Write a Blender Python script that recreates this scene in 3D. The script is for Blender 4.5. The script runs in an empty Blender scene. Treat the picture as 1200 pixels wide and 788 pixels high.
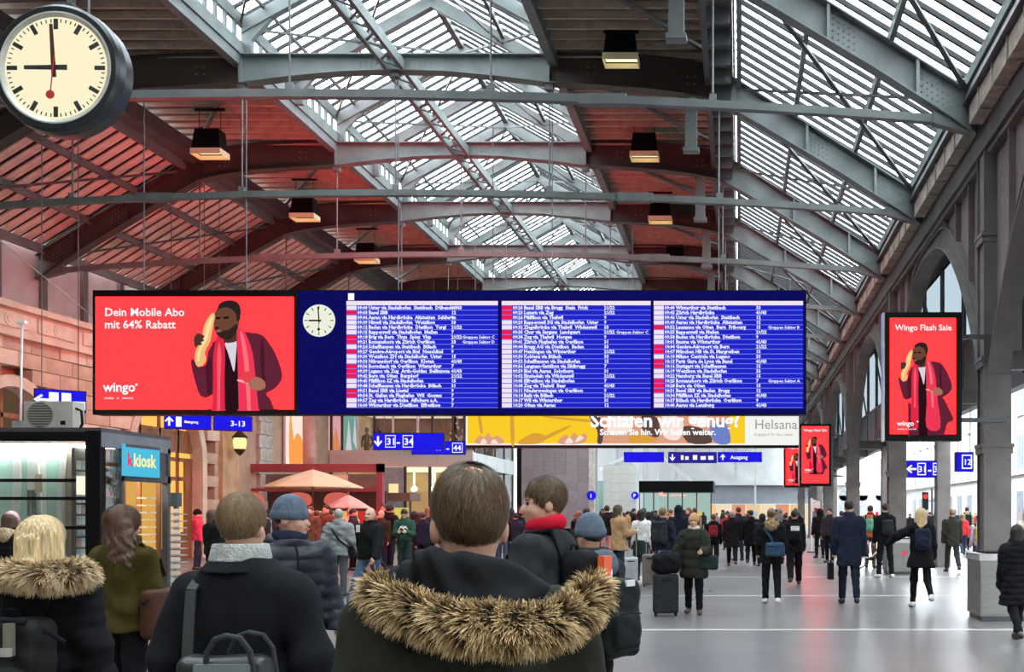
import bpy, math, random
import numpy as np
from mathutils import Vector, Matrix

# ---------------------------------------------------------------- camera, sky, exposure
F, VPX, HZ, EYE = 1200.0, 866.0, 602.0, 1.65      # lens in pixels of the 1200x788 frame, vanishing point, eye height
scene = bpy.context.scene
COL = scene.collection
cam_data = bpy.data.cameras.new('camera')
cam = bpy.data.objects.new('camera', cam_data); COL.objects.link(cam)
cam.location = (0, 0, EYE); cam.rotation_euler = (math.pi / 2, 0, 0)
cam_data.sensor_width = 36.0; cam_data.lens = 36.0 * F / 1200
cam_data.shift_x = (600 - VPX) / 1200; cam_data.shift_y = (HZ - 394) / 1200
cam_data.clip_end = 500
scene.camera = cam
world = bpy.data.worlds.new('overcast_sky'); scene.world = world; world.use_nodes = True
wn = world.node_tree.nodes; wl = world.node_tree.links
bgn = wn['Background']; bgn.inputs['Strength'].default_value = 13.0
bgn.inputs['Color'].default_value = (0.88, 0.95, 1.0, 1)
vs = scene.view_settings
vs.view_transform = 'Standard'; vs.look = 'None'; vs.gamma = 1.0; vs.use_curve_mapping = False; vs.exposure = 0.0
cy = scene.cycles
cy.use_denoising = True; cy.max_bounces = 8; cy.diffuse_bounces = 4; cy.glossy_bounces = 3
cy.transparent_max_bounces = 24; cy.transmission_bounces = 6; cy.sample_clamp_indirect = 6.0
cy.caustics_reflective = False; cy.caustics_refractive = False

R = random.Random(7)
RAD = math.radians

# ---------------------------------------------------------------- helpers
def at(px, py, Y):
    """the point seen at pixel (px, py) at distance Y"""
    return Vector(((px - VPX) * Y / F, Y, EYE + (HZ - py) * Y / F))

MATS = {}
def mat(name, col, rough=0.6, metal=0.0, var=0.18, scale=4.0, bump=0.0, bscale=30.0, stretch=None, spec=0.5, sheen=0.0):
    """procedural paint, cloth, stone or metal: noise in the colour, fine noise in the relief"""
    if name in MATS: return MATS[name]
    m = bpy.data.materials.new(name); m.use_nodes = True
    nt = m.node_tree; n = nt.nodes; l = nt.links
    b = n['Principled BSDF']
    b.inputs['Roughness'].default_value = rough; b.inputs['Metallic'].default_value = metal
    b.inputs['Specular IOR Level'].default_value = spec
    if sheen: b.inputs['Sheen Weight'].default_value = sheen
    c = (*col, 1)
    if var or bump:
        tc = n.new('ShaderNodeTexCoord'); mp = n.new('ShaderNodeMapping')
        l.new(tc.outputs['Object'], mp.inputs['Vector'])
        if stretch: mp.inputs['Scale'].default_value = stretch
    if var:
        nz = n.new('ShaderNodeTexNoise'); nz.inputs['Scale'].default_value = scale; nz.inputs['Detail'].default_value = 5
        l.new(mp.outputs['Vector'], nz.inputs['Vector'])
        rp = n.new('ShaderNodeValToRGB')
        rp.color_ramp.elements[0].position = 0.3; rp.color_ramp.elements[1].position = 0.7
        rp.color_ramp.elements[0].color = (*[max(0, x * (1 - var)) for x in col], 1)
        rp.color_ramp.elements[1].color = (*[min(1, x * (1 + var)) for x in col], 1)
        l.new(nz.outputs['Fac'], rp.inputs['Fac']); l.new(rp.outputs['Color'], b.inputs['Base Color'])
    else:
        b.inputs['Base Color'].default_value = c
    if bump:
        bz = n.new('ShaderNodeTexNoise'); bz.inputs['Scale'].default_value = bscale; bz.inputs['Detail'].default_value = 3
        l.new(mp.outputs['Vector'], bz.inputs['Vector'])
        bp = n.new('ShaderNodeBump'); bp.inputs['Strength'].default_value = bump; bp.inputs['Distance'].default_value = 0.02
        l.new(bz.outputs['Fac'], bp.inputs['Height']); l.new(bp.outputs['Normal'], b.inputs['Normal'])
    MATS[name] = m
    return m

def emit(name, col, strength=1.0):
    if name in MATS: return MATS[name]
    m = bpy.data.materials.new(name); m.use_nodes = True
    n = m.node_tree.nodes; n.clear()
    e = n.new('ShaderNodeEmission'); o = n.new('ShaderNodeOutputMaterial')
    e.inputs['Color'].default_value = (*col, 1); e.inputs['Strength'].default_value = strength
    m.node_tree.links.new(e.outputs[0], o.inputs[0])
    MATS[name] = m
    return m

def glass(name, tint=(1, 1, 1), gloss=0.08, rough=0.02, thru=1.0, bump=0.0, haze=0.0, fr=0.6):
    """clear pane: light passes straight through, a little is mirrored; haze makes it milky"""
    if name in MATS: return MATS[name]
    m = bpy.data.materials.new(name); m.use_nodes = True
    nt = m.node_tree; n = nt.nodes; l = nt.links; n.clear()
    o = n.new('ShaderNodeOutputMaterial'); t = n.new('ShaderNodeBsdfTransparent'); g = n.new('ShaderNodeBsdfGlossy')
    mx = n.new('ShaderNodeMixShader'); lw = n.new('ShaderNodeLayerWeight')
    lw.inputs['Blend'].default_value = 0.25
    t.inputs['Color'].default_value = (*[x * thru for x in tint], 1); g.inputs['Roughness'].default_value = rough
    ma = n.new('ShaderNodeMath'); ma.operation = 'MULTIPLY_ADD'; ma.inputs[1].default_value = fr; ma.inputs[2].default_value = gloss
    l.new(lw.outputs['Fresnel'], ma.inputs[0]); l.new(ma.outputs[0], mx.inputs[0])
    l.new(t.outputs[0], mx.inputs[1]); l.new(g.outputs[0], mx.inputs[2])
    last = mx
    if haze:
        d = n.new('ShaderNodeBsdfTranslucent'); d.inputs['Color'].default_value = (*tint, 1)
        m2 = n.new('ShaderNodeMixShader'); m2.inputs[0].default_value = haze
        l.new(mx.outputs[0], m2.inputs[1]); l.new(d.outputs[0], m2.inputs[2]); last = m2
    if bump:
        tc = n.new('ShaderNodeTexCoord'); nz = n.new('ShaderNodeTexNoise'); nz.inputs['Scale'].default_value = 1.2
        bp = n.new('ShaderNodeBump'); bp.inputs['Strength'].default_value = bump; bp.inputs['Distance'].default_value = 0.3
        l.new(tc.outputs['Object'], nz.inputs['Vector']); l.new(nz.outputs['Fac'], bp.inputs['Height']); l.new(bp.outputs['Normal'], g.inputs['Normal'])
    l.new(last.outputs[0], o.inputs[0])
    MATS[name] = m
    return m

class MB:
    """collects boxes, bars, tubes, prisms; build() links them as ONE mesh object"""
    def __init__(s): s.v = []; s.f = []; s.mi = []; s.cur = 0
    def add(s, vs_, fs):
        o = len(s.v); s.v += [tuple(p) for p in vs_]
        for f in fs: s.f.append(tuple(i + o for i in f)); s.mi.append(s.cur)
        return s
    def box(s, lo, hi):
        x0, y0, z0 = lo; x1, y1, z1 = hi
        return s.add([(x0,y0,z0),(x1,y0,z0),(x1,y1,z0),(x0,y1,z0),(x0,y0,z1),(x1,y0,z1),(x1,y1,z1),(x0,y1,z1)],
                     [(0,3,2,1),(4,5,6,7),(0,1,5,4),(1,2,6,5),(2,3,7,6),(3,0,4,7)])
    def cbox(s, c, d): return s.box([c[i]-d[i]/2 for i in range(3)], [c[i]+d[i]/2 for i in range(3)])
    def bar(s, a, b, w, h, up=(0,0,1)):
        a = Vector(a); b = Vector(b); d = (b-a).normalized(); u = Vector(up)
        if abs(d.dot(u)) > 0.98: u = Vector((0,1,0))
        r = d.cross(u).normalized(); u = r.cross(d).normalized()
        vs_ = []
        for p in (a, b):
            for i, j in ((-1,-1),(1,-1),(1,1),(-1,1)): vs_.append(p + r*(i*w/2) + u*(j*h/2))
        return s.add(vs_, [(3,2,1,0),(4,5,6,7),(0,1,5,4),(1,2,6,5),(2,3,7,6),(3,0,4,7)])
    def tube(s, pts, r, n=8, cap=True):
        pts = [Vector(p) for p in pts]; rs = r if isinstance(r, (list, tuple)) else [r]*len(pts)
        vs_ = []; fs = []; prev = None
        for i, p in enumerate(pts):
            d = (pts[min(i+1, len(pts)-1)] - pts[max(i-1, 0)]).normalized()
            u = prev if prev is not None else (Vector((0,0,1)) if abs(d.z) < .9 else Vector((1,0,0)))
            a = d.cross(u).normalized(); u = a.cross(d).normalized(); prev = u
            for k in range(n):
                t = 2*math.pi*k/n; vs_.append(p + (a*math.cos(t) + u*math.sin(t))*rs[i])
        for i in range(len(pts)-1):
            for k in range(n): fs.append((i*n+k, i*n+(k+1)%n, (i+1)*n+(k+1)%n, (i+1)*n+k))
        if cap: fs.append(tuple(range(n-1,-1,-1))); fs.append(tuple((len(pts)-1)*n+k for k in range(n)))
        return s.add(vs_, fs)
    def cyl(s, c, r, h, n=20, axis='z', r2=None):
        r2 = r if r2 is None else r2
        vs_ = []
        for hh, rr in ((0, r), (h, r2)):
            for k in range(n):
                t = 2*math.pi*k/n; a, b = rr*math.cos(t), rr*math.sin(t)
                q = {'z': (a, b, hh), 'y': (a, hh, b), 'x': (hh, a, b)}[axis]
                vs_.append((c[0]+q[0], c[1]+q[1], c[2]+q[2]))
        fs = [(k, (k+1)%n, n+(k+1)%n, n+k) for k in range(n)] + [tuple(range(n-1,-1,-1)), tuple(range(n, 2*n))]
        if axis == 'y': fs = [tuple(reversed(f)) for f in fs]
        return s.add(vs_, fs)
    def lathe(s, prof, c=(0,0,0), n=20, axis='z'):
        vs_ = []; fs = []
        for r, h in prof:
            for k in range(n):
                t = 2*math.pi*k/n; a, b = r*math.cos(t), r*math.sin(t)
                q = {'z': (a, b, h), 'y': (a, h, -b)}[axis]
                vs_.append((c[0]+q[0], c[1]+q[1], c[2]+q[2]))
        for i in range(len(prof)-1):
            for k in range(n): fs.append((i*n+k, i*n+(k+1)%n, (i+1)*n+(k+1)%n, (i+1)*n+k))
        return s.add(vs_, fs)
    def prism(s, poly, d0, d1, axis='y'):
        """poly: outline of (a, b); extruded from d0 to d1 along axis; a,b are x,z (axis y) or y,z (axis x) or x,y (axis z)"""
        n = len(poly); vs_ = []
        for d in (d0, d1):
            for a, b in poly: vs_.append({'y': (a, d, b), 'x': (d, a, b), 'z': (a, b, d)}[axis])
        fs = [tuple(range(n)), tuple(range(2*n-1, n-1, -1))] + [(i, n+i, n+(i+1)%n, (i+1)%n) for i in range(n)]
        return s.add(vs_, fs)
    def strip(s, lo, hi, d0, d1, axis='y'):
        """a web between two polylines lo and hi of the same length, extruded from d0 to d1"""
        for i in range(len(lo)-1): s.prism([lo[i], lo[i+1], hi[i+1], hi[i]], d0, d1, axis)
        return s
    def mesh(s, name, mats):
        me = bpy.data.meshes.new(name); me.from_pydata(s.v, [], s.f)
        for m in (mats if isinstance(mats, (list, tuple)) else [mats]): me.materials.append(m)
        if any(s.mi): me.polygons.foreach_set('material_index', s.mi)
        return me
    def build(s, name, mats, parent=None, loc=None, rot=None, smooth=False, fix=True):
        me = s.mesh(name, mats)
        if fix: fix_normals(me)
        if smooth: me.shade_smooth()
        return link(name, me, parent, loc, rot)

import bmesh
def fix_normals(me):
    bm = bmesh.new(); bm.from_mesh(me); bmesh.ops.recalc_face_normals(bm, faces=bm.faces); bm.to_mesh(me); bm.free()

def link(name, me, parent=None, loc=None, rot=None, scale=None):
    o = bpy.data.objects.new(name, me); COL.objects.link(o)
    if parent is not None: o.parent = parent
    if loc is not None: o.location = loc
    if rot is not None: o.rotation_euler = rot if isinstance(rot, (tuple, list)) else (0, 0, rot)
    if scale is not None: o.scale = scale if isinstance(scale, (tuple, list)) else (scale,)*3
    return o

def tag(o, label=None, cat=None, group=None, kind=None):
    if label: o['label'] = label
    if cat: o['category'] = cat
    if group: o['group'] = group
    if kind: o['kind'] = kind
    return o

def thing(name, label=None, cat=None, loc=(0,0,0), rot=0, group=None, kind=None, scale=None):
    o = bpy.data.objects.new(name, None); COL.objects.link(o); o.empty_display_size = 0.1
    o.location = loc; o.rotation_euler = rot if isinstance(rot, (tuple, list)) else (0, 0, rot)
    if scale: o.scale = (scale,)*3
    return tag(o, label, cat, group, kind)

def copy_tree(o, parent=None):
    c = o.copy(); COL.objects.link(c); c.parent = parent
    if parent is not None: c.matrix_parent_inverse = o.matrix_parent_inverse
    for ch in list(o.children): copy_tree(ch, c)
    return c

TEXT_N = [0]
def text_mesh(body, size, align='LEFT', bold=0.0, line=1.0, res=2):
    cu = bpy.data.curves.new('lettering', 'FONT'); cu.body = body; cu.size = size; cu.align_x = align
    cu.offset = bold*size; cu.space_line = line; cu.resolution_u = res; cu.fill_mode = 'FRONT'
    ob = bpy.data.objects.new('lettering', cu); COL.objects.link(ob)
    bpy.context.view_layer.update()
    me = bpy.data.meshes.new_from_object(ob.evaluated_get(bpy.context.evaluated_depsgraph_get()))
    bpy.data.objects.remove(ob); bpy.data.curves.remove(cu)
    return me
def text_data(body, size, align='LEFT', bold=0.0, line=1.0, res=2):
    """outline vertices and faces of flat lettering, baseline at the origin, in the x-z plane facing -y"""
    me = text_mesh(body, size, align, bold, line, res)
    v = [(p.co.x, 0.0, p.co.y) for p in me.vertices]; f = [tuple(p.vertices) for p in me.polygons]
    bpy.data.meshes.remove(me)
    return v, f
def put_text(mb, body, size, x, z, y=0.0, align='LEFT', bold=0.0, line=1.0, sx=1.0, res=2):
    v, f = text_data(body, size, align, bold, line, res)
    mb.add([(x + p[0]*sx, y, z + p[2]) for p in v], f)

def smooth_closed(pts, sub=4):
    """closed Catmull-Rom outline"""
    n = len(pts); out = []
    for i in range(n):
        p0, p1, p2, p3 = [pts[(i+k-1) % n] for k in range(4)]
        for s_ in range(sub):
            t = s_/sub
            out.append(tuple(0.5*((2*p1[a]) + (-p0[a]+p2[a])*t + (2*p0[a]-5*p1[a]+4*p2[a]-p3[a])*t*t + (-p0[a]+3*p1[a]-3*p2[a]+p3[a])*t**3) for a in (0, 1)))
    return out
# ---------------------------------------------------------------- the hall: floor, roof, walls
BAY, Y0 = 6.06, 19.6                 # truss spacing, truss 0
KS = list(range(-5, 12))
TY = {k: Y0 + BAY*k for k in KS}
XC = -8.6                            # hall axis
steel = mat('grey_green_steel', (0.13, 0.147, 0.146), 0.55, 0.0, 0.25, 1.5, 0.15, 12)
steel_dark = mat('dark_steel', (0.07, 0.07, 0.072), 0.55, 0, 0.25, 2)
steel_warm = mat('brown_grey_steel', (0.105, 0.095, 0.088), 0.55, 0, 0.3, 1.5, 0.2, 14)
deckm = mat('brown_deck_boards', (0.10, 0.075, 0.055), 0.75, 0, 0.35, 2.5, 0.1, 10)
slopem = mat('cream_corrugated_sheet', (0.62, 0.54, 0.46), 0.6, 0, 0.2, 2.0)
skyglass = glass('skylight_glass', (0.97, 1.0, 1.0), 0.02, fr=0.25)
barm = mat('glazing_bar_paint', (0.025, 0.025, 0.027), 0.7, 0, .1, 4, 0, 30, None, .2)
rodm = mat('rod_steel', (0.12, 0.12, 0.125), 0.45)

# floor: polished stone with pale bands every bay
fl = thing('floor', kind='structure')
fm = mat('polished_grey_floor', (0.15, 0.141, 0.138), 0.23, 0, 0.16, 0.5, 0.0)
nt = fm.node_tree; n_ = nt.nodes; l_ = nt.links; pb = n_['Principled BSDF']
nz_ = n_.new('ShaderNodeTexNoise'); nz_.inputs['Scale'].default_value = 0.9; nz_.inputs['Detail'].default_value = 6
mr_ = n_.new('ShaderNodeMapRange'); mr_.inputs['To Min'].default_value = 0.24; mr_.inputs['To Max'].default_value = 0.36
tc_ = n_.new('ShaderNodeTexCoord'); l_.new(tc_.outputs['Object'], nz_.inputs['Vector']); l_.new(nz_.outputs['Fac'], mr_.inputs['Value']); l_.new(mr_.outputs[0], pb.inputs['Roughness'])
bandm = mat('pale_floor_band', (0.50, 0.48, 0.45), 0.3, 0, 0.1, 3)
MB().box((-45, -12, -0.3), (45, 140, 0)).build('slab', fm, fl)
LINES = [8.5] + [14.5 + 6.0*i for i in range(0, 14)]
band = MB().box((-22, -0.07, 0), (6.0, 0.07, 0.004)).mesh('band', bandm)
for y in LINES: link('band', band, fl, (0, y, 0))
band2 = MB().box((-0.07, 0, 0), (0.07, 80, 0.0035)).mesh('band', bandm)
for x in (-3.45, -13.6): link('band', band2, fl, (x, 26.6, 0))
MB().prism([(-2.3, 20.8), (-2.1, 20.8), (-0.85+-1.6, 27.0), (-1.05-1.6, 27.0)], 0, 0.0045, 'z').build('band', bandm, fl)

# ceiling: everything of the roof is a part of it
ceil = thing('ceiling', kind='structure')
BOT = [(0, 12.74), (1.3, 12.70), (2.6, 12.58), (3.85, 12.42), (5.0, 12.36), (6.3, 12.27), (7.3, 12.14), (8.1, 11.95), (9.2, 11.33), (11.2, 10.13), (12.5, 9.3), (13.1, 8.9)]
TOP = [(0, 13.1), (1.3, 13.1), (2.6, 13.1), (3.85, 13.1), (5.0, 13.1), (6.3, 13.05), (7.3, 12.95), (8.1, 12.75), (9.2, 12.05), (11.2, 10.8), (12.5, 9.98), (13.1, 9.6)]
def mirror(pr): return [(XC - u, z) for u, z in reversed(pr)] + [(XC + u, z) for u, z in pr[1:]]
beam_dark = mat('dark_brown_shaded_beam', (0.045, 0.034, 0.03), 0.55, 0, 0.25, 1.5, 0.15, 12)  # darker outer paint, also standing for the shade beyond the lantern's light
def beam_piece(u0, u1, sides, name, mtl):
    """web and flanges of the arched beam between distances u0 and u1 from the hall axis"""
    tm = MB(); q = sorted({u0, u1} | {p[0] for p in BOT if u0 < p[0] < u1})
    for s in sides:
        lo_ = [(XC+s*u, float(np.interp(u, [p[0] for p in BOT], [p[1] for p in BOT]))) for u in q]; hi_ = [(XC+s*u, float(np.interp(u, [p[0] for p in TOP], [p[1] for p in TOP]))) for u in q]
        tm.strip(lo_, hi_, -0.015, 0.015)
        for pts, o in ((lo_, -.012), (hi_, .012)):
            for a, b in zip(pts, pts[1:]): tm.bar((a[0], 0, a[1]+o), (b[0], 0, b[1]+o), 0.34, 0.03, (0, 0, 1))
        for u in (3.85, 8.1, 10.3, 12.0):
            if u0 <= u < u1 or (u == 3.85 and u1 == 3.85):
                x = XC + s*u; zb = np.interp(u, [p[0] for p in BOT], [p[1] for p in BOT]); zt = np.interp(u, [p[0] for p in TOP], [p[1] for p in TOP]); tm.box((x-0.03, -0.15, zb), (x+0.03, 0.15, zt))
    me = tm.mesh(name, mtl); fix_normals(me); return me
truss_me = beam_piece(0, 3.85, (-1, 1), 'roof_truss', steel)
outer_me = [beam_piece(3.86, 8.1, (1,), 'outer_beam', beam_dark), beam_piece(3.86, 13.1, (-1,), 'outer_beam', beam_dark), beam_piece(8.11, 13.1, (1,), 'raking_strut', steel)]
def tie_z(x): return 9.68 - 0.55*((x - XC)/13.1)**2
tb = MB(); xs = np.linspace(XC-12.9, XC+12.9, 15)
for a, b in zip(xs, xs[1:]): tb.bar((a, 0, tie_z(a)), (b, 0, tie_z(b)), 0.16, 0.15)
for s in (-1, 1):
    tb.prism([(XC+s*12.3, tie_z(XC+s*12.3)-0.1), (XC+s*13.05, 8.9), (XC+s*13.05, 9.5), (XC+s*12.3, tie_z(XC+s*12.3)+0.15)], -0.1, 0.1)
    tb.box((XC+s*6.0-0.45, -0.1, tie_z(XC+6)-0.1), (XC+s*6.0+0.45, 0.1, tie_z(XC+6)+0.1))
tie_me = tb.mesh('tie_bar', mat('grey_tie_paint', (0.10, 0.11, 0.108), 0.5, 0, .2, 2))
rod_mes = []
for u in (-8.1, -3.85, 0, 3.85, 8.1):
    zb = np.interp(abs(u), [p[0] for p in BOT], [p[1] for p in BOT]); x = XC+u
    r = MB().tube([(x, 0, tie_z(x)), (x, 0, zb)], 0.022, 6); r.cbox((x, 0, tie_z(x)+0.12), (0.14, 0.12, 0.16)); r.cbox((x, 0, zb-0.08), (0.2, 0.2, 0.18))
    rod_mes.append(r.mesh('hanger_rod', rodm))
hp = MB().box((-1.35, -0.1, 10.75), (-1.05, 0.1, 12.1)); hp.box((-1.4, -0.14, 10.7), (-1.0, 0.14, 10.8)); post_me = hp.mesh('hanger_post', steel)
rv = MB()
def rivet(mb, x, y, z, r=0.022):
    vs_ = [(x+r*math.cos(t), y, z+r*math.sin(t)) for t in (0.3, 1.35, 2.4, 3.44, 4.5, 5.5)] + [(x, y-0.016, z)]
    mb.add(vs_, [(i, (i+1) % 6, 6) for i in range(6)])
for i in range(5):
    for j in range(5):
        for s in (-1, 1): rivet(rv, XC + s*(0.35+0.13*i), -0.018, 12.78 + 0.07*j)
for (u, z) in ((4.9, 12.75), (7.4, 12.5)):
    for s in (-1, 1):
        for i in (-1, 1):
            for j in (-1, 1): rivet(rv, XC+s*u+0.09*i, -0.018, z+0.09*j, 0.03)
for u0 in (10.3, 12.1):
    for s in (-1, 1):
        for i in range(6):
            for j in range(5): rivet(rv, XC+s*(u0+0.1*i), -0.018, np.interp(u0, [9.2, 13.1], [11.5, 9.1])+0.12*j-0.06*i)
rivet_me = rv.mesh('rivet', steel)
purl_me = {}
def purlin(name, u, z, w, h, s, mtl=steel):
    return MB().box((XC+s*u-w/2, 0.0, z-h/2), (XC+s*u+w/2, BAY, z+h/2)).mesh(name, mtl)
def slope_z(u): return 12.68 - 0.605*(u-8.55)
# longitudinal members shared by every bay
purlins = [purlin('purlin', 8.6, slope_z(8.6)-0.2, 0.12, 0.3, 1), purlin('purlin', 10.0, slope_z(10.0)-0.16, 0.1, 0.22, 1), purlin('purlin', 11.5, slope_z(11.5)-0.16, 0.1, 0.22, 1), purlin('purlin', 12.95, slope_z(12.95)-0.16, 0.1, 0.22, 1),
           purlin('purlin', 8.6, slope_z(8.6)-0.2, 0.14, 0.3, -1), purlin('purlin', 10.0, slope_z(10.0)-0.2, 0.1, 0.2, -1), purlin('purlin', 11.5, slope_z(11.5)-0.2, 0.1, 0.2, -1), purlin('purlin', 12.95, slope_z(12.95)-0.2, 0.14, 0.26, -1),
           purlin('purlin', 3.95, 13.05, 0.22, 0.42, 1), purlin('purlin', 3.95, 13.05, 0.22, 0.42, -1)]
gut = MB().box((XC+7.75, 0, 12.35), (XC+8.45, BAY, 12.95))
for i in range(7): gut.box((XC+7.9, i*1.0, 12.0), (XC+8.4, i*1.0+0.06, 12.4))
gut_me = gut.mesh('gutter_girder', steel_dark)
gutl_me = MB().box((XC-8.45, 0, 12.5), (XC-7.95, BAY, 12.95)).mesh('gutter_girder', steel_dark)
lg = MB()
for s in (-0.2, 0.2): lg.box((XC+s-0.05, 0, 12.72), (XC+s+0.05, BAY, 12.98))
for i in range(12):
    y = i*BAY/12; a = -0.2 if i % 2 else 0.2
    lg.bar((XC+a, y, 12.8), (XC-a, y+BAY/12, 12.8), 0.06, 0.03)
lattice_me = lg.mesh('lattice_girder', steel)
# corrugated deck, flat part beside the lantern; ribs run across the hall
def corrugated(name, x0, z0, x1, z1, pitch, depth, duty, mtl, down=True):
    """sheet from (x0,z0) to (x1,z1), one bay long, ribs along its run; duty = share of the low face"""
    mb = MB(); prof = []; nn = int(round(BAY/pitch)); p = BAY/nn; sl = p*0.06
    for i in range(nn):
        y = i*p; prof += [(y, 0), (y+p*duty, 0), (y+p*duty+sl, depth), (y+p-sl, depth)]
    prof.append((BAY, 0))
    L = math.hypot(x1-x0, z1-z0); nx, nz = -(z1-z0)/L, (x1-x0)/L
    if nz < 0: nx, nz = -nx, -nz
    vs_ = []
    for (x, z) in ((x0, z0), (x1, z1)):
        for y, d in prof: vs_.append((x+nx*d, y, z+nz*d))
    k = len(prof)
    for (x, z) in ((x0, z0), (x1, z1)):
        for y, d in prof: vs_.append((x+nx*(d+0.03), y, z+nz*(d+0.03)))
    fs = []
    for i in range(k-1): fs.append((i, i+1, k+i+1, k+i)); fs.append((2*k+i, 3*k+i, 3*k+i+1, 2*k+i+1)); fs.append((i, 2*k+i, 2*k+i+1, i+1)); fs.append((k+i, k+i+1, 3*k+i+1, 3*k+i))
    mb.add(vs_, fs)
    return mb.mesh(name, mtl)
decks = [corrugated('roof_deck', XC+3.85, 13.27, XC+8.5, 13.12, 0.5, 0.1, 0.8, deckm), corrugated('roof_deck', XC-8.5, 13.12, XC-3.85, 13.27, 0.5, 0.1, 0.8, deckm)]
us = [8.5, 10.0, 11.5, 13.05]
backm = mat('dark_roof_backing', (0.025, 0.02, 0.016), 0.8, 0, 0.2, 3)
slats, slats_all = [], MB()
for a, b in zip(us, us[1:]):
    decks.append(corrugated('roof_sheet', XC-a, slope_z(a)+0.04, XC-b, slope_z(b)+0.04, 0.47, 0.02, 0.66, backm))
    m = MB(); q0, q1 = (XC-a-.02, slope_z(a)-.02), (XC-b+.02, slope_z(b)-.02)
    for j in range(3): m.prism([(q0[0], q0[1]-.03+.008*(j % 2)), (q1[0], q1[1]-.03+.008*(j % 2)), (q1[0], q1[1]+.02), (q0[0], q0[1]+.02)], .02+.103*j, .02+.103*(j+1), 'y')
    slats.append(m.mesh('roof_slat', slopem)); fix_normals(slats[-1])
    for i in range(13): slats_all.add([(x, y+i*BAY/13, z) for x, y, z in m.v], m.f)
slats_bay = slats_all.mesh('roof_slats', slopem); fix_normals(slats_bay)
bat = MB()
for x0, x1 in ((XC+3.95, XC+8.4), (XC-8.4, XC-3.95)):
    for i in range(12): bat.box((x0, .46+i*BAY/12, 13.06), (x1, .51+i*BAY/12, 13.3))
batten_me = bat.mesh('deck_batten', mat('pale_deck_batten', (0.42, 0.34, 0.27), .7))
# lantern: curb, rafters, ridge
EZ, RZ, LU = 14.1, 16.25, 3.85
raf = MB()
for s in (-1, 1):
    raf.prism([(XC+s*LU, EZ-0.42), (XC, RZ-0.42), (XC, RZ-0.06), (XC+s*LU, EZ-0.06)], -0.06, 0.06)
    raf.bar((XC+s*LU, 0, EZ-0.42), (XC, 0, RZ-0.42), 0.2, 0.03); 
    raf.prism([(XC+s*LU, 13.1), (XC+s*(LU-0.25), 13.1), (XC+s*(LU-0.25), 13.5), (XC+s*(LU-0.75), EZ-0.05), (XC+s*LU, EZ)], -0.07, 0.07)
rafter_me = raf.mesh('lantern_rafter', steel); fix_normals(rafter_me)
curb = {}
for s in (-1, 1):
    c = MB()
    c.box((XC+s*LU-0.06, 0, 13.1), (XC+s*LU+0.06, BAY, 13.42)); c.box((XC+s*LU-0.05, 0, 13.82), (XC+s*LU+0.05, BAY, 14.12))
    for i in range(13): c.box((XC+s*LU-0.03, i*BAY/13, 13.4), (XC+s*LU+0.03, i*BAY/13+0.12, 13.84))
    curb[s] = c.mesh('lantern_curb', steel)
curb_glass = [MB().box((XC+s*LU-0.008, 0, 13.42), (XC+s*LU+0.008, BAY, 13.82)).mesh('curb_pane', skyglass) for s in (-1, 1)]
rg = MB().box((XC-0.09, 0, RZ-0.2), (XC+0.09, BAY, RZ+0.02))
for s in (-1, 1):
    zq = EZ+(RZ-EZ)*0.48; rg.box((XC+s*LU*0.52-0.05, 0, zq-0.2), (XC+s*LU*0.52+0.05, BAY, zq-0.05))
    rg.box((XC+s*(LU-0.55)-0.03, 0, EZ+0.19), (XC+s*(LU-0.55)+0.03, BAY, EZ+0.27))
ridge_me = rg.mesh('ridge_beam', steel_dark)
brace = MB()
for s in (-1, 1):
    brace.bar((XC+s*LU, 0.1, EZ-0.25), (XC, BAY-0.1, RZ-0.4), 0.07, 0.05); brace.bar((XC+s*LU, BAY-0.1, EZ-0.25), (XC, 0.1, RZ-0.4), 0.05, 0.05)
    brace.bar((XC+s*4.0, 0.2, 13.05), (XC+s*8.1, BAY-0.2, 12.95), 0.1, 0.08)
    if s > 0: brace.bar((XC+8.7, 0.2, slope_z(8.7)-0.36), (XC+12.9, BAY-0.2, slope_z(12.9)-0.36), 0.1, 0.05); brace.bar((XC+8.7, BAY-0.2, slope_z(8.7)-0.4), (XC+12.9, 0.2, slope_z(12.9)-0.4), 0.1, 0.05)
    else: brace.bar((XC-8.7, BAY-.2, slope_z(8.7)-0.42), (XC-12.9, 0.2, slope_z(12.9)-0.42), 0.1, 0.06)
brace_me = brace.mesh('wind_brace', steel_dark)
# glazing: bars and panes, 13 to a bay
NB = 13; PW = BAY/NB
gb = MB()
def slope_bar(mb, p, q, y, w=0.05, h=0.07): mb.bar((p[0], y, p[1]), (q[0], y, q[1]), w, h)
for i in range(NB):
    y = i*PW
    slope_bar(gb, (XC+8.55, slope_z(8.55)), (XC+13.2, slope_z(13.2)), y, 0.07, 0.09)
    for s in (-1, 1): slope_bar(gb, (XC+s*LU, EZ), (XC, RZ), y, 0.06, 0.08)
bars_me = gb.mesh('glazing_bar', barm)
def pane_mesh(p, q, t=0.012):
    L = Vector((q[0]-p[0], 0, q[1]-p[1])); a = Vector((p[0], 0, p[1])) + L*0.01; b = Vector((q[0], 0, q[1])) - L*0.01
    n = Vector((-L.z, 0, L.x)).normalized()*t; m = MB()
    m.add([a+Vector((0,.03,0)), b+Vector((0,.03,0)), b+Vector((0,PW-.03,0)), a+Vector((0,PW-.03,0))] + [v+n for v in (a+Vector((0,.03,0)), b+Vector((0,.03,0)), b+Vector((0,PW-.03,0)), a+Vector((0,PW-.03,0)))],
          [(0,1,2,3),(7,6,5,4),(0,4,5,1),(1,5,6,2),(2,6,7,3),(3,7,4,0)])
    return m
spans = [((XC+a, slope_z(a)), (XC+b, slope_z(b))) for a, b in ((8.6, 10.0), (10.0, 11.5), (11.5, 13.15))]
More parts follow.
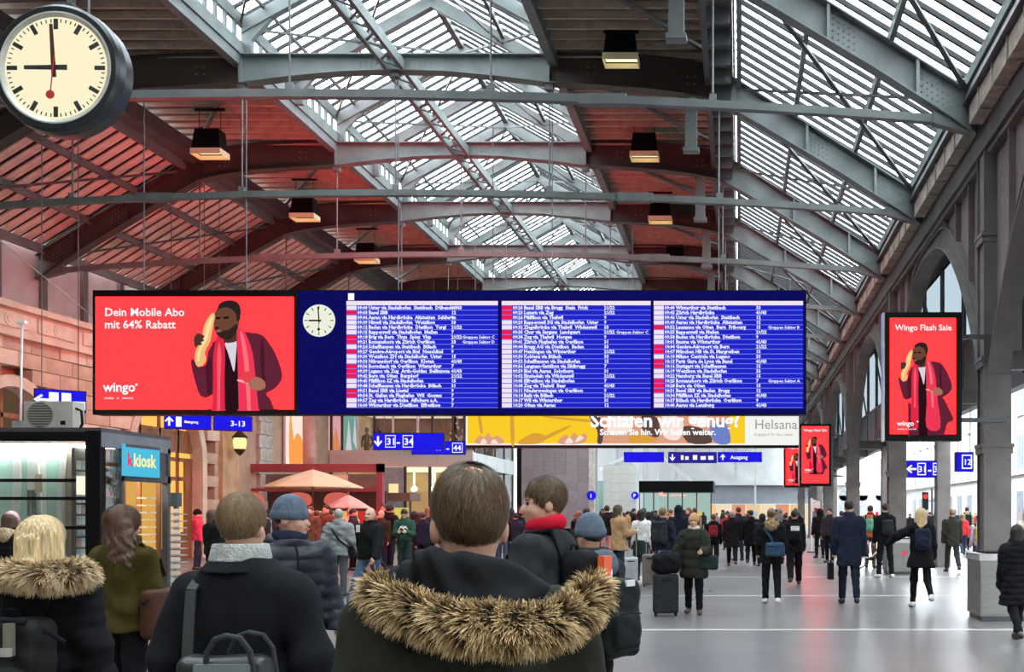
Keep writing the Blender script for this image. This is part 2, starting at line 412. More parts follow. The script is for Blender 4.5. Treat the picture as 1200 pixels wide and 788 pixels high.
for s in (-1, 1):
    spans.append(((XC+s*LU, EZ), (XC+s*LU*0.52, EZ+(RZ-EZ)*0.48))); spans.append(((XC+s*LU*0.52, EZ+(RZ-EZ)*0.48), (XC, RZ)))
pane_mes = [pane_mesh(p, q).mesh('roof_pane', skyglass) for p, q in spans]
allp = MB()
for p, q in spans:
    for i in range(NB):
        m = pane_mesh(p, q); allp.add([(x, y+i*PW, z) for x, y, z in m.v], m.f)
panes_bay_me = allp.mesh('roof_glazing', skyglass)
rep = MB()
for k in KS:
    y = TY[k]
    tr = link('roof_truss', truss_me, ceil, (0, y, 0))
    link('tie_bar', tie_me, tr)
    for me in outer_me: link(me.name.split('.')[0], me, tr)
    for r in rod_mes: link('hanger_rod', r, tr)
    if 0 <= k <= 5: link('hanger_post', post_me, tr)
    if 0 <= k <= 4: tag(link('rivet', rivet_me, tr), kind='stuff')
    if k == KS[-1]: continue
    for me in purlins: link('purlin', me, ceil, (0, y, 0))
    link('gutter_girder', gut_me, ceil, (0, y, 0)); link('gutter_girder', gutl_me, ceil, (0, y, 0))
    link('lattice_girder', lattice_me, ceil, (0, y, 0)); link('ridge_beam', ridge_me, ceil, (0, y, 0))
    for me in decks: link(me.name.split('.')[0], me, ceil, (0, y, 0))
    tag(link('deck_batten', batten_me, ceil, (0, y, 0)), kind='stuff')
    if 0 <= k <= 4:
        for me in slats:
            for i in range(13): link('roof_slat', me, ceil, (0, y+i*BAY/13, 0))
    else: tag(link('roof_slat_field', slats_bay, ceil, (0, y, 0)), kind='stuff')
    for d in (0.02, BAY/2): link('lantern_rafter', rafter_me, ceil, (0, y+d, 0))
    for s in (-1, 1): link('lantern_curb', curb[s], ceil, (0, y, 0))
    for me in curb_glass: link('curb_pane', me, ceil, (0, y, 0))
    link('wind_brace', brace_me, ceil, (0, y, 0))
    tag(link('glazing_bar', bars_me, ceil, (0, y, 0)), kind='stuff')
    if k in (0, 1, 2):
        for me in pane_mes:
            for i in range(NB): link('roof_pane', me, ceil, (0, y+i*PW, 0))
    else: tag(link('roof_glazing', panes_bay_me, ceil, (0, y, 0)), kind='stuff')
YA, YB = TY[KS[0]], TY[KS[-1]]
def beam_z(x): return float(np.interp(abs(x-XC), [p[0] for p in BOT], [p[1] for p in BOT]))
def sheet_z(x): u = abs(x-XC); return 13.15 if u < 8.5 else slope_z(u)-0.02
gable = MB()
gable.prism([(XC-LU, 13.1), (XC+LU, 13.1), (XC+LU, EZ), (XC, RZ), (XC-LU, EZ)], YB+0.2, YB+0.26)
gable.build('lantern_gable', steel, ceil)

# right side: riveted arcade columns on every second truss, arches between them, eaves
wr = thing('wall_right', kind='structure')
CX = 4.88
colm = MB()
for s in (-1, 1): colm.box((CX-0.26, s*0.26-0.02, 0), (CX+0.26, s*0.26+0.02, 8.5))
colm.box((CX-0.02, -0.26, 0), (CX+0.02, 0.26, 8.5)); colm.box((CX-0.22, -0.2, 0.0), (CX+0.22, 0.2, 8.5))
colm.box((CX-0.34, -0.34, 0), (CX+0.34, 0.34, 0.25))
for z in (2.9, 4.55, 6.9): colm.box((CX-0.31, -0.31, z), (CX+0.31, 0.31, z+0.07)); colm.box((CX-0.29, -0.29, z-0.12), (CX+0.29, 0.29, z))
col_me = colm.mesh('column', steel_warm)
crv = MB()
for z in np.arange(0.5, 8.3, 0.27):
    for x in (-0.2, 0.2): rivet(crv, CX+x, -0.282, z, 0.02)
crivet_me = crv.mesh('rivet', steel_warm)
SP = 2*BAY
def arch_pts(inset, zc, zs, n=18):
    out = []
    for i in range(n+1):
        t = i/n; y = inset + (SP-2*inset)*t; c = abs(2*t-1)
        out.append((y, zs + (zc-zs)*(1-c**2.3)))
    return out
intr, extr = arch_pts(0.3, 8.1, 4.3), [(p[0], min(8.42, p[1]+0.5)) for p in arch_pts(0.3, 8.1, 4.3)]
ar = MB(); ar.strip(intr, extr, CX-0.05, CX+0.05, 'x')
for a, b in zip(intr, intr[1:]): ar.bar((CX, a[0], a[1]), (CX, b[0], b[1]), 0.42, 0.04)
for a, b in zip(extr, extr[1:]): ar.bar((CX, a[0], a[1]), (CX, b[0], b[1]), 0.26, 0.035)
arch_me = ar.mesh('arch', steel_warm); fix_normals(arch_me)
spd = MB(); spd.strip([(p[0], p[1]) for p in extr], [(p[0], 8.5) for p in extr], CX-0.015, CX+0.015, 'x')
for i in (2, 4, 6, 12, 14, 16): spd.box((CX-0.14, extr[i][0]-0.03, extr[i][1]), (CX+0.14, extr[i][0]+0.03, 8.5))
spandrel_me = spd.mesh('spandrel', mat('mauve_grey_steel', (0.15, 0.115, 0.122), 0.6)); fix_normals(spandrel_me)
chord_me = MB().box((CX-0.18, 0, 8.45), (CX+0.18, BAY, 8.55)).mesh('chord', steel_warm)
ev = MB().box((4.35, 0.25, 9.0), (4.6, BAY-0.25, 9.35))
for i in range(1, 6): ev.box((4.32, i*1.0, 8.97), (4.62, i*1.0+0.04, 9.38))
eave_me = ev.mesh('eaves_timber', mat('weathered_timber', (0.30, 0.25, 0.21), 0.7, 0, 0.3, 5, 0.2, 20))
ew = MB().box((4.62, 0, 8.55), (4.72, BAY, 9.75)).prism([(4.25, 9.42), (4.62, 9.42), (4.75, 9.98), (4.42, 9.93)], 0, BAY, 'y').mesh('eaves_panel', steel_dark)
for k in KS[:-1]:
    y = TY[k]
    link('chord', chord_me, wr, (0, y, 0)); link('eaves_timber', eave_me, wr, (0, y, 0)); link('eaves_panel', ew, wr, (0, y, 0))
    if k % 2 == 0:
        c = link('column', col_me, wr, (0, y, 0))
        if -2 < k < 7: tag(link('rivet', crivet_me, c), kind='stuff')
        if k < 10:
            link('arch', arch_me, wr, (0, y, 0)); link('spandrel', spandrel_me, wr, (0, y, 0))
a0 = TY[-2]
link('arch', arch_me, wr, (0, a0-2*BAY, 0)) if False else None
# clerestory posts in the near bay, beside the column
post = MB().box((-0.05, -0.06, 7.0), (0.05, 0.06, 8.45)).mesh('clerestory_post', steel_dark)
cpane = MB().box((-0.01, 0.06, 7.1), (0.01, 0.5, 8.45)).mesh('clerestory_pane', skyglass)
for i in range(6):
    link('clerestory_post', post, wr, (5.25, 15.6+0.56*i+0.5, 0)); link('clerestory_pane', cpane, wr, (5.25, 15.6+0.56*i+0.5, 0))
# aisle behind the arcade: roof, glazed strip, dark panels, open below
aisle = thing('wall_aisle', kind='structure')
AX = 6.3
MB().box((4.75, YA, 9.2), (6.38, YB, 9.3)).build('aisle_roof', steel_dark, aisle)
milky = glass('milky_glass', (0.90, 0.97, 1.0), 0.01, 0.1, 0.25, fr=0.05)
mull = MB().box((AX-0.06, -0.05, 4.6), (AX+0.06, 0.05, 9.2)); mull.box((AX-0.06, 0, 6.4), (AX+0.06, 3.03, 6.5)); mull_me = mull.mesh('mullion', steel_dark)
apane = MB().box((AX-0.01, 0.05, 6.5), (AX+0.01, 2.97, 9.2)).mesh('aisle_pane', milky)
apanel = MB().box((AX-0.03, 0.05, 4.6), (AX+0.03, 2.97, 6.4)); apanel.box((AX-0.06, 0, 4.5), (AX+0.2, 3.03, 4.75)); apanel_me = apanel.mesh('dark_panel', mat('dark_panel', (0.05, 0.05, 0.055), 0.5))
diag = MB().bar((AX-0.1, 0, 6.5), (AX-0.1, 3.0, 9.1), 0.07, 0.07).mesh('window_brace', steel_dark)
y = YA
i = 0
while y < YB:
    link('mullion', mull_me, aisle, (0, y, 0)); link('aisle_pane', apane, aisle, (0, y, 0)); link('dark_panel', apanel_me, aisle, (0, y, 0))
    if i % 2 == 0: link('window_brace', diag, aisle, (0, y, 0))
    y += BAY/2; i += 1
for k in KS:
    if k % 2 == 0:
        MB().box((AX-0.2, -0.25, 0), (AX+0.2, 0.25, 6.4)).build('aisle_pier', steel_warm, aisle, (0, TY[k], 0))
    MB().box((CX+.2, -0.1, 4.4), (AX, 0.1, 4.75)).build('aisle_beam', steel_dark, aisle, (0, TY[k], 0))

# left side: stone wall with frieze, arched windows and pilasters; red lit metal panels above
wl_ = thing('wall_left', kind='structure')
LX = -20.0                                                        # face of the stone wall; the eaves stand further out
stone = mat('brown_sandstone', (0.42, 0.31, 0.22), 0.85, 0, 0.25, 1.2, 0.35, 18)
stone_l = mat('pale_sandstone', (0.55, 0.45, 0.34), 0.85, 0, 0.2, 1.5, 0.3, 18)
core = MB(); core.box((LX-0.9, YA, 0), (LX-0.6, 50, 7.4))
core.build('masonry', stone, wl_)
blocks = [MB().box((-0.33, 0.012, 0.012), (d, 1.19-0.012, 0.44-0.012)).mesh('stone', [stone, stone_l, stone][i]) for i, d in enumerate((0.0, 0.025, -0.02))]
OPEN = [(28.2, 1.45, 3.7), (35.9, 2.15, 3.6)]                        # arched openings: centre y, half width, springing height
def in_opening(y0, y1, z0, z1):
    for c, hw, zs in OPEN:
        dy = max(0, max(y0-c, c-y1)); zz = max(0, z0-zs)
        if dy*dy + zz*zz < (hw+0.15)**2: return True
    return False
for r in range(15):
    z = 0.44*r
    yy = 25.4 + (0.6 if r % 2 else 0)
    while yy < 39.4:
        if not in_opening(yy, yy+1.19, z, z+0.44): link('stone', R.choice(blocks), wl_, (LX, yy, z))
        yy += 1.19
plaster = mat('brown_plaster', (0.40, 0.27, 0.19), 0.85, 0, 0.15, 1.5, 0.2, 14)
MB().box((LX-0.6, 39.2, 0), (LX-0.04, 50, 6.6)).build('plaster_bay', plaster, wl_)
MB().box((LX-0.6, YA, 0), (LX-0.03, 25.4, 6.6)).build('masonry', stone, wl_)
MB().box((LX-0.04, 39.4, 0), (LX+0.14, 40.7, 6.5)).build('pilaster', mat('ochre_plaster', (0.45, 0.30, 0.17), 0.85, 0, 0.2, 2), wl_)
qu = [MB().box((LX-0.04, -0.62+0.06*q, 0.01), (LX+0.10+0.03*q, 0.62-0.06*q, 0.54)).mesh('quoin', mat('grey_quoin_stone', (0.40, 0.37, 0.33), 0.85, 0, 0.3, 3, 0.4, 20)) for q in (0, 1)]
for i in range(12): link('quoin', qu[i % 2], wl_, (0, 43.1, 0.55*i))
MB().lathe([(0.42, 0), (0.42, 0.3), (0.33, 0.4), (0.31, 4.1), (0.36, 4.15), (0.36, 4.3), (0.31, 4.4), (0.29, 6.3), (0.4, 6.5)], (LX+0.3, 46.9, 0), 20).build('round_column', mat('pink_stone', (0.5, 0.27, 0.24), 0.6, 0, 0.15, 3), wl_, smooth=True)
fz = MB().box((LX-0.9, 18, 6.6), (LX+0.12, 50, 7.25)); fz.box((LX-2.2, 18, 7.25), (LX+0.3, 50, 7.42)); fz.box((LX-0.3, 18, 6.5), (LX+0.2, 50, 6.62))
for i in range(12): fz.box((LX+0.12, 23.0+2.0*i, 6.75), (LX+0.17, 24.6+2.0*i, 7.15))
fz.build('frieze', stone_l, wl_)
for i in range(6): MB().lathe([(0.0, 0.0), (0.17, 0.0), (0.2, 0.05), (0.14, 0.07), (0.1, -0.02), (0, -0.02)], n=16, axis='y').build('frieze_roundel', stone_l, wl_, (LX+0.2, 25.8+2.0*i, 6.95), (0, 0, RAD(90)))
warmwin = emit('lit_window_amber', (1.0, 0.55, 0.12), 1.1)
wood = mat('orange_brown_wood', (0.22, 0.085, 0.03), 0.5, 0, 0.3, 6, 0.1, 30, (1, 1, 0.2))
for ci, (c, hw, zs) in enumerate(OPEN):
    m = MB(); n = 14
    inn = [(c+hw*math.cos(math.pi*i/n), zs+hw*math.sin(math.pi*i/n)) for i in range(n+1)]
    out = [(c+(hw+0.32)*math.cos(math.pi*i/n), zs+(hw+0.32)*math.sin(math.pi*i/n)) for i in range(n+1)]
    m.strip(inn, out, LX-0.5, LX+0.08, 'x')
    for s in (-1, 1): m.box((LX-0.5, c+s*(hw+0.16)-0.16, 0), (LX+0.08, c+s*(hw+0.16)+0.16, zs))
    m.build('arch_surround', stone_l, wl_)
    # infill: wooden front with panes
    w_ = tag(thing('window_1' if ci == 0 else 'window_2', kind='structure'))
    fr = MB(); x0, x1 = LX-0.42, LX-0.3
    for f_ in (-0.55, 0.0, 0.55):
        hz_ = zs + math.sqrt(1-f_*f_)*hw
        fr.box((x0, c+f_*hw-0.05, 0), (x1, c+f_*hw+0.05, hz_))
    for z in (0.9, 2.9, zs, zs+0.62*hw*0.75): fr.box((x0, c-hw*math.sqrt(max(0.05, 1-max(0, (z-zs)/hw)**2)), z-0.07), (x1, c+hw*math.sqrt(max(0.05, 1-max(0, (z-zs)/hw)**2)), z+0.07))
    fr.box((x0, c-hw, 0), (x1-0.04, c+hw, 0.9))
    if ci == 1: fr.box((x0, c-hw, zs+0.25), (x1, c+hw, zs+0.95)); fr.box((x0, c-hw, 0.9), (x1-0.02, c-hw+0.55, zs)); fr.box((x0, c+hw-0.5, 0.9), (x1-0.02, c+hw, zs))
    fr.build('window_frame', wood, w_)
    cols = [-1, -0.55, 0, 0.55, 1]
    for a, b in zip(cols, cols[1:]):
        for z0, z1 in ((0.95, 2.85), (2.98, zs-0.06), (zs+0.07, None)):
            ys = np.linspace(c+a*hw, c+b*hw, 5)
            if z1 is None:
                poly = [(ys[0], z0)] + [(ys[-1], z0)] + [(yq, max(z0+0.01, zs+math.sqrt(max(0, hw*hw-(yq-c)**2)))) for yq in ys[::-1]]
            else: poly = [(ys[0], z0), (ys[-1], z0), (ys[-1], z1), (ys[0], z1)]
            MB().prism(poly, LX-0.40, LX-0.38, 'x').build('pane', warmwin if ci == 1 else emit('dim_window', (0.10, 0.06, 0.035), 1.0), w_)
redp = mat('painted_wall_panel', (0.42, 0.36, 0.34), 0.5, 0, 0.1, 2)
PX = LX - 1.8
pan = MB().box((PX-0.05, 0.05, 7.4), (PX+0.0, 1.95, 9.9)).mesh('wall_panel', redp)
pst = MB().box((PX-0.06, -0.12, 7.4), (PX+0.12, 0.12, 9.9)).mesh('panel_post', steel_warm)
for i in range(33): link('wall_panel', pan, wl_, (0, 20+2*i, 0)); link('panel_post', pst, wl_, (0, 20+2*i, 0))
MB().box((PX-0.05, YA, 7.4), (PX, 20, 9.9)).build('wall_panel', redp, wl_); MB().box((PX-0.1, 49.5, 0), (PX, YB, 7.4)).build('wall_panel', plaster, wl_)

# end wall behind the camera and far roof, both added to block light
wf = thing('wall_front', kind='structure')
MB().box((XC-14, YA-0.5, 0), (7.0, YA-0.1, 13.6)).build('front_masonry', stone, wf)
for i in range(4): MB().box((-20+6.5*i, YA-0.12, 1.0), (-16.5+6.5*i, YA-0.06, 7.0)).build('front_window', mat('dark_front_window', (.05, .06, .07), .2), wf)
MB().box((-36, YB+0.6, 12.6), (8, 116, 12.9)).build('far_shade_roof', mat('grey_shade_roof', (.35, .36, .36), .7), ceil)  # roof past the last truss, added to shade the far wall
for i in range(3): MB().box((-30+11*i, YB+4, 12.55), (-24+11*i, 108, 12.62)).build('far_shade_roof_panel', mat('pale_shade_roof_panel', (.5, .5, .5), .7), ceil)
# ---------------------------------------------------------------- fittings: board, screens, clock, signs, lamps, shops
def lin(c): return tuple(((x/255.0)/12.92 if x/255.0 <= 0.04045 else ((x/255.0+0.055)/1.055)**2.4) for x in c)
black = mat('black_metal', (0.004, 0.004, 0.005), 0.5, 0, 0.1, spec=.12)
dgrey = mat('charcoal_metal', (0.045, 0.048, 0.055), 0.45, 0, 0.15)
whitem = mat('white_paint', (0.75, 0.75, 0.75), 0.5, 0, 0.06)
screen_red = emit('screen_red', (6.0, lin((0, 72, 0))[1], lin((0, 0, 78))[2]), 1.0)
def scol(name, c, k=1.0): return emit('screen_' + name, tuple(x*k for x in lin(c)), 1.0)
s_white = scol('white', (250, 250, 250), 1.1)
MAN = [('jacket', (98, 36, 54), [(700,330),(760,300),(850,268),(900,272),(985,288),(1030,340),(1070,410),(1106,530),(1065,600),(1012,632),(1035,665),(1056,722),(690,722),(700,640),(660,657),(620,640),(592,560),(568,455),(582,428),(610,470),(655,462),(668,390),(690,350)]),
 ('jacket_fold', (74, 26, 40), [(985,300),(1000,400),(1000,520),(1010,560),(985,540),(975,420)]),
 ('jacket_fold', (74, 26, 40), [(655,470),(690,420),(692,560),(690,640),(665,630),(660,540)]),
 ('vest', (42, 17, 25), [(762,325),(842,318),(848,520),(850,722),(772,722),(768,520)]),
 ('shirt', (216, 214, 222), [(768,338),(800,330),(836,324),(832,420),(822,505),(802,445),(786,392)]),
 ('neck', (84, 52, 42), [(765,292),(830,250),(842,318),(800,335),(770,330)]),
 ('scarf', (226, 42, 70), [(722,300),(758,300),(770,420),(765,560),(768,722),(694,722),(700,560),(700,420)]),
 ('scarf_light', (250, 90, 110), [(735,330),(748,420),(742,560),(742,722),(722,722),(724,560),(722,420)]),
 ('scarf', (240, 56, 84), [(850,244),(890,280),(932,400),(950,560),(966,722),(850,722),(846,560),(842,400),(838,300)]),
 ('scarf_light', (255, 112, 128), [(858,270),(880,300),(905,420),(915,560),(920,722),(900,722),(890,560),(878,420)]),
 ('ear', (110, 70, 56), [(838,200),(856,194),(852,230),(836,236)]),
 ('face', (108, 68, 54), [(704,205),(716,145),(770,118),(838,150),(854,200),(846,250),(800,312),(765,310),(735,288),(706,255)]),
 ('hair', (42, 34, 36), [(722,150),(738,104),(790,85),(842,97),(863,142),(856,205),(838,200),(830,158),(785,128),(738,136)]),
 ('beard', (52, 36, 32), [(708,248),(730,240),(745,262),(790,258),(838,225),(842,262),(800,316),(758,312),(722,288)]),
 ('lips', (150, 92, 80), [(716,262),(735,256),(752,264),(736,275),(720,272)]),
 ('eye', (24, 16, 14), [(718,188),(742,184),(744,194),(720,197)]),
 ('eye', (24, 16, 14), [(762,184),(790,182),(792,192),(764,195)]),
 ('loaf', (236, 188, 118), [(690,165),(712,176),(696,260),(682,330),(652,390),(660,430),(642,464),(612,476),(594,442),(600,380),(630,320),(650,230)]),
 ('loaf_light', (250, 222, 160), [(690,180),(700,190),(680,270),(660,330),(630,380),(622,440),(608,440),(612,385),(645,315),(664,235)]),
 ('hand', (80, 52, 44), [(590,300),(614,278),(650,296),(640,312),(650,322),(630,332),(636,346),(612,352),(600,368),(588,340)]),
 ('saucer', (240, 170, 170), [(845,550),(890,556),(932,560),(918,576),(850,563)]),
 ('cup', (232, 66, 78), [(866,512),(922,505),(936,540),(920,568),(882,564)]),
 ('hand', (168, 112, 90), [(908,570),(950,535),(1000,558),(1005,600),(962,616),(922,600)])]
MAN_LOW = [('jacket', (98, 36, 54), [(690,700),(1050,700),(1120,850),(1060,890),(1040,960),(1020,1010),(690,1010)]),
 ('vest', (42, 17, 25), [(768,700),(852,700),(860,1010),(780,1010)]),
 ('scarf', (226, 42, 70), [(694,700),(768,700),(765,930),(700,925)]), ('scarf', (240, 56, 84), [(850,700),(966,700),(985,945),(850,935)])]
def man_mesh(name, low=False):
    mb = MB(); mats = []; names = {}
    for i, (nm, c, pts) in enumerate(((MAN_LOW if low else []) + MAN)):
        key = (nm, c)
        if key not in names: names[key] = len(mats); mats.append(scol(nm + '_%02x%02x%02x' % c, c))
        mb.cur = names[key]
        pts = [q for p_ in pts for q in ([p_, p_] if p_[1] in (722, 1010, 700) else [p_])]; o = smooth_closed(pts, 3); y = -0.0008*(i+1)
        mb.add([(x/1000.0, y, -z/1000.0) for x, z in o], [tuple(range(len(o)))])
    return mb.mesh(name, mats)
man_me, man_low_me = man_mesh('advert_picture'), man_mesh('advert_picture', True)

# --- the departure board
BY = 25.4
K = BY/F
bx0, bx1 = at(108, 0, BY).x, at(945, 0, BY).x
bz0, bz1 = at(0, 486, BY).z, at(0, 340, BY).z
db = thing('departure_board', 'long hanging blue departure board with a red advert at its left end', 'departure board', (bx0, BY, bz0))
W_, H_ = bx1-bx0, bz1-bz0
def L(px, py): return ((px-108)*K, (486-py)*K)       # board-local metres from the lower left corner
navy = emit('board_navy', lin((14, 14, 92)), 1.0)
MB().box((0, 0.02, 0), (W_, 0.45, H_)).build('housing', black, db)
xx = L(350, 0)[0]
MB().box((xx, 0.0, 0.02), (W_-0.03, 0.03, H_-0.02)).build('front_panel', navy, db)
a = L(112, 480); b = L(344, 348)
sc = MB().box((a[0], 0.0, a[1]), (b[0], 0.03, b[1])).build('advert_screen', screen_red, db)
mk = 0.2*K
link('advert_picture', man_me, sc, (L(110, 0)[0], -0.002, L(0, 335)[1]), None, (1000*mk, 1, 1000*mk))
t = MB(); put_text(t, 'Dein Mobile Abo', 0.285, *L(122.5, 370.5), -0.003, bold=0.012); put_text(t, 'mit 64% Rabatt', 0.285, *L(122.5, 385), -0.003, bold=0.012)
t.build('advert_headline', s_white, sc); t = MB(); put_text(t, 'wingo', 0.33, *L(121, 459), -0.003, bold=0.02); t.cbox((L(160, 0)[0], -0.003, L(0, 451)[1]), (0.05, 0.002, 0.05))
t.build('advert_logo', s_white, sc); t = MB(); put_text(t, 'mobile   tv   internet', 0.085, *L(122.5, 468), -0.003)
t.build('advert_tagline', s_white, sc)
# round clock on the board
ck = MB().lathe([(0, -0.012), (0.385, -0.012), (0.4, -0.004), (0.4, 0.02)], n=32, axis='y').build('clock_dial', scol('dial', (236, 240, 222)), db, (L(374, 0)[0], 0.0, L(0, 376)[1]), fix=True)
cm_black = scol('dial_black', (25, 25, 28))
m = MB()
for i in range(12):
    t_ = math.pi*i/6; a0 = Vector((math.sin(t_), 0, math.cos(t_)))
    m.bar(a0*0.28 + Vector((0, -0.016, 0)), a0*0.36 + Vector((0, -0.016, 0)), 0.02, 0.004, (0, 1, 0))
tag(m.build('hour_marks', cm_black, ck), kind='stuff')
MB().bar((0.06, -0.02, 0), (-0.25, -0.02, 0.0), 0.04, 0.005, (0, 1, 0)).build('hour_hand', cm_black, ck)
MB().bar((0.01, -0.024, -0.06), (-0.02, -0.024, 0.34), 0.03, 0.005, (0, 1, 0)).build('minute_hand', cm_black, ck)
MB().bar((0, -0.028, 0.06), (0, -0.028, -0.22), 0.012, 0.004, (0, 1, 0)).cyl((0, -0.03, -0.22), 0.035, 0.004, 12, 'y').build('second_hand', cm_black, ck)
MB().box((L(408, 0)[0], -0.004, L(0, 352)[1]), (L(415, 0)[0], 0.002, L(0, 344)[1])).build('platform_mark', s_white, db)
# three timetable panels
tt_blue = scol('timetable_blue', (30, 36, 200)); tt_line = scol('timetable_line', (120, 128, 236)); tt_txt = scol('timetable_text', (236, 238, 255)); tt_red = scol('badge_red', (240, 30, 80)); tt_badge = scol('badge_white', (242, 228, 240))
DEST = ["Uster via Stadelhofen  Stettbach  Dübendorf", "Basel SBB", "Aarau via Hardbrücke  Altstetten  Schlieren", "Hinwil via Stadelhofen  Wetzikon", "Baden via Hardbrücke  Dietikon  Turgi", "Rapperswil via Stadelhofen  Meilen", "Brig via Bern  Thun  Spiez  Visp", "Romanshorn via Zürich Oerlikon", "Schaffhausen via Stettbach  Bülach", "Genève-Aéroport via Biel  Neuchâtel", "Wetzikon ZH via Stadelhofen  Uster", "Nürensdorf via Oerlikon  Kloten", "Rorschach via Oerlikon  Winterthur", "Lugano via Zug  Arth-Goldau  Bellinzona", "Bern via Olten  Burgdorf", "Pfäffikon SZ via Stadelhofen", "Schaffhausen via Hardbrücke  Bülach", "Basel SBB via Liestal", "St. Gallen via Flughafen  Wil  Gossau", "Zug via Hardbrücke  Affoltern a.A.", "Winterthur via Dietlikon  Effretikon",
 "Basel SBB via Brugg  Stein  Frick", "Luzern via Zug", "Pfäffikon via Thalwil", "Rapperswil SG via Stadelhofen  Uster", "Ziegelbrücke via Thalwil  Wädenswil", "Chur via Sargans  Landquart", "Zug via Thalwil  Horgen", "Zürich Flughafen via Oerlikon", "Brugg AG via Dietikon  Baden", "Hettlingen via Winterthur", "Koblenz via Bülach", "Schaffhausen via Stadelhofen", "Langnau-Gattikon via Sihlbrugg", "Biel via Aarau  Solothurn", "Einsiedeln via Wädenswil", "Effretikon via Stadelhofen", "Zug via Thalwil  Baar", "Niederweningen via Oerlikon", "Rafz via Bülach", "Wil via Winterthur", "Olten via Aarau",
 "Winterthur via Stettbach", "Zürich Hardbrücke", "Uster via Stadelhofen  Stettbach", "Aarau via Hardbrücke  Altstetten", "Lausanne via Olten  Bern  Fribourg", "Rapperswil via Meilen", "Baden via Hardbrücke  Dietikon", "Bauma via Winterthur", "Genève-Aéroport via Bern", "München HB via St. Margrethen", "Milano Centrale via Lugano", "Paris Gare de Lyon via Basel", "Stuttgart via Schaffhausen", "Wetzikon via Stadelhofen", "Hamburg via Basel SBB", "Romanshorn via Zürich Oerlikon", "Bern via Olten", "Basel SBB via Baden  Brugg", "Pfäffikon SZ via Stadelhofen", "Bülach via Hardbrücke  Oerlikon", "Aarau via Lenzburg"]
RED = [{1, 6, 7, 9, 12, 13, 14, 17, 18}, {0, 1, 2, 5, 6}, {4, 8, 9, 11, 12, 15, 16, 17}]
PAN = [(406, 583.5, 419, 432, 529, 542), (588, 762.5, 601, 614, 708, 722), (766, 941, 779, 792, 886, 900)]
NOTE = [{6: "Gruppen Sektor C", 7: "Gruppen Sektor D"}, {5: "Gruppen Sektor C"}, {4: "Gruppen Sektor B", 15: "Gruppen Sektor A"}]
RH = (478-358)/21.0
for p, (x0, x1, xt, xd, xg, xn) in enumerate(PAN):
    za, zb = L(0, 478.5)[1], L(0, 353)[1]
    pn = MB().box((L(x0, 0)[0], -0.004, za), (L(x1, 0)[0], 0.002, zb)).build('timetable_panel', tt_blue, db)
    hd = MB().box((L(x0, 0)[0], -0.006, L(0, 358)[1]), (L(x1, 0)[0], -0.004, zb)).build('panel_header', tt_badge, pn)
    ln, tx, bd, rd = MB(), MB(), MB(), MB()
    for r in range(21):
        yt = 358 + RH*r; z0 = L(0, yt+RH*0.82)[1]
        ln.box((L(x0, 0)[0], -0.0055, L(0, yt+RH)[1]-0.008), (L(x1, 0)[0], -0.004, L(0, yt+RH)[1]+0.008))
        (rd if r in RED[p] else bd).box((L(x0+0.3, 0)[0], -0.0065, L(0, yt+RH*0.93)[1]), (L(xt-1, 0)[0], -0.0045, L(0, yt+RH*0.1)[1]))
        hh, mm = 9 + (r*3+p*20)//60, (r*3+p*20) % 60
        put_text(tx, '%02d:%02d' % (hh, mm), 0.112, L(xt, 0)[0], z0, -0.007, bold=0.045, res=1)
        put_text(tx, DEST[p*21+r], 0.122, L(xd, 0)[0], z0, -0.007, bold=0.045, res=1)
        put_text(tx, R.choice(['31', '9', '41/43', '12', '33', '7', '15', '21/22']), 0.115, L(xg, 0)[0], z0, -0.007, bold=0.045, res=1)
        if r in NOTE[p]: put_text(tx, NOTE[p][r], 0.105, L(xn, 0)[0], z0, -0.007, bold=0.03, res=1)
    for mb_, nm_, mt_ in ((ln, 'row_lines', tt_line), (bd, 'train_badges', tt_badge), (rd, 'red_train_badges', tt_red), (tx, 'timetable_lettering', tt_txt)): tag(mb_.build(nm_, mt_, pn, fix=False), kind='stuff')
# back of the board carries the same kind of advert
bk = MB().box((1.5, 0.45, 0.1), (8.5, 0.47, H_-0.1)).build('rear_screen', emit('rear_screen_red', (1.0, 0.03, 0.045), 24.0), db)
for px in (162, 283, 463, 575, 645, 842):
    x = (px-108)*K; X = bx0+x; zt = beam_z(X)+.03
    MB().tube([(x, 0.25, H_), (x, 0.25, zt-bz0)], 0.016, 6).build('suspension_rod', rodm, db)

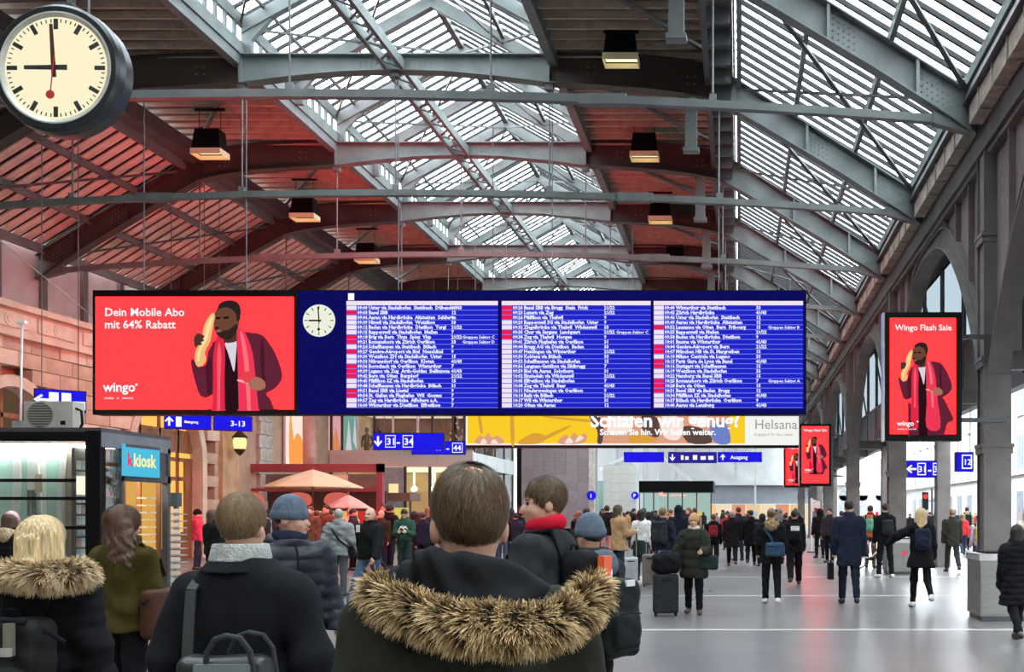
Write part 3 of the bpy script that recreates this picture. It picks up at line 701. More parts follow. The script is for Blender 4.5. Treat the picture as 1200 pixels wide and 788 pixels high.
# --- portrait advert screens on the arcade
def portrait(label, x0, x1, z0, z1, Y, yaw=0, arm=True):
    d = thing('advert_screen', label, 'advert screen', ((x0+x1)/2, Y, z0), yaw, 'portrait advert screens along the arcade')
    w, h = x1-x0, z1-z0
    MB().box((-w/2, 0.0, 0), (w/2, 0.28, h)).build('casing', black, d)
    f_ = w/90.0
    s_ = MB().box((-w/2+6*f_, -0.012, 8*f_), (w/2-7*f_, 0.01, h-7*f_)).build('screen', screen_red, d)
    # picture placed as in the photograph: 4.925 crop pixels to one
    q = f_/4.925; mk_ = q*0.58*1000
    ox = -w/2 + (240-35)*q - 0.79*mk_; oz = h - (200-25)*q + 0.085*mk_
    link('advert_picture', man_low_me, s_, (ox, -0.014, oz), None, (mk_, 1, mk_))
    m = MB(); put_text(m, 'Wingo Flash Sale', 42*q*1.13, -w/2+(92-35)*q, h-(132-25)*q, -0.04, bold=0.012); m.build('advert_headline', s_white, s_); m = MB(); put_text(m, 'wingo', 40*q, -w/2+(104-35)*q, h-(682-25)*q, -0.04, bold=0.02); m.cbox((-w/2+(222-35)*q, -0.04, h-(658-25)*q), (9*q, .002, 9*q))
    m.build('advert_logo', s_white, s_); m = MB(); put_text(m, 'mobile tv internet', 15*q, -w/2+(106-35)*q, h-(706-25)*q, -0.04)
    m.build('advert_tagline', s_white, s_)
    b_ = MB().box((w/2-0.2, 0.1, h*0.8), (5.0-d.location.x, 0.18, h*0.8+0.08)) if arm else MB()
    if arm: b_.build('wall_bracket', dgrey, d); MB().box((w/2-0.2, 0.1, h*0.15), (5.0-d.location.x, 0.18, h*0.15+0.08)).build('wall_bracket', dgrey, d)
    MB().box((-w/2-0.035, 0.02, 0), (-w/2, 0.26, h)).build('side_trim', mat('silver_trim', (0.6, 0.6, 0.6), 0.35, 0.6), d)
    return d
p0, p1 = at(1037, 517, 19.0), at(1127, 366, 19.0)
portrait('large portrait red advert screen on the arcade, nearest to the camera', p0.x, p1.x, p0.z, p1.z, 19.0)
p0, p1 = at(937, 570, 49), at(974, 497, 49)
portrait('small far portrait red advert screen in front of another one', p0.x, p1.x, p0.z, p1.z, 49)
p0, p1 = at(919, 571.5, 60), at(949, 519, 60)
portrait('farthest portrait red advert screen, half hidden behind another', p0.x, p1.x, p0.z, p1.z, 60)

# --- the big round station clock
CY_ = 12.0; cp = at(66, 80, CY_)
sc_ = thing('station_clock', 'large round cream faced station clock hanging at upper left', 'clock', cp)
k_ = CY_/F
MB().lathe([(0, 0.33), (0.66*1.0, 0.33), (0.745, 0.27), (0.76, 0.1), (0.75, 0.0), (0.715, -0.03), (0.66, -0.03), (0.645, 0.02), (0, 0.02)], n=112, axis='y').build('casing', mat('blue_black_enamel', (0.010, 0.012, 0.015), 0.3, 0, 0.1), sc_, smooth=False)
fc = MB().lathe([(0, -0.002), (0.61, -0.002), (0.64, 0.004), (0.64, 0.02)], n=56, axis='y').build('dial', emit('dial_cream', lin((253, 243, 205)), 1.0), sc_)
MB().lathe([(0.60, -0.004), (0.645, -0.012), (0.665, -0.028), (0.64, -0.028), (0.6, -0.006)], n=56, axis='y').build('bezel', mat('bezel_grey', (0.5, 0.48, 0.42), 0.4, 0.3), sc_)
ink = mat('clock_ink', (0.01, 0.01, 0.01), 0.5, 0, 0)
hm = MB().box((-0.024, -0.014, 0.455), (0.024, -0.004, 0.575)).mesh('hour_mark', ink)
for i in range(12): link('hour_mark', hm, sc_, None, (0, math.pi*i/6, 0))
mm_ = MB()
for i in range(60):
    if i % 5:
        t_ = math.pi*i/30; d_ = Vector((math.sin(t_), 0, math.cos(t_))); mm_.bar(d_*0.535+Vector((0, -.006, 0)), d_*0.575+Vector((0, -.006, 0)), 0.012, 0.004, (0, 1, 0))
tag(mm_.build('minute_marks', ink, sc_), kind='stuff')
MB().prism([(-0.36, -0.022), (0.14, -0.03), (0.14, 0.03), (-0.36, 0.022)], -0.03, -0.02, 'y').build('hour_hand', ink, sc_)
MB().prism([(0.026, -0.12), (-0.028, -0.12), (-0.055, 0.50), (-0.02, 0.50)], -0.045, -0.035, 'y').build('minute_hand', mat('hand_maroon', (0.05, 0.008, 0.008), 0.4, 0, 0), sc_)
MB().bar((0.01, -0.055, 0.14), (-0.035, -0.055, -0.33), 0.012, 0.006, (0, 1, 0)).cyl((-0.035, -0.06, -0.33), 0.05, 0.008, 20, 'y').build('second_hand', mat('red_enamel', (0.45, 0.03, 0.02), 0.35, 0, 0), sc_)
h_ = MB(); h_.tube([(0.05, 0.15, 0.72), (0.05, 0.15, 12.8-cp.z)], 0.03, 8); h_.box((-0.05, 0.05, 0.7), (0.15, 0.25, 0.8)); h_.tube([(0.13, 0.12, 0.75), (0.13, 0.12, 1.4), (0.05, 0.15, 1.6)], 0.018, 6)
h_.box((-0.75, 0.1, 12.72-cp.z), (0.1, 0.2, 12.84-cp.z)); h_.build('hanger', dgrey, sc_)

# --- pendant lamps under the deck
lamp_warm = emit('lamp_panel', (1.0, 0.86, 0.5), 1.6)
def pendant(label, X, Y, zb, ztop):
    d = thing('pendant_lamp', label, 'lamp', (X, Y, zb), 0, 'box lamps hanging under the roof')
    m = MB(); m.add([(-.4,-.25,.0),(.4,-.25,0),(.4,.25,0),(-.4,.25,0),(-.33,-.2,.6),(.33,-.2,.6),(.33,.2,.6),(-.33,.2,.6)], [(4,5,6,7),(0,1,5,4),(1,2,6,5),(2,3,7,6),(3,0,4,7)])
    m.build('housing', black, d)
    MB().box((-.385,-.235,0.03), (.385,.235,.05)).build('light_panel', lamp_warm, d)
    m = MB()
    for lo, hi in (((-.42,-.27,-.12),(.42,-.25,.04)), ((-.42,.25,-.12),(.42,.27,.04)), ((-.42,-.25,-.12),(-.4,.25,.04)), ((.4,-.25,-.12),(.42,.25,.04))): m.box(lo, hi)
    m.build('rim', mat('lamp_rim', (0.75, 0.68, 0.42), 0.5, 0, 0.05), d)
    m = MB()
    for x in (-.3, .3): m.tube([(x, 0, .6), (x, 0, ztop-zb)], 0.01, 5)
    m.box((-.42, -.04, ztop-zb), (.42, .04, ztop-zb+.06)); m.build('suspension', black, d)
for n_, (px, py, Y) in zip(('first', 'second', 'third', 'fourth'), ((728, 74, 24.4), (755.5, 186, 30.3), (774, 260, 36.6), (791, 306, 44))):
    p = at(px, py, Y); pendant('%s box lamp from the camera in the right row beside the skylight' % n_, p.x, Y, p.z+.1, 13.1)
for n_, (px, py, Y) in zip(('nearest', 'second', 'third'), ((246, 183, 28.6), (357, 257, 34.6), (430, 307, 40.6))):
    p = at(px, py, Y); pendant('%s box lamp in the left row above the red lit roof' % n_, p.x, Y, p.z+.1, 12.9)

# --- blue wayfinding signs
blue = scol('sign_blue', (34, 28, 232)); blue_d = scol('sign_dark_blue', (44, 36, 150))
def arrow(mb, x, z, s, d, y):
    a = {'down': 0, 'left': -90, 'up': 180, 'right': 90}[d]; c, sn = math.cos(RAD(a)), math.sin(RAD(a))
    def r(p): return (x + (p[0]*c - p[1]*sn)*s, y, z + (p[0]*sn + p[1]*c)*s)
    for poly in ([(-.1, .5), (-.1, -.2), (.1, -.2), (.1, .5)], [(-.42, -.02), (-.3, .1), (.02, -.3), (0, -.52)], [(.42, -.02), (0, -.52), (-.02, -.3), (.3, .1)]): mb.add([r(p) for p in poly], [tuple(range(len(poly)))])
def sign(label, p, w, h, parts, yaw=0, m=None, hang=None, name='direction_sign'):
    d = thing(name, label, 'sign', p, yaw)
    MB().box((0, 0.01, 0), (w, 0.18, h)).build('box', black, d)
    MB().box((0.02, 0.0, 0.02), (w-0.02, 0.02, h-0.02)).build('lit_face', m or blue, d)
    t = MB()
    for q in parts:
        if q[0] == 'a': arrow(t, q[1], h*0.5, h*0.6, q[2], -0.006)
        elif q[0] == 't': put_text(t, q[2], h*q[3] if len(q) > 3 else h*0.5, q[1], h*(0.5 - 0.36*(q[3] if len(q) > 3 else 0.5)), -0.006, bold=0.02)
        elif q[0] == 'f':
            x, w2 = q[1], q[2]; z0, z1 = h*0.14, h*0.86
            for lo, hi in (((x, z0), (x+w2, z0+.03)), ((x, z1-.03), (x+w2, z1)), ((x, z0), (x+.03, z1)), ((x+w2-.03, z0), (x+w2, z1))): t.box((lo[0], -.008, lo[1]), (hi[0], -.004, hi[1]))
        elif q[0] == 'b': t.box((q[1], -.008, h*q[3]), (q[1]+q[2], -.004, h*q[4]))
    if t.v: t.build('lettering', s_white, d, fix=False)
    if hang:
        m_ = MB()
        for x in (w*0.15, w*0.85): m_.tube([(x, 0.1, h), (x, 0.1, (hang(p[0]+x*math.cos(yaw)-.1*math.sin(yaw)) if callable(hang) else hang)-p[2])], 0.012, 5)
        m_.build('hanging_rods', rodm, d)
    return d
p = at(437, 527.5, 46); k_ = 46/F
sign('blue sign with down arrow and track numbers 31 to 34 before the shop', p, 83*k_, 20*k_, [('a', 6*k_, 'down'), ('f', 14.5*k_, 12*k_), ('t', 16*k_, '31', .55), ('t', 27.5*k_, '-', .7), ('f', 35*k_, 12*k_), ('t', 36.5*k_, '34', .55)], hang=sheet_z)
p = at(482, 533, 47.5); k_ = 47.5/F
sign('blue sign for tracks 41 to 44 partly behind another blue sign', p, 63*k_, 16*k_, [('t', 27*k_, '41', .55), ('t', 41*k_, '-', .7), ('f', 48*k_, 12*k_), ('t', 49.5*k_, '44', .55)], hang=sheet_z)
YS = TY[8]-.1; k_ = YS/F; p = at(731, 542, YS)
sign('plain blue sign panel below the long yellow banner', p, 47*k_, 12*k_, [], hang=lambda x: beam_z(x)+.03)
p = at(783, 543, YS)
sign('dark blue sign with a row of white pictograms and down arrow', p, 57*k_, 13*k_, [('a', 5*k_, 'down'), ('b', 15*k_, 3*k_, .3, .7), ('b', 20*k_, 4*k_, .3, .6), ('b', 29*k_, 5*k_, .3, .72), ('b', 38*k_, 6*k_, .3, .62), ('b', 47*k_, 6*k_, .3, .65)], m=blue_d, hang=lambda x: beam_z(x)+.03)
p = at(841, 542, YS)
sign('blue sign with white up arrow at the right end of the far row', p, 52*k_, 12*k_, [('a', 6*k_, 'up'), ('t', 15*k_, 'Ausgang', .5)], hang=lambda x: beam_z(x)+.03)
p = at(1062, 560, TY[2]-.1); k_ = TY[2]/F
sign('blue sign with left arrow and tracks 31 to 34 under the arcade', p, 45*k_, 20*k_, [('a', 6*k_, 'left'), ('f', 13*k_, 10*k_), ('t', 14*k_, '31', .5), ('t', 25*k_, '-', .7), ('f', 31*k_, 10*k_), ('t', 32*k_, '34', .5)], hang=4.5)
p = at(1120, 553, TY[1]-.1); k_ = TY[1]/F
sign('small square blue platform sign under the arcade at right', p, 21*k_, 23*k_, [('f', 7*k_, 12*k_), ('t', 9*k_, '12', .4)], hang=4.5)
p = at(40, 481, 25); k_ = 25/F
sign('blue pictogram sign hanging above the air conditioner', p, 1.08, 0.54, [('a', .15, 'left'), ('b', .3, .2, .12, .86), ('b', .56, .2, .12, .86), ('b', .82, .24, .12, .5)], yaw=RAD(38), hang=sheet_z)
p = at(192, 502.5, 33); k_ = 33/F
sign('blue double sign with exit arrow hanging before the wooden shopfront', p, 1.36, 0.5, [('a', .15, 'up'), ('b', .34, .16, .15, .8), ('t', .58, 'Ausgang', .24), ('t', .58, 'Exit', .2)], yaw=RAD(28), hang=sheet_z)
p2 = Vector(p) + Vector((1.42*math.cos(RAD(28)), 1.42*math.sin(RAD(28)), 0))
sign('blue sign panel for tracks 3 to 13 right of the exit arrow sign', p2, 1.16, 0.5, [('t', .5, '3-13', .5)], yaw=RAD(28), hang=sheet_z)

# --- long banner behind the board
NY = TY[3]-.15; k_ = NY/F; p = at(546, 525, NY)
bn = thing('advert_banner', 'long yellow and white lit banner hanging behind the departure board', 'banner', p)
bw, bh = 390*k_, 1.9
MB().box((0, 0, 0), (bw, 0.3, bh)).build('frame', black, bn)
y_ = scol('banner_yellow', (250, 205, 40)); wht = scol('banner_white', (244, 246, 240))
MB().box((0, -0.01, 3*k_), (bw, 0.01, bh-.05)).build('lit_face', wht, bn)
pic = MB(); mats_ = [y_, scol('banner_orange', (222, 160, 60)), scol('banner_skin', (222, 160, 130)), scol('banner_brown', (92, 70, 66)), scol('banner_pink', (248, 226, 216)), scol('banner_blue', (110, 130, 200))]
def bp(i, pts, lay):
    pic.cur = i; o = smooth_closed([((x-546)*k_, (525-y)*k_) for x, y in pts], 3); pic.add([(a_, -0.012-0.001*lay, b_) for a_, b_ in o], [tuple(range(len(o)))])
pic.cur = 0; pic.add([((x-546)*k_, -0.012, (525-y)*k_) for x, y in ((548, 520), (702, 520), (702, 487), (548, 487))], [(0, 1, 2, 3)])
pic.cur = 2; pic.add([((x-546)*k_, -0.012, (525-y)*k_) for x, y in ((702, 520), (858, 520), (858, 480), (702, 480))], [(0, 1, 2, 3)])
pic.cur = 0; pic.add([((x-546)*k_, -0.013, (525-y)*k_) for x, y in ((855, 520), (873, 520), (873, 480), (855, 480))], [(0, 1, 2, 3)])
bp(1, [(598, 487), (602, 487), (603, 520), (599, 520)], 2); bp(1, [(622, 519), (664, 500), (666, 502), (632, 519)], 2); bp(1, [(560, 487), (563, 487), (566, 506), (563, 507)], 2); bp(1, [(640, 488), (690, 492), (688, 495), (642, 490)], 2); bp(1, [(606, 520), (625, 508), (640, 512), (632, 520)], 2)
bp(2, [(558, 520), (562, 511), (568, 513), (572, 508), (577, 513), (584, 511), (590, 520)], 3); bp(4, [(563, 520), (567, 514), (571, 520)], 4); bp(4, [(575, 520), (579, 515), (584, 520)], 5)
bp(2, [(654, 520), (662, 510), (668, 513), (673, 507), (678, 512), (685, 508), (688, 514), (682, 520)], 3); bp(4, [(662, 520), (667, 513), (672, 519)], 4); bp(4, [(674, 519), (679, 511), (684, 514)], 5)
bp(3, [(690, 487), (706, 492), (706, 518), (700, 519), (700, 505)], 3); bp(4, [(712, 488), (736, 486), (740, 505), (716, 510)], 3); bp(3, [(752, 487), (770, 490), (772, 512), (755, 508)], 3); bp(4, [(776, 488), (800, 492), (796, 515), (778, 512)], 4)
bp(3, [(800, 500), (826, 504), (834, 519), (806, 519)], 3); bp(5, [(832, 500), (850, 496), (856, 519), (838, 519)], 4); bp(1, [(742, 508), (770, 514), (760, 519), (738, 519)], 5); bp(4, [(808, 487), (828, 488), (826, 500), (810, 498)], 4); bp(2, [(716, 512), (732, 508), (736, 519), (718, 519)], 5)
pic.build('banner_picture', mats_, bn)
t = MB(); put_text(t, 'Schlafen wir genug?', 0.70, (692-546)*k_, (525-500.5)*k_, -0.03, bold=0.03); put_text(t, 'Schauen Sie hin. Wir helfen weiter.', 0.30, (703-546)*k_, (525-510)*k_, -0.03, bold=0.03); t.build('banner_lettering', s_white, bn)
t = MB(); put_text(t, 'Helsana', 0.50, (884-546)*k_, (525-503)*k_, -0.03, bold=0.0); put_text(t, 'Engagiert für das Leben', 0.15, (884-546)*k_, (525-511)*k_, -0.03); t.build('banner_logo', scol('banner_grey', (150, 150, 160)), bn)
m = MB()
for x in (0.3, bw/2, bw-.3): m.tube([(x, .15, bh), (x, .15, beam_z(p.x+x)+.03-p.z)], .015, 5)
m.build('hanging_rods', rodm, bn)
# ---------------------------------------------------------------- buildings at the far end, shops, kiosk, café
conc = mat('pale_grey_concrete', (0.50, 0.52, 0.53), 0.8, 0, 0.12, 0.6, 0.1, 6)
conc_d = mat('blue_grey_shutter', (0.20, 0.22, 0.25), 0.6, 0, 0.1, 1)
clear = glass('shop_glass', (0.96, 0.98, 0.98), 0.06)
warm_wall = mat('cream_shop_wall', (0.75, 0.60, 0.36), 0.7, 0, 0.15, 1.5)
# far wall of the hall, concrete with a cornice, shutters and a warm lit ground floor
wb = thing('wall_back', kind='structure')
BYF = 112.0
def rect(px0, py0, px1, py1, Y): a = at(px0, py1, Y); b = at(px1, py0, Y); return a.x, a.z, b.x, b.z
m = MB(); m.box((-46, BYF, 5.2), (11, BYF+0.6, 16)); m.box((-46, BYF+.05, 0), (-17, BYF+0.6, 5.2)); m.build('concrete_front', conc, wb)
x0, z0, x1, z1 = rect(838, 566, 925, 573, BYF-.5)
MB().box((-5, BYF-1.2, 4.7), (12, BYF, 5.25)).build('cornice', conc, wb)
MB().box((-4, BYF-0.2, 2.7), (10, BYF+0.3, 4.7)).build('shutter', conc_d, wb)
for i in range(9): MB().box((-46+6.5*i, BYF-0.06, 5.3), (-46+6.5*i+0.25, BYF, 16)).build('pilaster_strip', mat('joint_grey', (0.4, 0.42, 0.44), 0.8), wb)
for i in range(9):
    MB().box((-4+1.6*i, BYF+0.1, 0.2), (-4+1.6*i+1.5, BYF+0.16, 2.65)).build('lit_shop_window', emit('shop_glow_%d' % (i % 3), [(1.0, 0.62, 0.28), (1.0, 0.8, 0.55), (0.9, 0.35, 0.2)][i % 3], 0.9), wb)
MB().box((-17, BYF+0.1, 0), (-4, BYF+0.3, 5.2)).build('glazed_front', glass('far_glass', (0.6, 0.72, 0.7), 0.1, 0.05), wb)
MB().box((-30, BYF+6, 0), (30, BYF+6.4, 8)).build('inner_wall', mat('pale_mint_wall', (0.62, 0.72, 0.68), 0.8), wb)
for i in range(9): MB().box((-17+1.6*i-.04, BYF+.05, 0), (-17+1.6*i+.04, BYF+.2, 5.2)).build('mullion', mat('grey_mullion', (0.3, 0.32, 0.33), .5), wb)
# upper clerestory at the end of the roof, below it open
wc = thing('wall_end_gable', kind='structure')
g = MB(); g.box((XC-13, YB+0.3, 8.3), (4.9, YB+0.5, 13.1)); g.build('gable_sheet', mat('pale_gable_panel', (0.48, 0.5, 0.5), 0.7), wc)
for i in range(14): MB().box((XC-13+1.95*i, YB+0.2, 8.3), (XC-13+1.95*i+.1, YB+.32, 13.1)).build('gable_post', steel, wc)
# white street lamp post, diagonal struts
sp = thing('lamp_post', 'thin white post standing in the far crowd below the blue signs', 'post', at(885, 610, 84).xy.to_3d()+Vector((0, 0, 0)))
MB().tube([(0, 0, 0), (0, 0, 5.6)], [0.09, 0.07], 8).build('shaft', whitem, sp); MB().cyl((0, 0, 1.3), 0.2, 0.5, 10).build('control_box', mat('pale_blue_box', (.5, .68, .75), .5), sp)
st = thing('support_frame', 'pale white v shaped struts rising behind the black canopy', 'strut', (-9.0, 100, 0))
m = MB(); m.box((-1.3, -.3, 0), (-.4, .3, 9)); m.box((.2, -.3, 0), (1.1, .3, 9)); m.bar((1.0, 0, 7.6), (5.0, 0, 4.2), .3, .3); m.bar((-1.2, 0, 7.6), (-4.6, 0, 5.9), .3, .3); m.build('struts', whitem, st)
# square pillars
brick = mat('mauve_grey_brick', (0.30, 0.25, 0.26), 0.85, 0, 0.12, 1.5, 0.25, 30, (1, 1, 4))
x0, _, x1, _ = rect(611, 0, 690, 600, 62)
pt = thing('service_tower', 'broad mauve grey brick tower standing below the yellow banner', 'tower', ((x0+x1)/2, 62, 0))
w = x1-x0
core = MB().box((-w/2+.02, .02, 0), (w/2-.02, 4, 7.0)).build('tower_core', brick, pt)
bmat_ = [brick, mat('mauve_grey_brick_light', (0.34, 0.29, 0.30), .85, 0, .12, 1.5, .2, 30)]
bk_ = [MB().box((.01, 0, .01), (w/6-.01, .03+.006*i, .49)).mesh('brick', bmat_[i]) for i in (0, 1)]
for r in range(13):
    for c in range(6): link('brick', bk_[R.random() < .4], pt, (-w/2+w/6*c, -.01, .5*r))
MB().box((-w/2-.25, -.1, 0), (-w/2, .1, 7)).build('edge_post', black, pt); MB().box((w/2, -.05, 0), (w/2+.35, .2, 7)).build('edge_trim', mat('cream_trim', (.62, .58, .5), .6), pt)
x0, z0, x1, z1 = rect(707, 545, 745, 602, 75)
pt = thing('concrete_pillar', 'pale concrete block pillar between the brick tower and black canopy', 'pillar', ((x0+x1)/2, 75, 0)); w = x1-x0
MB().box((-w/2, 0, 0), (w/2, 2.4, 5.2)).build('core', conc, pt)
pl = MB().box((.01, -.04, .01), (w/2-.01, 0, .63)).mesh('panel', mat('pale_beige_concrete', (.78, .74, .69), .8, 0, .1, 1))
for r in range(8):
    for c in (0, 1): link('panel', pl, pt, (-w/2+c*w/2, 0, .645*r))
for px, lab in ((693, 'small round blue sign on the edge of the brick tower'), (744, 'small round blue sign on the edge of the concrete pillar')):
    Y = 61.5 if px < 700 else 74.5; p = at(px, 581, Y)
    d = thing('round_sign', lab, 'sign', p); MB().cyl((0, 0, 0), .28, .06, 20, 'y').build('disc', blue, d); m = MB(); put_text(m, 'i' if px < 700 else 'P', .35, -.06 if px < 700 else -.12, -.13, -.01, bold=.03); m.build('lettering', s_white, d)
    MB().box((-.04, .06, -.04), (.04, .45, .04)).build('bracket', dgrey, d)
# black canopy pavilion
x0, z0, x1, z1 = rect(746, 564, 836, 577, 86)
pv = thing('pavilion', 'glass pavilion with a thick black flat canopy in the background', 'pavilion', ((x0+x1)/2, 86, 0)); w = x1-x0
MB().box((-w/2, 0, z0), (w/2, 6, z1)).build('canopy', black, pv)
for i in range(6): MB().box((-w/2+.15+i*(w-.4)/5, .2, 0), (-w/2+.25+i*(w-.4)/5, .3, z0)).build('post', dgrey, pv)
for i in range(5): MB().box((-w/2+.25+i*(w-.4)/5, .24, .1), (-w/2+.15+(i+1)*(w-.4)/5, .26, z0)).build('pane', clear, pv)
MB().box((-w/2+.3, 4, .2), (w/2-.3, 4.2, z0)).build('back_panel', emit('pale_mint_lit', (.55, .75, .68), .8), pv); MB().box((-w/2+3, 3.5, .2), (w/2-1, 3.9, 1.9)).build('lit_counter', emit('lit_counter', (.95, .8, .3), .8), pv)

# two storey shop block
bx0_, bx1_ = -20.0, at(545, 0, 50).x
sb = thing('shop_block', 'two storey glass shop block with pinkish band behind the café', 'shop', ((bx0_+bx1_)/2, 50, 0))
def loc(x): return x-(bx0_+bx1_)/2
hw = (bx1_-bx0_)/2; D = 11.0
pinkband = mat('pale_pink_cladding', (0.62, 0.50, 0.46), 0.5, 0, 0.05, 1)
gcl = mat('grey_white_cladding', (0.66, 0.67, 0.67), 0.5, 0, 0.05, 1)
for i in range(4): MB().box((-hw+1.75*i+.01, 0, 3.94), (-hw+1.75*(i+1)-.01, .25, 4.73)).build('fascia_panel', pinkband, sb)
for i in range(5): MB().box((hw-.25, 2.2*i+.02+.25*(i == 0), 3.94), (hw, 2.2*i+2.18, 4.73)).build('fascia_panel', gcl, sb)
MB().box((-hw, .25, 3.94), (hw-.25, D, 4.1)).build('floor_slab', gcl, sb); MB().box((-hw, 0, 6.9), (hw, D, 7.3)).build('roof_slab', gcl, sb)
MB().box((-hw, 5.0, 0), (hw-.05, 5.2, 3.94)).build('back_wall', warm_wall, sb); MB().box((-hw, 6, 4.1), (hw-.05, 6.2, 6.9)).build('back_wall', mat('brown_shop_wall', (.22, .15, .1), .7, 0, .3, 1), sb)
MB().box((-hw, 0.1, 0), (-hw+.1, D, 6.9)).build('party_wall', warm_wall, sb)
fxs = [-hw+.05] + [loc(at(px, 0, 50).x) for px in (448, 474, 503, 526)] + [hw-.05]
for x in fxs: MB().box((x-.06, .05, 0), (x+.06, .17, 3.94)).build('mullion', dgrey, sb)
for a_, b_ in zip(fxs, fxs[1:]): MB().box((a_+.06, .1, .05), (b_-.06, .12, 3.9)).build('shop_pane', clear, sb)
for i in range(5): MB().box((hw-.13, 2.2*i+.02, .05), (hw-.11, 2.2*i+2.15, 3.9)).build('shop_pane', clear, sb); MB().box((hw-.16, 2.2*i+2.14, 0), (hw-.06, 2.2*i+2.24, 6.9)).build('mullion', dgrey, sb)
ux = [-hw+.05] + [loc(at(px, 0, 50).x) for px in (400, 419, 438, 460, 489, 506, 530)] + [hw-.05]
for i, x in enumerate(ux): MB().box((x-.05, .05, 4.73), (x+.05, .13, 6.9)).build('upper_mullion', whitem if i in (2, 4, 5) else dgrey, sb)
for a_, b_ in zip(ux, ux[1:]): MB().box((a_+.05, .08, 4.75), (b_-.05, .1, 6.88)).build('upper_pane', clear, sb)
for i in range(5): MB().box((hw-.13, 2.2*i+.02, 4.75), (hw-.11, 2.2*i+2.15, 6.88)).build('upper_pane', clear, sb)
MB().box((loc(at(448, 0, 50).x)+.1, -.02, .3), (loc(at(474, 0, 50).x)-.06, .08, 3.9)).build('grey_front_panel', mat('grey_front', (.3, .31, .33), .5), sb)
MB().box((loc(at(456, 0, 50).x), -.05, 2.3), (loc(at(467, 0, 50).x), -.01, 3.1)).build('lit_poster', emit('lit_poster', (1.0, .8, .4), 1.0), sb)
for px in range(478, 545, 8):
    x = loc(at(px, 0, 51.5).x); MB().lathe([(0, 2.75), (.12, 2.8), (.14, 2.9), (.05, 3.02), (.012, 3.05), (.012, 3.94)], (x, 1.5+.9*(px % 3), 0), 10).build('pendant', emit('bulb_warm', (1.0, .85, .55), 4.0), sb)
for i in range(4): MB().box((-hw+1.0+1.5*i, 4.2, .0), (-hw+2.2+1.5*i, 4.95, 1.6)).build('shelf_unit', mat('dark_shelf', (.12, .09, .07), .6), sb)
MB().box((loc(at(476, 0, 52).x), 2, 0), (loc(at(520, 0, 52).x), 2.8, 1.15)).build('counter', mat('pale_counter', (.7, .62, .42), .4), sb)
MB().box((-hw+.3, .5, 3.85), (hw-.3, 4.8, 3.9)).build('ceiling_light', emit('shop_ceiling', (1.0, .82, .52), 1.6), sb); MB().box((-hw+.3, 1.0, 6.8), (hw-.3, 5.5, 6.86)).build('upper_light', emit('upper_shop_ceiling', (1.0, .82, .6), .9), sb)
pic_cols = {'rose': (.9, .45, .5), 'teal': (.25, .55, .5), 'orange': (.9, .3, .12), 'white': (.9, .88, .85)}
x = loc(at(381, 0, 50).x); MB().box((x, .2, 4.75), (x+.75, .24, 6.8)).build('window_poster', emit('poster_rose', pic_cols['rose'], .9), sb)
MB().add([(x+.2, .19, 4.75), (x+.45, .19, 5.9), (x+.7, .19, 4.75)], [(0, 1, 2)]).build('poster_figure', emit('poster_orange', pic_cols['orange'], .9), sb)
x = loc(at(401, 0, 50).x); MB().box((x, .2, 4.75), (x+.68, .24, 6.8)).build('window_poster', emit('poster_teal', pic_cols['teal'], .7), sb)
MB().add([(x+.1, .19, 4.75), (x+.25, .19, 6.3), (x+.4, .19, 4.75), (x+.45, .19, 5.2), (x+.55, .19, 6.5), (x+.65, .19, 4.75)], [(0, 1, 2), (3, 4, 5)]).build('poster_figure', emit('poster_white', pic_cols['white'], .8), sb)
def mannequin(x, y, lab, m_):
    d = thing('mannequin', lab, 'mannequin', ((bx0_+bx1_)/2+x, 50+y, 4.1), 0, 'mannequins in the upper shop window')
    MB().lathe([(.0, 0), (.16, .02), (.14, .75), (.17, .95), (.13, 1.12), (.2, 1.4), (.07, 1.5), (.05, 1.56), (.1, 1.68), (.08, 1.8), (0, 1.84)], n=14).build('figure', m_, d, smooth=True)
    MB().tube([(-.2, 0, 1.4), (-.27, .05, 1.1), (-.22, -.1, .85)], [.055, .045, .035], 8).build('arm', m_, d); MB().tube([(.2, 0, 1.4), (.27, .05, 1.1), (.22, -.1, .85)], [.055, .045, .035], 8).build('arm', m_, d)
dk = mat('dark_mannequin_clothes', (.06, .055, .05), .7)
mannequin(loc(at(431, 0, 51).x), .9, 'dark dressed mannequin in the upper window nearest the posters', dk); mannequin(loc(at(443, 0, 51).x), 1.2, 'dark mannequin in the upper window right beside the first one', dk)
for i, px in enumerate((579, 585, 592)): mannequin(hw-.5, 1.6+1.9*i, ['white', 'second white', 'farthest white'][i] + ' mannequin in the side window of the shop block', whitem)
xt_ = at(533, 0, 51).x
ct = thing('christmas_tree', 'dark decorated christmas tree in the upper shop window corner', 'tree', (xt_, 51, 4.1))
m = MB()
for i in range(9):
    z = .3+.28*i; r = .42*(1-i/9.5)
    for k in range(14):
        t_ = 2*math.pi*k/14+i*.3; m.add([(0, 0, z+.35), (r*math.cos(t_-.2), r*math.sin(t_-.2), z-.05), (r*1.1*math.cos(t_), r*1.1*math.sin(t_), z-.12), (r*math.cos(t_+.2), r*math.sin(t_+.2), z-.05)], [(0, 1, 2), (0, 2, 3)])
m.build('branches', mat('dark_fir', (.05, .05, .03), .8), ct, fix=False); MB().tube([(0, 0, 0), (0, 0, .5)], .06, 6).build('trunk', wood, ct)
m = MB()
for i in range(40):
    z = R.uniform(.2, 2.4); r = .46*(1-z/2.9); t_ = R.uniform(0, 6.28); m.lathe([(0, -.05), (.05, 0), (0, .05)], (r*math.cos(t_), r*math.sin(t_), z), 6)
tag(m.build('baubles', emit('bauble_glow', (.9, .5, .25), .8), ct), kind='stuff')

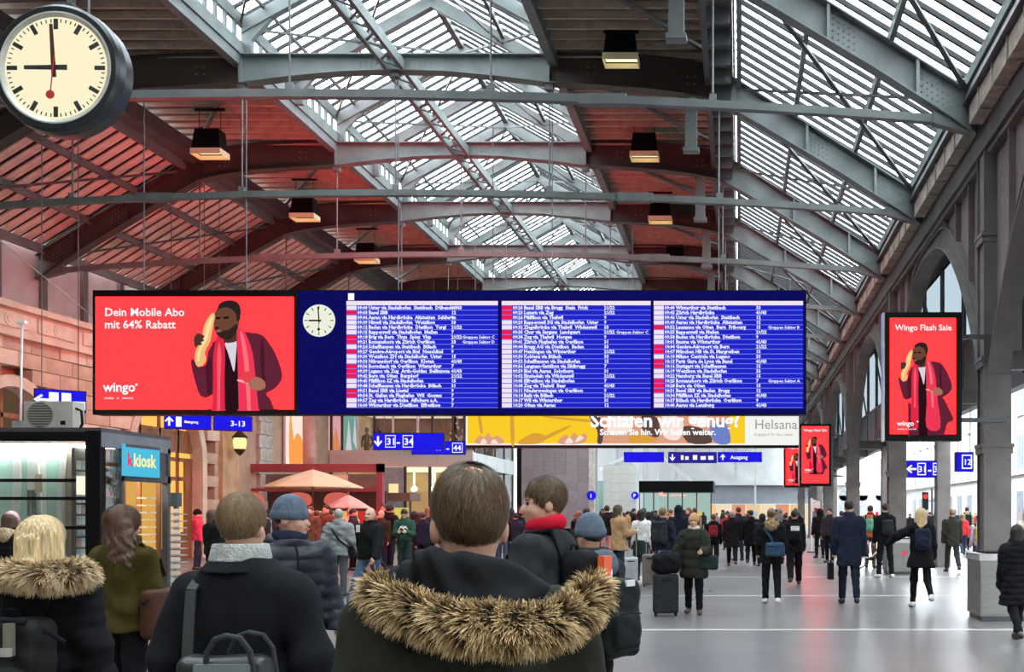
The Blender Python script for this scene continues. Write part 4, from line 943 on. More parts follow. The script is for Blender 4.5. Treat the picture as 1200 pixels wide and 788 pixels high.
# café: red gantry, parasols, banners
cred = mat('dark_red_paint', (0.27, 0.045, 0.06), 0.5, 0, 0.1, 1)
ga0, ga1 = at(257, 0, 42).x, at(448, 0, 42).x
cf = thing('cafe_gantry', 'dark red open café gantry with shelf boards behind the crowd', 'gantry', ((ga0+ga1)/2, 42, 0)); hw2 = (ga1-ga0)/2
for x in (-hw2, hw2-.25): MB().box((x, 0, 0), (x+.25, .3, 3.7)).build('post', cred, cf)
MB().box((-hw2, 0, 3.35), (hw2, .3, 3.68)).build('beam', cred, cf); MB().box((-hw2+.25, .05, 2.55), (hw2-.25, .2, 2.68)).build('beam', cred, cf)
MB().box((-hw2+.25, 1.2, 0), (hw2-.25, 1.3, 2.6)).build('dark_backboard', mat('dark_red_brown_board', (.06, .025, .022), .7), cf)
MB().box((-hw2+.3, 1.0, 2.7), (hw2-.3, 1.1, 3.3)).build('upper_board', mat('brown_board', (.2, .15, .12), .7), cf)
MB().box((-hw2+4.1, .9, 2.72), (-hw2+4.9, .98, 3.28)).build('lit_board', emit('salmon_lit', (.9, .35, .25), .8), cf)
for i, px in enumerate((289, 345, 392)):
    c_ = at(px, 583, 42).x-(ga0+ga1)/2
    m = MB().prism(smooth_closed([(c_-.55, 2.1), (c_-.4, 2.45), (c_+.1, 2.52), (c_+.5, 2.4), (c_+.55, 2.05), (c_, 1.9)], 3), .3, .34, 'y'); m.build('hanging_banner', emit('cafe_salmon', (.75, .16, .12), .8), cf)
for i in range(5):
    c_ = -hw2+1.0+i*1.15; MB().box((c_, .3, .9), (c_+.9, .9, 1.75)).build('lit_display', emit('cafe_display_%d' % (i % 3), [(.9, .55, .15), (.7, .04, .04), (.85, .75, .3)][i % 3], .8), cf)
p = at(262, 572, 41.7); d = thing('toilet_sign', 'small dark blue pictogram sign on the left end of the red gantry', 'sign', p)
MB().box((0, 0, 0), (.36, .3, .72)).build('panel', blue_d, d); t = MB(); arrow(t, .18, .54, .25, 'down', -.01); t.box((.06, -.012, .1), (.3, -.004, .18)); t.box((.1, -.012, .18), (.2, -.004, .32)); t.build('pictogram', s_white, d)
cream = mat('cream_parasol_cloth', (0.72, 0.52, 0.33), 0.8, 0, 0.08, 2)
def parasol(label, px0, px1, pyt, pyb, Y, m_):
    a_, b_ = at(px0, pyb, Y), at(px1, pyt, Y); r = (b_.x-a_.x)/2
    d = thing('parasol', label, 'parasol', ((a_.x+b_.x)/2, Y, 0)); n = 8; m = MB()
    vs_ = [(0, 0, b_.z)]; 
    for k in range(n):
        t_ = 2*math.pi*(k+.5)/n; vs_.append((.5*r*math.cos(t_), .5*r*math.sin(t_), b_.z-(b_.z-a_.z)*.42))
    for k in range(n):
        t_ = 2*math.pi*(k+.5)/n; vs_.append((1.04*r*math.cos(t_), 1.04*r*math.sin(t_), a_.z))
    fs = [(0, 1+k, 1+(k+1) % n) for k in range(n)] + [(1+k, 1+n+k, 1+n+(k+1) % n, 1+(k+1) % n) for k in range(n)]
    nv = len(vs_); vs_ += [(x, y, z-.04) for x, y, z in vs_]; fs += [tuple(reversed([i+nv for i in f])) for f in fs]
    fs += [(1+n+k, 1+n+nv+k, 1+n+nv+(k+1) % n, 1+n+(k+1) % n) for k in range(n)]
    m.add(vs_, fs); m.build('canopy', m_, d, fix=False)
    MB().tube([(0, 0, .0), (0, 0, b_.z+.1)], .035, 8).build('pole', wood, d); MB().cyl((0, 0, 0), .35, .08, 16).build('base', dgrey, d)
    m = MB()
    for k in range(n): t_ = 2*math.pi*(k+.5)/n; m.bar((0, 0, b_.z-.35), (.97*r*math.cos(t_), .97*r*math.sin(t_), a_.z-.05), .025, .025)
    m.build('ribs', wood, d)
parasol('large cream parasol over the café in front of the red gantry', 313, 420, 550, 571, 40.0, cream)
parasol('smaller cream parasol farther back beside the grey shop front', 372, 442, 556, 571, 46.5, cream)
parasol('salmon pink parasol low behind the crowd beneath the cream ones', 384, 432, 580, 595, 38.0, mat('salmon_cloth', (.72, .30, .26), .8))
ht = thing('heater', 'brown flat canopy with a glowing red heater beside the parasols', 'heater', at(440, 602, 45).xy.to_3d())
MB().box((-1.6, -.3, 2.2), (1.6, 1.2, 2.55)).build('hood', mat('brown_hood', (.16, .09, .06), .6), ht); MB().box((-1.4, -.32, 2.35), (-.5, -.28, 2.55)).build('glow_bar', emit('heater_glow', (1.0, .12, .03), 1.2), ht)
for x in (-1.4, 1.4): MB().tube([(x, .4, 0), (x, .4, 2.3)], .05, 8).build('leg', dgrey, ht)
MB().box((-1.2, .3, .9), (1.3, .8, 1.9)).build('lit_menu', emit('menu_yellow', (.85, .7, .15), .8), ht)
# lantern and wall poster
p = at(252, 521, 39.8); d = thing('wall_lantern', 'glowing yellow glass lantern fixed to the ochre pilaster', 'lantern', (LX+.55, 39.9, p.z-.35))
MB().lathe([(0, 0), (.08, .03), (.2, .16), (.25, .45), (.2, .62), (0, .64)], n=12).build('globe', emit('lantern_glow', (1.0, .78, .3), 1.4), d)
m = MB(); m.lathe([(.27, .6), (.3, .64), (.12, .82), (.03, .95), (0, .96)], n=12); m.lathe([(0, -.1), (.1, -.02), (.22, .14), (.2, .18), (0, .1)], n=12); m.tube([(0, 0, .9), (-.25, 0, 1.0), (-.5, 0, .8)], .03, 6); m.build('iron_frame', mat('dark_bronze', (.05, .035, .02), .5, .4), d)
d = thing('wall_poster', 'lit orange and white poster on the wall above the café', 'poster', (LX+.02, 44.9, 3.75))
MB().box((0, 0, 0), (.1, 1.75, 3.0)).build('case', whitem, d); MB().box((.1, .05, .05), (.12, 1.7, 2.95)).build('print', emit('poster_cream', (1.0, .82, .7), 1.0), d)
MB().prism(smooth_closed([(.35, .1), (.9, .1), (1.6, .1), (1.65, 1.2), (1.1, 1.5), (.75, 1.2), (.5, 2.2), (.4, 2.3), (.3, 1.5)], 3), .12, .13, 'x').build('print_figure', emit('poster_orange_lit', (1.0, .36, .08), 1.0), d)
for i, z in enumerate((.35, 1.0)):
    pass

# --- kiosk
KY, KX = 19.2, at(118, 0, 19.2).x
ki = thing('kiosk', 'black framed glass kiosk with a flat roof at the left edge', 'kiosk', (KX, KY, 0))
KW, KD, KH = 6.0, 2.35, 3.2
def ko(x0, y0, z0, x1, y1, z1, nm, m_, **k): return MB().box((x0, y0, z0), (x1, y1, z1)).build(nm, m_, ki, **k)
ko(-KW, 0, KH-.02, .0, KD, KH+.06, 'roof', dgrey)
ko(-KW, -.02, KH-.2, .0, .1, KH-.02, 'front_beam', black)
ko(-.1, 0, KH-.3, 0.02, KD, KH-.02, 'side_beam', mat('slate_grey_metal', (.13, .14, .16), .4), )
ko(-.27, -.03, 0, .0, .15, KH, 'corner_post', black)
for y in (.66, KD-.08): ko(-.1, y-.05, 0, 0.02, y+.05, KH-.2, 'side_post', dgrey)
ko(-KW, .02, -.0, -.27, .1, .12, 'base_rail', black)
for z in (1.38, 2.27, 1.93): ko(-KW, -.01, z-.03, -.27, .08, z+.03, 'glazing_rail', black)
xs_ = [-KW, -4.45, -2.9, -1.35, -.27]
kg = glass('kiosk_glass', (.95, .99, .98), .07, .015, 1.0, .25)
for a_, b_ in zip(xs_, xs_[1:]):
    for z0, z1 in ((.12, 1.35), (1.41, 1.9), (1.96, 2.24), (2.3, KH-.2)): ko(a_+.01, .03, z0, b_-.01, .045, z1, 'pane', kg)
# behind the glass: boards and wavy strips painted as its mint and white reflections
mint = mat('mint_reflection_board', (.40, .66, .58), .7, 0, .12, 1); crm = mat('cream_board', (.62, .52, .34), .7); tpe = mat('taupe_board', (.24, .20, .16), .7)
for x0, x1, m_ in ((-KW, -1.72, mint), (-1.72, -1.36, whitem), (-1.36, -1.0, mint), (-1.0, -.52, tpe), (-.52, -.27, crm)): ko(x0, .5, .1, x1, .54, KH-.2, 'reflection_board', m_)
def wavy(x, w):
    m = MB(); pts = [(x+.04*math.sin(z*2.2+x*5), z) for z in np.linspace(.1, KH-.2, 14)]
    m.strip([(a_, z) for a_, z in pts], [(a_+w, z) for a_, z in pts], .44, .49, 'y'); return m
for x, w in ((-2.0, .14), (-1.66, .2), (-1.08, .1), (-.58, .06)): wavy(x, w).build('reflection_strip', whitem, ki)
for x0, z0, x1, z1 in ((-1.6, .1, -1.42, 1.3), (-1.3, .1, -1.12, 1.25), (-1.66, 1.6, -1.5, 2.1)): ko(x0, .40, z0, x1, .43, z1, 'dark_shelf', mat('dark_green_grey', (.10, .14, .13), .7))
ko(-.42, -.06, 2.0, -.28, -.01, 2.35, 'notice_lamp', emit('notice_white', (1.0, .95, .75), 1.0)); ko(-1.5, .38, 2.05, -1.36, .40, 2.4, 'notice', crm)
ko(-KW+.1, .3, KH-.3, -.4, KD-.3, KH-.26, 'inner_light', emit('kiosk_light', (1.0, .97, .9), 22.0))
# side face: magazine window, doorway, lit sign
ko(-.06, .1, 2.62, .0, .6, KH-.3, 'side_pane', kg); ko(-.06, .1, .3, .0, .6, 2.55, 'side_pane', kg)
ko(-.6, .08, .0, -.55, .66, 2.9, 'magazine_rack', dgrey)
mags = [MB().box((0, 0, 0), (.02, .12, .17)).mesh('magazine', mat('magazine_%d' % i, c, .5, 0, .3, 12)) for i, c in enumerate([(.6, .62, .66), (.35, .4, .5), (.55, .3, .25), (.7, .7, .68)])]
for r in range(9):
    for c in range(4): link('magazine', mags[R.randrange(4)], ki, (-.54, .12+.13*c, .8+.21*r))
ko(-.1, .6, 2.28, .02, KD, 2.42, 'door_head', dgrey)
ko(-.03, 1.85, 2.42, .0, KD-.12, KH-.3, 'dark_side_panel', dgrey)
sg = ko(0.02, .62, 2.38, .1, 1.78, 3.0, 'lit_sign', scol('kiosk_cyan', (80, 190, 225)))
ko(.1, .62, 2.94, .11, 1.78, 3.0, 'sign_edge', dgrey)
t = MB(); put_text(t, 'kiosk', .36, 0, 0, 0, bold=.03); t2 = MB(); put_text(t2, 'k', .36, 0, 0, 0, bold=.03)
t.build('sign_lettering', scol('kiosk_yellow', (250, 246, 170)), sg, (.106, .86, 2.58), (0, 0, RAD(90)), fix=False); t2.build('sign_mark', scol('kiosk_pink', (240, 60, 110)), sg, (.106, .66, 2.58), (0, 0, RAD(90)), fix=False)
# warm inside seen through the doorway
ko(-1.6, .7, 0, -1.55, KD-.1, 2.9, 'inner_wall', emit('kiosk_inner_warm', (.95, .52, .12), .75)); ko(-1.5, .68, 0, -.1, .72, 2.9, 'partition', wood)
for y in (1.0, 1.35, 1.75): ko(-1.54, y, 0, -1.5, y+.14, 2.6, 'wood_panel', wood)
ko(-.7, .8, 0, -.3, 1.5, .95, 'counter', mat('counter_front', (.5, .4, .28), .5)); 
for i in range(8): ko(-.35, 1.75+.0*i, .9+.15*i, -.15, 2.1, .93+.15*i, 'snack_shelf', crm)
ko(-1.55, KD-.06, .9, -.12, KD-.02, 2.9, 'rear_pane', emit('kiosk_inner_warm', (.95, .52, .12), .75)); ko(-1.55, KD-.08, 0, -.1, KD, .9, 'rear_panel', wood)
for x in (-1.3, -.95, -.62, -.2): ko(x-.05, KD-.1, .0, x+.05, KD-.04, 2.9, 'rear_post', wood)
# air conditioner on the kiosk roof
p = at(28, 505, 20.0)
ac = thing('air_conditioner', 'grey air conditioner box with a round fan on the kiosk roof', 'air conditioner', (p.x, 20.0, KH+.06)); acm = mat('putty_enamel', (.42, .40, .36), .5, 0, .1)
MB().box((0, 0, 0.04), (.95, .36, .58)).build('casing', acm, ac)
MB().lathe([(.235, -.015), (.25, -.02), (.25, 0), (.235, 0)], (.32, 0, .31), 24, 'y').build('fan_ring', mat('fan_grey', (.16, .16, .15), .6), ac)
m = MB(); m.cyl((.32, -.004, .31), .235, .003, 24, 'y'); m.build('fan_opening', mat('fan_dark', (.10, .10, .095), .7), ac)
m = MB()
for i in range(-4, 5): hwid = math.sqrt(.235**2-(i*.05)**2); m.box((.32-hwid, -.015, .31+i*.05-.006), (.32+hwid, -.006, .31+i*.05+.006))
m.build('grille', acm, ac); MB().box((.72, -.012, .12), (.82, 0, .2)).build('valve_cover', black, ac); MB().box((.64, -.008, .06), (.9, 0, .5)).build('side_panel', acm, ac)
for x in (.08, .78): MB().box((x, .02, 0), (x+.1, .34, .045)).build('foot', dgrey, ac)
MB().tube([(.95, .1, .45), (1.06, .1, .4), (1.08, .1, .15), (1.0, .12, .02)], .025, 8).build('hose', black, ac)
# post card rack beside the kiosk
rk = thing('postcard_rack', 'tall narrow white postcard rack beside the kiosk doorway', 'rack', (at(205, 0, 22.4).x, 22.4, 0))
MB().tube([(0, 0, 0), (0, 0, 1.9)], .03, 8).build('pole', dgrey, rk); MB().cyl((0, 0, 0), .26, .04, 16).build('base', dgrey, rk); MB().box((-.14, -.16, 1.8), (.14, .02, 2.1)).build('topper', mat('dark_teal', (.03, .07, .09), .5), rk)
card = MB().box((-.2, -.17, 0), (.2, -.15, .09)).mesh('card_row', whitem); cardd = MB().box((-.22, -.19, -.03), (.22, .1, 0)).mesh('tray', mat('tray_grey', (.35, .33, .3), .5))
for i in range(11): link('card_row', card, rk, (0, 0, .16+.15*i)); link('tray', cardd, rk, (0, 0, .15+.15*i))

# --- litter stations on the right
binm = mat('brushed_bin_steel', (.19, .185, .175), .45, .4, .12, 3, .1, 40, (1, 1, 8))
def bin_(label, cx, y, w, d_, h):
    b_ = thing('recycling_bin', label, 'bin', (cx, y, 0))
    MB().box((-w/2+.03, .03, 0), (w/2-.03, d_-.03, .08)).build('plinth', dgrey, b_); MB().box((-w/2, 0, .08), (w/2, d_, h-.1)).build('body', binm, b_)
    MB().box((-w/2-.02, -.02, h-.1), (w/2+.02, d_+.02, h)).build('lid', mat('lid_pale_steel', (.38, .37, .36), .4, .3), b_); MB().box((-w/2+.12, .1, h), (w/2-.12, d_-.1, h+.03)).build('recess', black, b_)
    for i in (0, 1): MB().box((-w/2+.02+i*w/2, -.012, .12), (i*w/2-.02, 0, h-.13)).build('door', binm, b_)
    m = MB()
    for i in range(6):
        for j in range(18): m.cyl((-w/2-.006, .08+i*(d_-.16)/5, .15+.04*j), .008, .006, 5, 'x')
    tag(m.build('perforation', dgrey, b_), kind='stuff')
    t = MB(); t.prism(smooth_closed([(0, -.07), (.07, .0), (.075, .05), (.04, .075), (0, .045), (-.04, .075), (-.075, .05), (-.07, .0)], 3), -.016, -.012, 'y'); t.build('heart_sticker', mat('red_sticker', (.6, .02, .04), .4, 0, 0), b_, (w*.05, 0, h*.6))
    return b_
bin_('large brushed steel recycling bin standing before the nearest column', at(1195, 0, 15.6).x, 15.6, 1.2, .9, 1.03)
bin_('smaller steel recycling bin at the foot of the second column', at(1058, 0, 27.6).x, 27.6, .85, .9, .95)
# outside on the right: pale street fronts and a traffic light
MB().box((10.4, BYF-.1, 0), (17, BYF+.5, 5.2)).build('white_front', mat('white_render', (.75, .75, .74), .8, 0, .05, 1), wb)
for i in range(3): MB().box((10.9+2.0*i, BYF-.16, .4), (12.1+2.0*i, BYF-.1, 3.6)).build('front_window', mat('grey_pane', (.35, .38, .4), .3), wb); MB().lathe([(.0, 0), (.6, 0), (.6, .06), (0, .06)], (11.5+2.0*i, BYF-.16, 3.6), 16, 'y').build('front_arch', mat('grey_pane', (.35, .38, .4), .3), wb)
tl = thing('traffic_light', 'red glowing traffic signal pole seen through the arcade', 'traffic light', at(1092, 602, 70).xy.to_3d())
MB().tube([(0, 0, 0), (0, 0, 3.4)], .07, 8).build('pole', dgrey, tl)
for i in (-1, 1): MB().box((i*.45-.2, -.1, 1.9), (i*.45+.2, .1, 3.1)).build('signal_head', black, tl); MB().cyl((i*.45, -.14, 2.8), .16, .05, 12, 'y').build('red_lamp', emit('signal_red', (1.0, .05, .03), 1.5), tl)
MB().bar((-.6, .15, 2.5), (.6, .15, 2.5), .06, .06).build('cross_arm', dgrey, tl)

# houses across the street to the right, seen between the columns
sh = thing('street_terrace', 'long pale terrace of house fronts along the street at right', 'building', (17, 20, 0))
MB().box((0, -40, 0), (8, 90, 13.6)).build('wall', mat('terrace_plaster', (.46, .46, .45), .85, 0, .1, .5), sh)
w2 = MB().box((-.06, 0, 0), (.05, 1.3, 2.1)).mesh('window', mat('terrace_pane', (.2, .23, .26), .2)); s2 = MB().box((-.16, -.12, -.16), (0, 1.42, -.02)).mesh('sill', whitem)
for r in range(4):
    for c in range(30):
        w_ = link('window', w2, sh, (0, -20+3.4*c, .9+3.4*r)); link('sill', s2, w_)
MB().box((-.25, -40, 4.0), (0, 90, 4.25)).build('string_course', whitem, sh)

# thin pole and wires above the kiosk
kp = thing('antenna_pole', 'thin white pole with a small box rising from the kiosk roof', 'pole', (at(24, 0, 20.3).x, 20.3, KH+.06))
MB().tube([(0, 0, 0), (.03, 0, 2.15)], .022, 8).build('shaft', whitem, kp); MB().cbox((0, -.03, .12), (.2, .14, .2)).build('junction_box', mat('grey_box', (.4, .4, .4), .5), kp); MB().cbox((.03, 0, 2.18), (.16, .1, .06)).build('top_plate', whitem, kp)
gw = thing('guy_wire', 'pale steel wire running down from the roof to the advert end of the board', 'wire', at(-40, 250, 25.0))
e_ = at(110, 372, 25.6)-Vector(gw.location); MB().tube([(0, 0, 0), e_], .014, 6).build('wire', mat('pale_wire', (.5, .48, .46), .4, .3), gw); MB().tube([(0, 0, 0), (0, 0, .5)], .02, 6).build('shackle', dgrey, gw)
# ---------------------------------------------------------------- people: smooth blended solids turned into one skin each
f32 = np.float32
def V3(*a): return np.array(a, f32)
def rotx(a): c, s = math.cos(a), math.sin(a); return np.array([[1,0,0],[0,c,-s],[0,s,c]], f32)
def roty(a): c, s = math.cos(a), math.sin(a); return np.array([[c,0,s],[0,1,0],[-s,0,c]], f32)
def rotz(a): c, s = math.cos(a), math.sin(a); return np.array([[c,-s,0],[s,c,0],[0,0,1]], f32)
def rcone(P, a, b, ra, rb, want_t=False):
    a = np.asarray(a, f32); b = np.asarray(b, f32); ab = b-a; L2 = float(ab@ab)+1e-9
    t = np.clip(((P-a)@ab)/L2, 0, 1); d = np.linalg.norm(P-a-t[:, None]*ab, axis=1)-(ra+t*(rb-ra))
    return (d, t) if want_t else d
def ell(P, c, r):
    r = np.asarray(r, f32); q = (P-np.asarray(c, f32))/r; k = np.linalg.norm(q, axis=1)
    return (k-1)*np.minimum(float(r.min()), 1e9)*np.where(k > 1, 1.0, 1.0)
def smin(a, b, k):
    h = np.clip(0.5+0.5*(b-a)/k, 0, 1); return b+(a-b)*h-k*h*(1-h)
def smax(a, b, k): return -smin(-a, -b, k)
def loft(P, zs, A, B, Yc, z0, z1, k=0.02):
    z = P[:, 2]; a = np.interp(z, zs, A); b = np.interp(z, zs, B); y0 = np.interp(z, zs, Yc)
    e = 2.4; q = (np.abs(P[:, 0]/a)**e+np.abs((P[:, 1]-y0)/b)**e)**(1/e)
    d = (q-1)*np.minimum(a, b)
    return smax(d, np.maximum(z0-z, z-z1), k)
def rbox(P, c, h, r):
    q = np.abs(P-np.asarray(c, f32))-(np.asarray(h, f32)-r)
    return np.linalg.norm(np.maximum(q, 0), axis=1)+np.minimum(q.max(axis=1), 0)-r
def folds(P, amp, seed=0, fx=9, fz=7):
    x, y, z = P[:, 0], P[:, 1], P[:, 2]; s = seed*1.7
    w = 0.35*np.sin(5*z+3*x+s)
    return amp*(np.sin(fz*2.2*z+fx*1.5*(x+w)+s)+0.6*np.sin(-fx*2.6*x+fz*3.1*z+2.1*s+3*y)+0.4*np.sin(23*z+13*y-17*x+s))
def surface(fn, lo, hi, h):
    """skin of the solid fn(P) < 0 inside the box, as vertices and quads"""
    lo = np.asarray(lo, float); n = np.maximum(4, np.ceil((np.asarray(hi)-lo)/h).astype(int)+1)
    ax = [lo[i]+h*np.arange(n[i]) for i in range(3)]
    G = np.stack(np.meshgrid(*ax, indexing='ij'), -1).reshape(-1, 3).astype(f32)
    D = np.empty(len(G), f32)
    for s in range(0, len(G), 200000): D[s:s+200000] = fn(G[s:s+200000])
    D = D.reshape(n); D[0] = D[-1] = 1; D[:, 0] = D[:, -1] = 1; D[:, :, 0] = D[:, :, -1] = 1
    D[D == 0] = 1e-6
    nc = n-1; tot = int(nc.prod()); acc = np.zeros((3, tot)); cnt = np.zeros(tot); quads = []
    for a in range(3):
        u, v = [(1, 2), (2, 0), (0, 1)][a]
        sl0 = [slice(None)]*3; sl1 = [slice(None)]*3; sl0[a] = slice(0, -1); sl1[a] = slice(1, None)
        A, B = D[tuple(sl0)], D[tuple(sl1)]
        idx = np.argwhere((A < 0) != (B < 0))
        if not len(idx): continue
        va = A[tuple(idx.T)]; vb = B[tuple(idx.T)]; t = va/(va-vb); pos = idx.astype(float); pos[:, a] += t
        cells = []
        for du, dv in ((-1, -1), (0, -1), (0, 0), (-1, 0)):
            c = idx.copy(); c[:, u] += du; c[:, v] += dv
            flat = (c[:, 0]*nc[1]+c[:, 1])*nc[2]+c[:, 2]; cells.append(flat)
            for k in range(3): acc[k] += np.bincount(flat, pos[:, k], tot)
            cnt += np.bincount(flat, minlength=tot)
        q = np.stack(cells, 1); q[va > 0] = q[va > 0][:, ::-1]; quads.append(q)
    used = np.flatnonzero(cnt); remap = np.full(tot, -1); remap[used] = np.arange(len(used))
    verts = (acc[:, used]/cnt[used]).T*h+lo
    return verts, remap[np.concatenate(quads)]
def to_mesh(name, parts, m):
    """parts: list of (verts, quads) put into one mesh"""
    vs_ = np.concatenate([p[0] for p in parts]); off = 0; fs = []
    for v, q in parts: fs.append(q+off); off += len(v)
    fs = np.concatenate(fs); me = bpy.data.meshes.new(name)
    me.vertices.add(len(vs_)); me.vertices.foreach_set('co', vs_.astype(f32).ravel())
    me.loops.add(len(fs)*4); me.loops.foreach_set('vertex_index', fs.astype(np.int32).ravel())
    me.polygons.add(len(fs)); me.polygons.foreach_set('loop_start', np.arange(0, len(fs)*4, 4, dtype=np.int32)); me.polygons.foreach_set('loop_total', np.full(len(fs), 4, np.int32))
    me.update(calc_edges=True); me.validate(); me.materials.append(m); me.shade_smooth()
    return me
def solid(name, fn, lo, hi, h, m, parent): return link(name, to_mesh(name, [surface(fn, lo, hi, h)], m), parent)

def cloth(name, col, rough=0.85, var=0.22, scale=14, bump=0.12, bscale=120, sheen=0.0): return mat('cloth_'+name, col, rough, 0, var, scale, bump, bscale, None, 0.12, sheen)
SKIN = mat('skin', (0.55, 0.30, 0.21), 0.5, 0, 0.08, 12, 0.05, 80)
SKIN2 = mat('skin_tan', (0.42, 0.22, 0.15), 0.5, 0, 0.08, 12, 0.05, 80)
C = dict(black=cloth('black', (.0075, .0075, .009)), navy=cloth('navy', (.014, .018, .035)), char=cloth('charcoal', (.024, .025, .029)), grey=cloth('grey', (.20, .215, .21)), olive=cloth('olive', (.06, .058, .03)),
    dkolive=cloth('dark_olive', (.021, .022, .016)), jeans=cloth('denim', (.055, .085, .135)), dkjeans=cloth('dark_denim', (.022, .03, .055)), tan=cloth('camel', (.42, .26, .13)), white=cloth('white', (.72, .70, .67)), red=cloth('red', (.38, .02, .03)),
    pink=cloth('pink', (.55, .05, .10)), green=cloth('green', (.025, .07, .05)), brown=cloth('brown', (.09, .05, .03)), lilac=cloth('lilac', (.42, .33, .40)), yellow=cloth('mustard', (.48, .36, .07)), orange=cloth('rust_orange', (.42, .15, .04)),
    bluegrey=cloth('blue_grey_knit', (.09, .115, .15)), beige=cloth('beige', (.5, .42, .32)), dkgreen=cloth('bottle_green', (.02, .035, .03)), leather=mat('brown_leather', (.055, .017, .009), .55, 0, .2, 8, .1, 60, None, .2), bluebag=cloth('blue_leather', (.03, .065, .11)), rose=cloth('rose_knit', (.55, .32, .33)))
def hairm(n, c): return mat('hair_'+n, c, 0.45, 0, 0.45, 30, 0.5, 50, (3, 3, .25), 0.4)
HAIR = dict(brown=hairm('brown', (.07, .04, .022)), dark=hairm('dark', (.015, .011, .009)), blond=hairm('blond', (.58, .42, .22)), grey=hairm('grey', (.32, .30, .28)), light=hairm('light_brown', (.17, .10, .05)), auburn=hairm('auburn', (.075, .035, .02)))
SHOE = mat('black_shoe', (.012, .011, .01), .4, 0, .1); SHOEW = mat('white_shoe', (.6, .58, .55), .5, 0, .1); SHOEB = mat('brown_shoe', (.08, .045, .03), .5, 0, .1)
EYEW = mat('eye', (.03, .02, .015), .15, 0, 0)
LIP = mat('lips', (.36, .13, .11), .5, 0, .05)
LEGDEF = ((4, 6), (-4, 2))
def build_person(sp, root, h):
    """all meshes of one figure, 1.75 m tall and facing +y, as children of root"""
    fem = sp.get('fem', False); bw = sp.get('bw', 1.0); lean = RAD(sp.get('lean', 0)); sw = (.165 if fem else .19)*bw
    legs = sp.get('legs', LEGDEF); arms = sp.get('arms', ((4, 6, 12), (4, 6, 12)))
    hyaw, hpitch = sp.get('head', (0, 0))
    # skeleton
    HZ_ = .93; L1, L2 = .43, .42; J = {}
    for i, s in enumerate((-1, 1)):
        th, bd = RAD(legs[i][0]), RAD(legs[i][1]); hp_ = V3(s*.088, 0, HZ_-.02)
        sp_ = RAD(legs[i][2] if len(legs[i]) > 2 else 2)*s
        kn = hp_+L1*V3(math.sin(sp_), math.sin(th), -math.cos(th)); an = kn+L2*V3(math.sin(sp_)*.5, math.sin(th-bd), -math.cos(th-bd))
        fp = th-bd; pitch = max(-1.0, min(.35, fp*.6)) if bd > 25 else 0.0
        toe = an+V3(s*.02, .155*math.cos(pitch), -.055+.155*math.sin(pitch)); heel = an+V3(0, -.05*math.cos(pitch), -.045-.05*math.sin(pitch))
        J['leg', i] = (hp_, kn, an, toe, heel)
    dz = -min(min(J['leg', i][3][2], J['leg', i][4][2]) for i in (0, 1))+.034
    for i in (0, 1): J['leg', i] = tuple(p+V3(0, 0, dz) for p in J['leg', i])
    pel = V3(0, 0, HZ_+dz); RT = rotx(-lean)
    def tor(x, y, z): return pel+RT@V3(x, y, z-.93)
    for i, s in enumerate((-1, 1)):
        p_, ab, eb = [RAD(v) for v in arms[i][:3]]; inw = RAD(arms[i][3]) if len(arms[i]) > 3 else 0
        sh = tor(s*sw, -.005, sp.get('shz', 1.385)); up = RT@V3(s*math.sin(ab), math.sin(p_)*math.cos(ab), -math.cos(p_)*math.cos(ab))
        el = sh+.29*up; fd = RT@V3(s*math.sin(ab)*.7-s*math.sin(inw), math.sin(p_+eb), -math.cos(p_+eb)); fd = fd/np.linalg.norm(fd)
        J['arm', i] = (sh, el, el+.25*fd, fd)
    HP = tor(0, -.008, 1.535); RH_ = (rotz(RAD(hyaw))@rotx(-RAD(hpitch))).astype(f32)
    J['head'] = (HP, RH_)
    def hd(P): return (P-HP)@RH_
    def tf(P): return (P-pel)@RT+V3(0, 0, .93)
    P0 = np.array([J['leg', i][k] for i in (0, 1) for k in range(5)]+[J['arm', i][k] for i in (0, 1) for k in range(3)]+[HP])
    lo = P0.min(0)-[.18, .2, .06]; hi = P0.max(0)+[.18, .2, .3]; lo[2] = -.01
    lo = np.minimum(lo, [-.3, -.2, -.01]); hi = np.maximum(hi, [.3, .2, hi[2]])
    # skin
    def headf(P):
        q = hd(P); d = ell(q, (0, -.005, .122), (.076, .097, .098)); d = smin(d, ell(q, (0, .035, .065), (.060, .068, .088)), .03)
        d = smin(d, rcone(q, (0, .035, .02), (0, .072, .002), .046, .030), .03); d = smin(d, rcone(q, (0, .098, .086), (0, .119, .052), .009, .015), .014)
        d = smin(d, ell(q, (0, .082, .104), (.052, .02, .014)), .016)
        for s in (-1, 1):
            d = smax(d, -ell(q, (s*.031, .112, .088), (.017, .018, .011)), .012); d = smin(d, ell(q, (s*.034, .072, .05), (.026, .03, .026)), .02); d = smin(d, ell(q, (s*.080, -.006, .072), (.011, .021, .033)), .008)
        d = smin(d, ell(q, (0, .103, .022), (.023, .011, .008)), .01)
        d = smin(d, rcone(P, tor(0, -.025, 1.43), HP+RH_@V3(0, -.012, .04), .058, .054), .03)
        return d
    def bodyf(P):
        T = tf(P); d = headf(P)
        d = smin(d, loft(T, [.86, .95, 1.1, 1.3, 1.42, 1.47], [.145, .15, .125, .155, .145, .06], [.10, .10, .085, .10, .085, .055], [0, 0, 0, 0, -.01, -.015], .86, 1.47, .05), .05)
        for i in (0, 1):
            sh, el, wr_, fd = J['arm', i]; a = smin(rcone(P, sh, el, .046, .038), rcone(P, el, wr_, .037, .026), .03); d = smin(d, smin(a, rcone(P, wr_, wr_+fd*.07, .026, .03), .02), .04)
            hp_, kn, an, toe, heel = J['leg', i]; l = smin(rcone(P, hp_, kn, .078, .052), rcone(P, kn, an, .05, .034), .04); l = smin(l, rcone(P, heel, toe, .03, .03), .03); d = smin(d, l, .04)
        return d
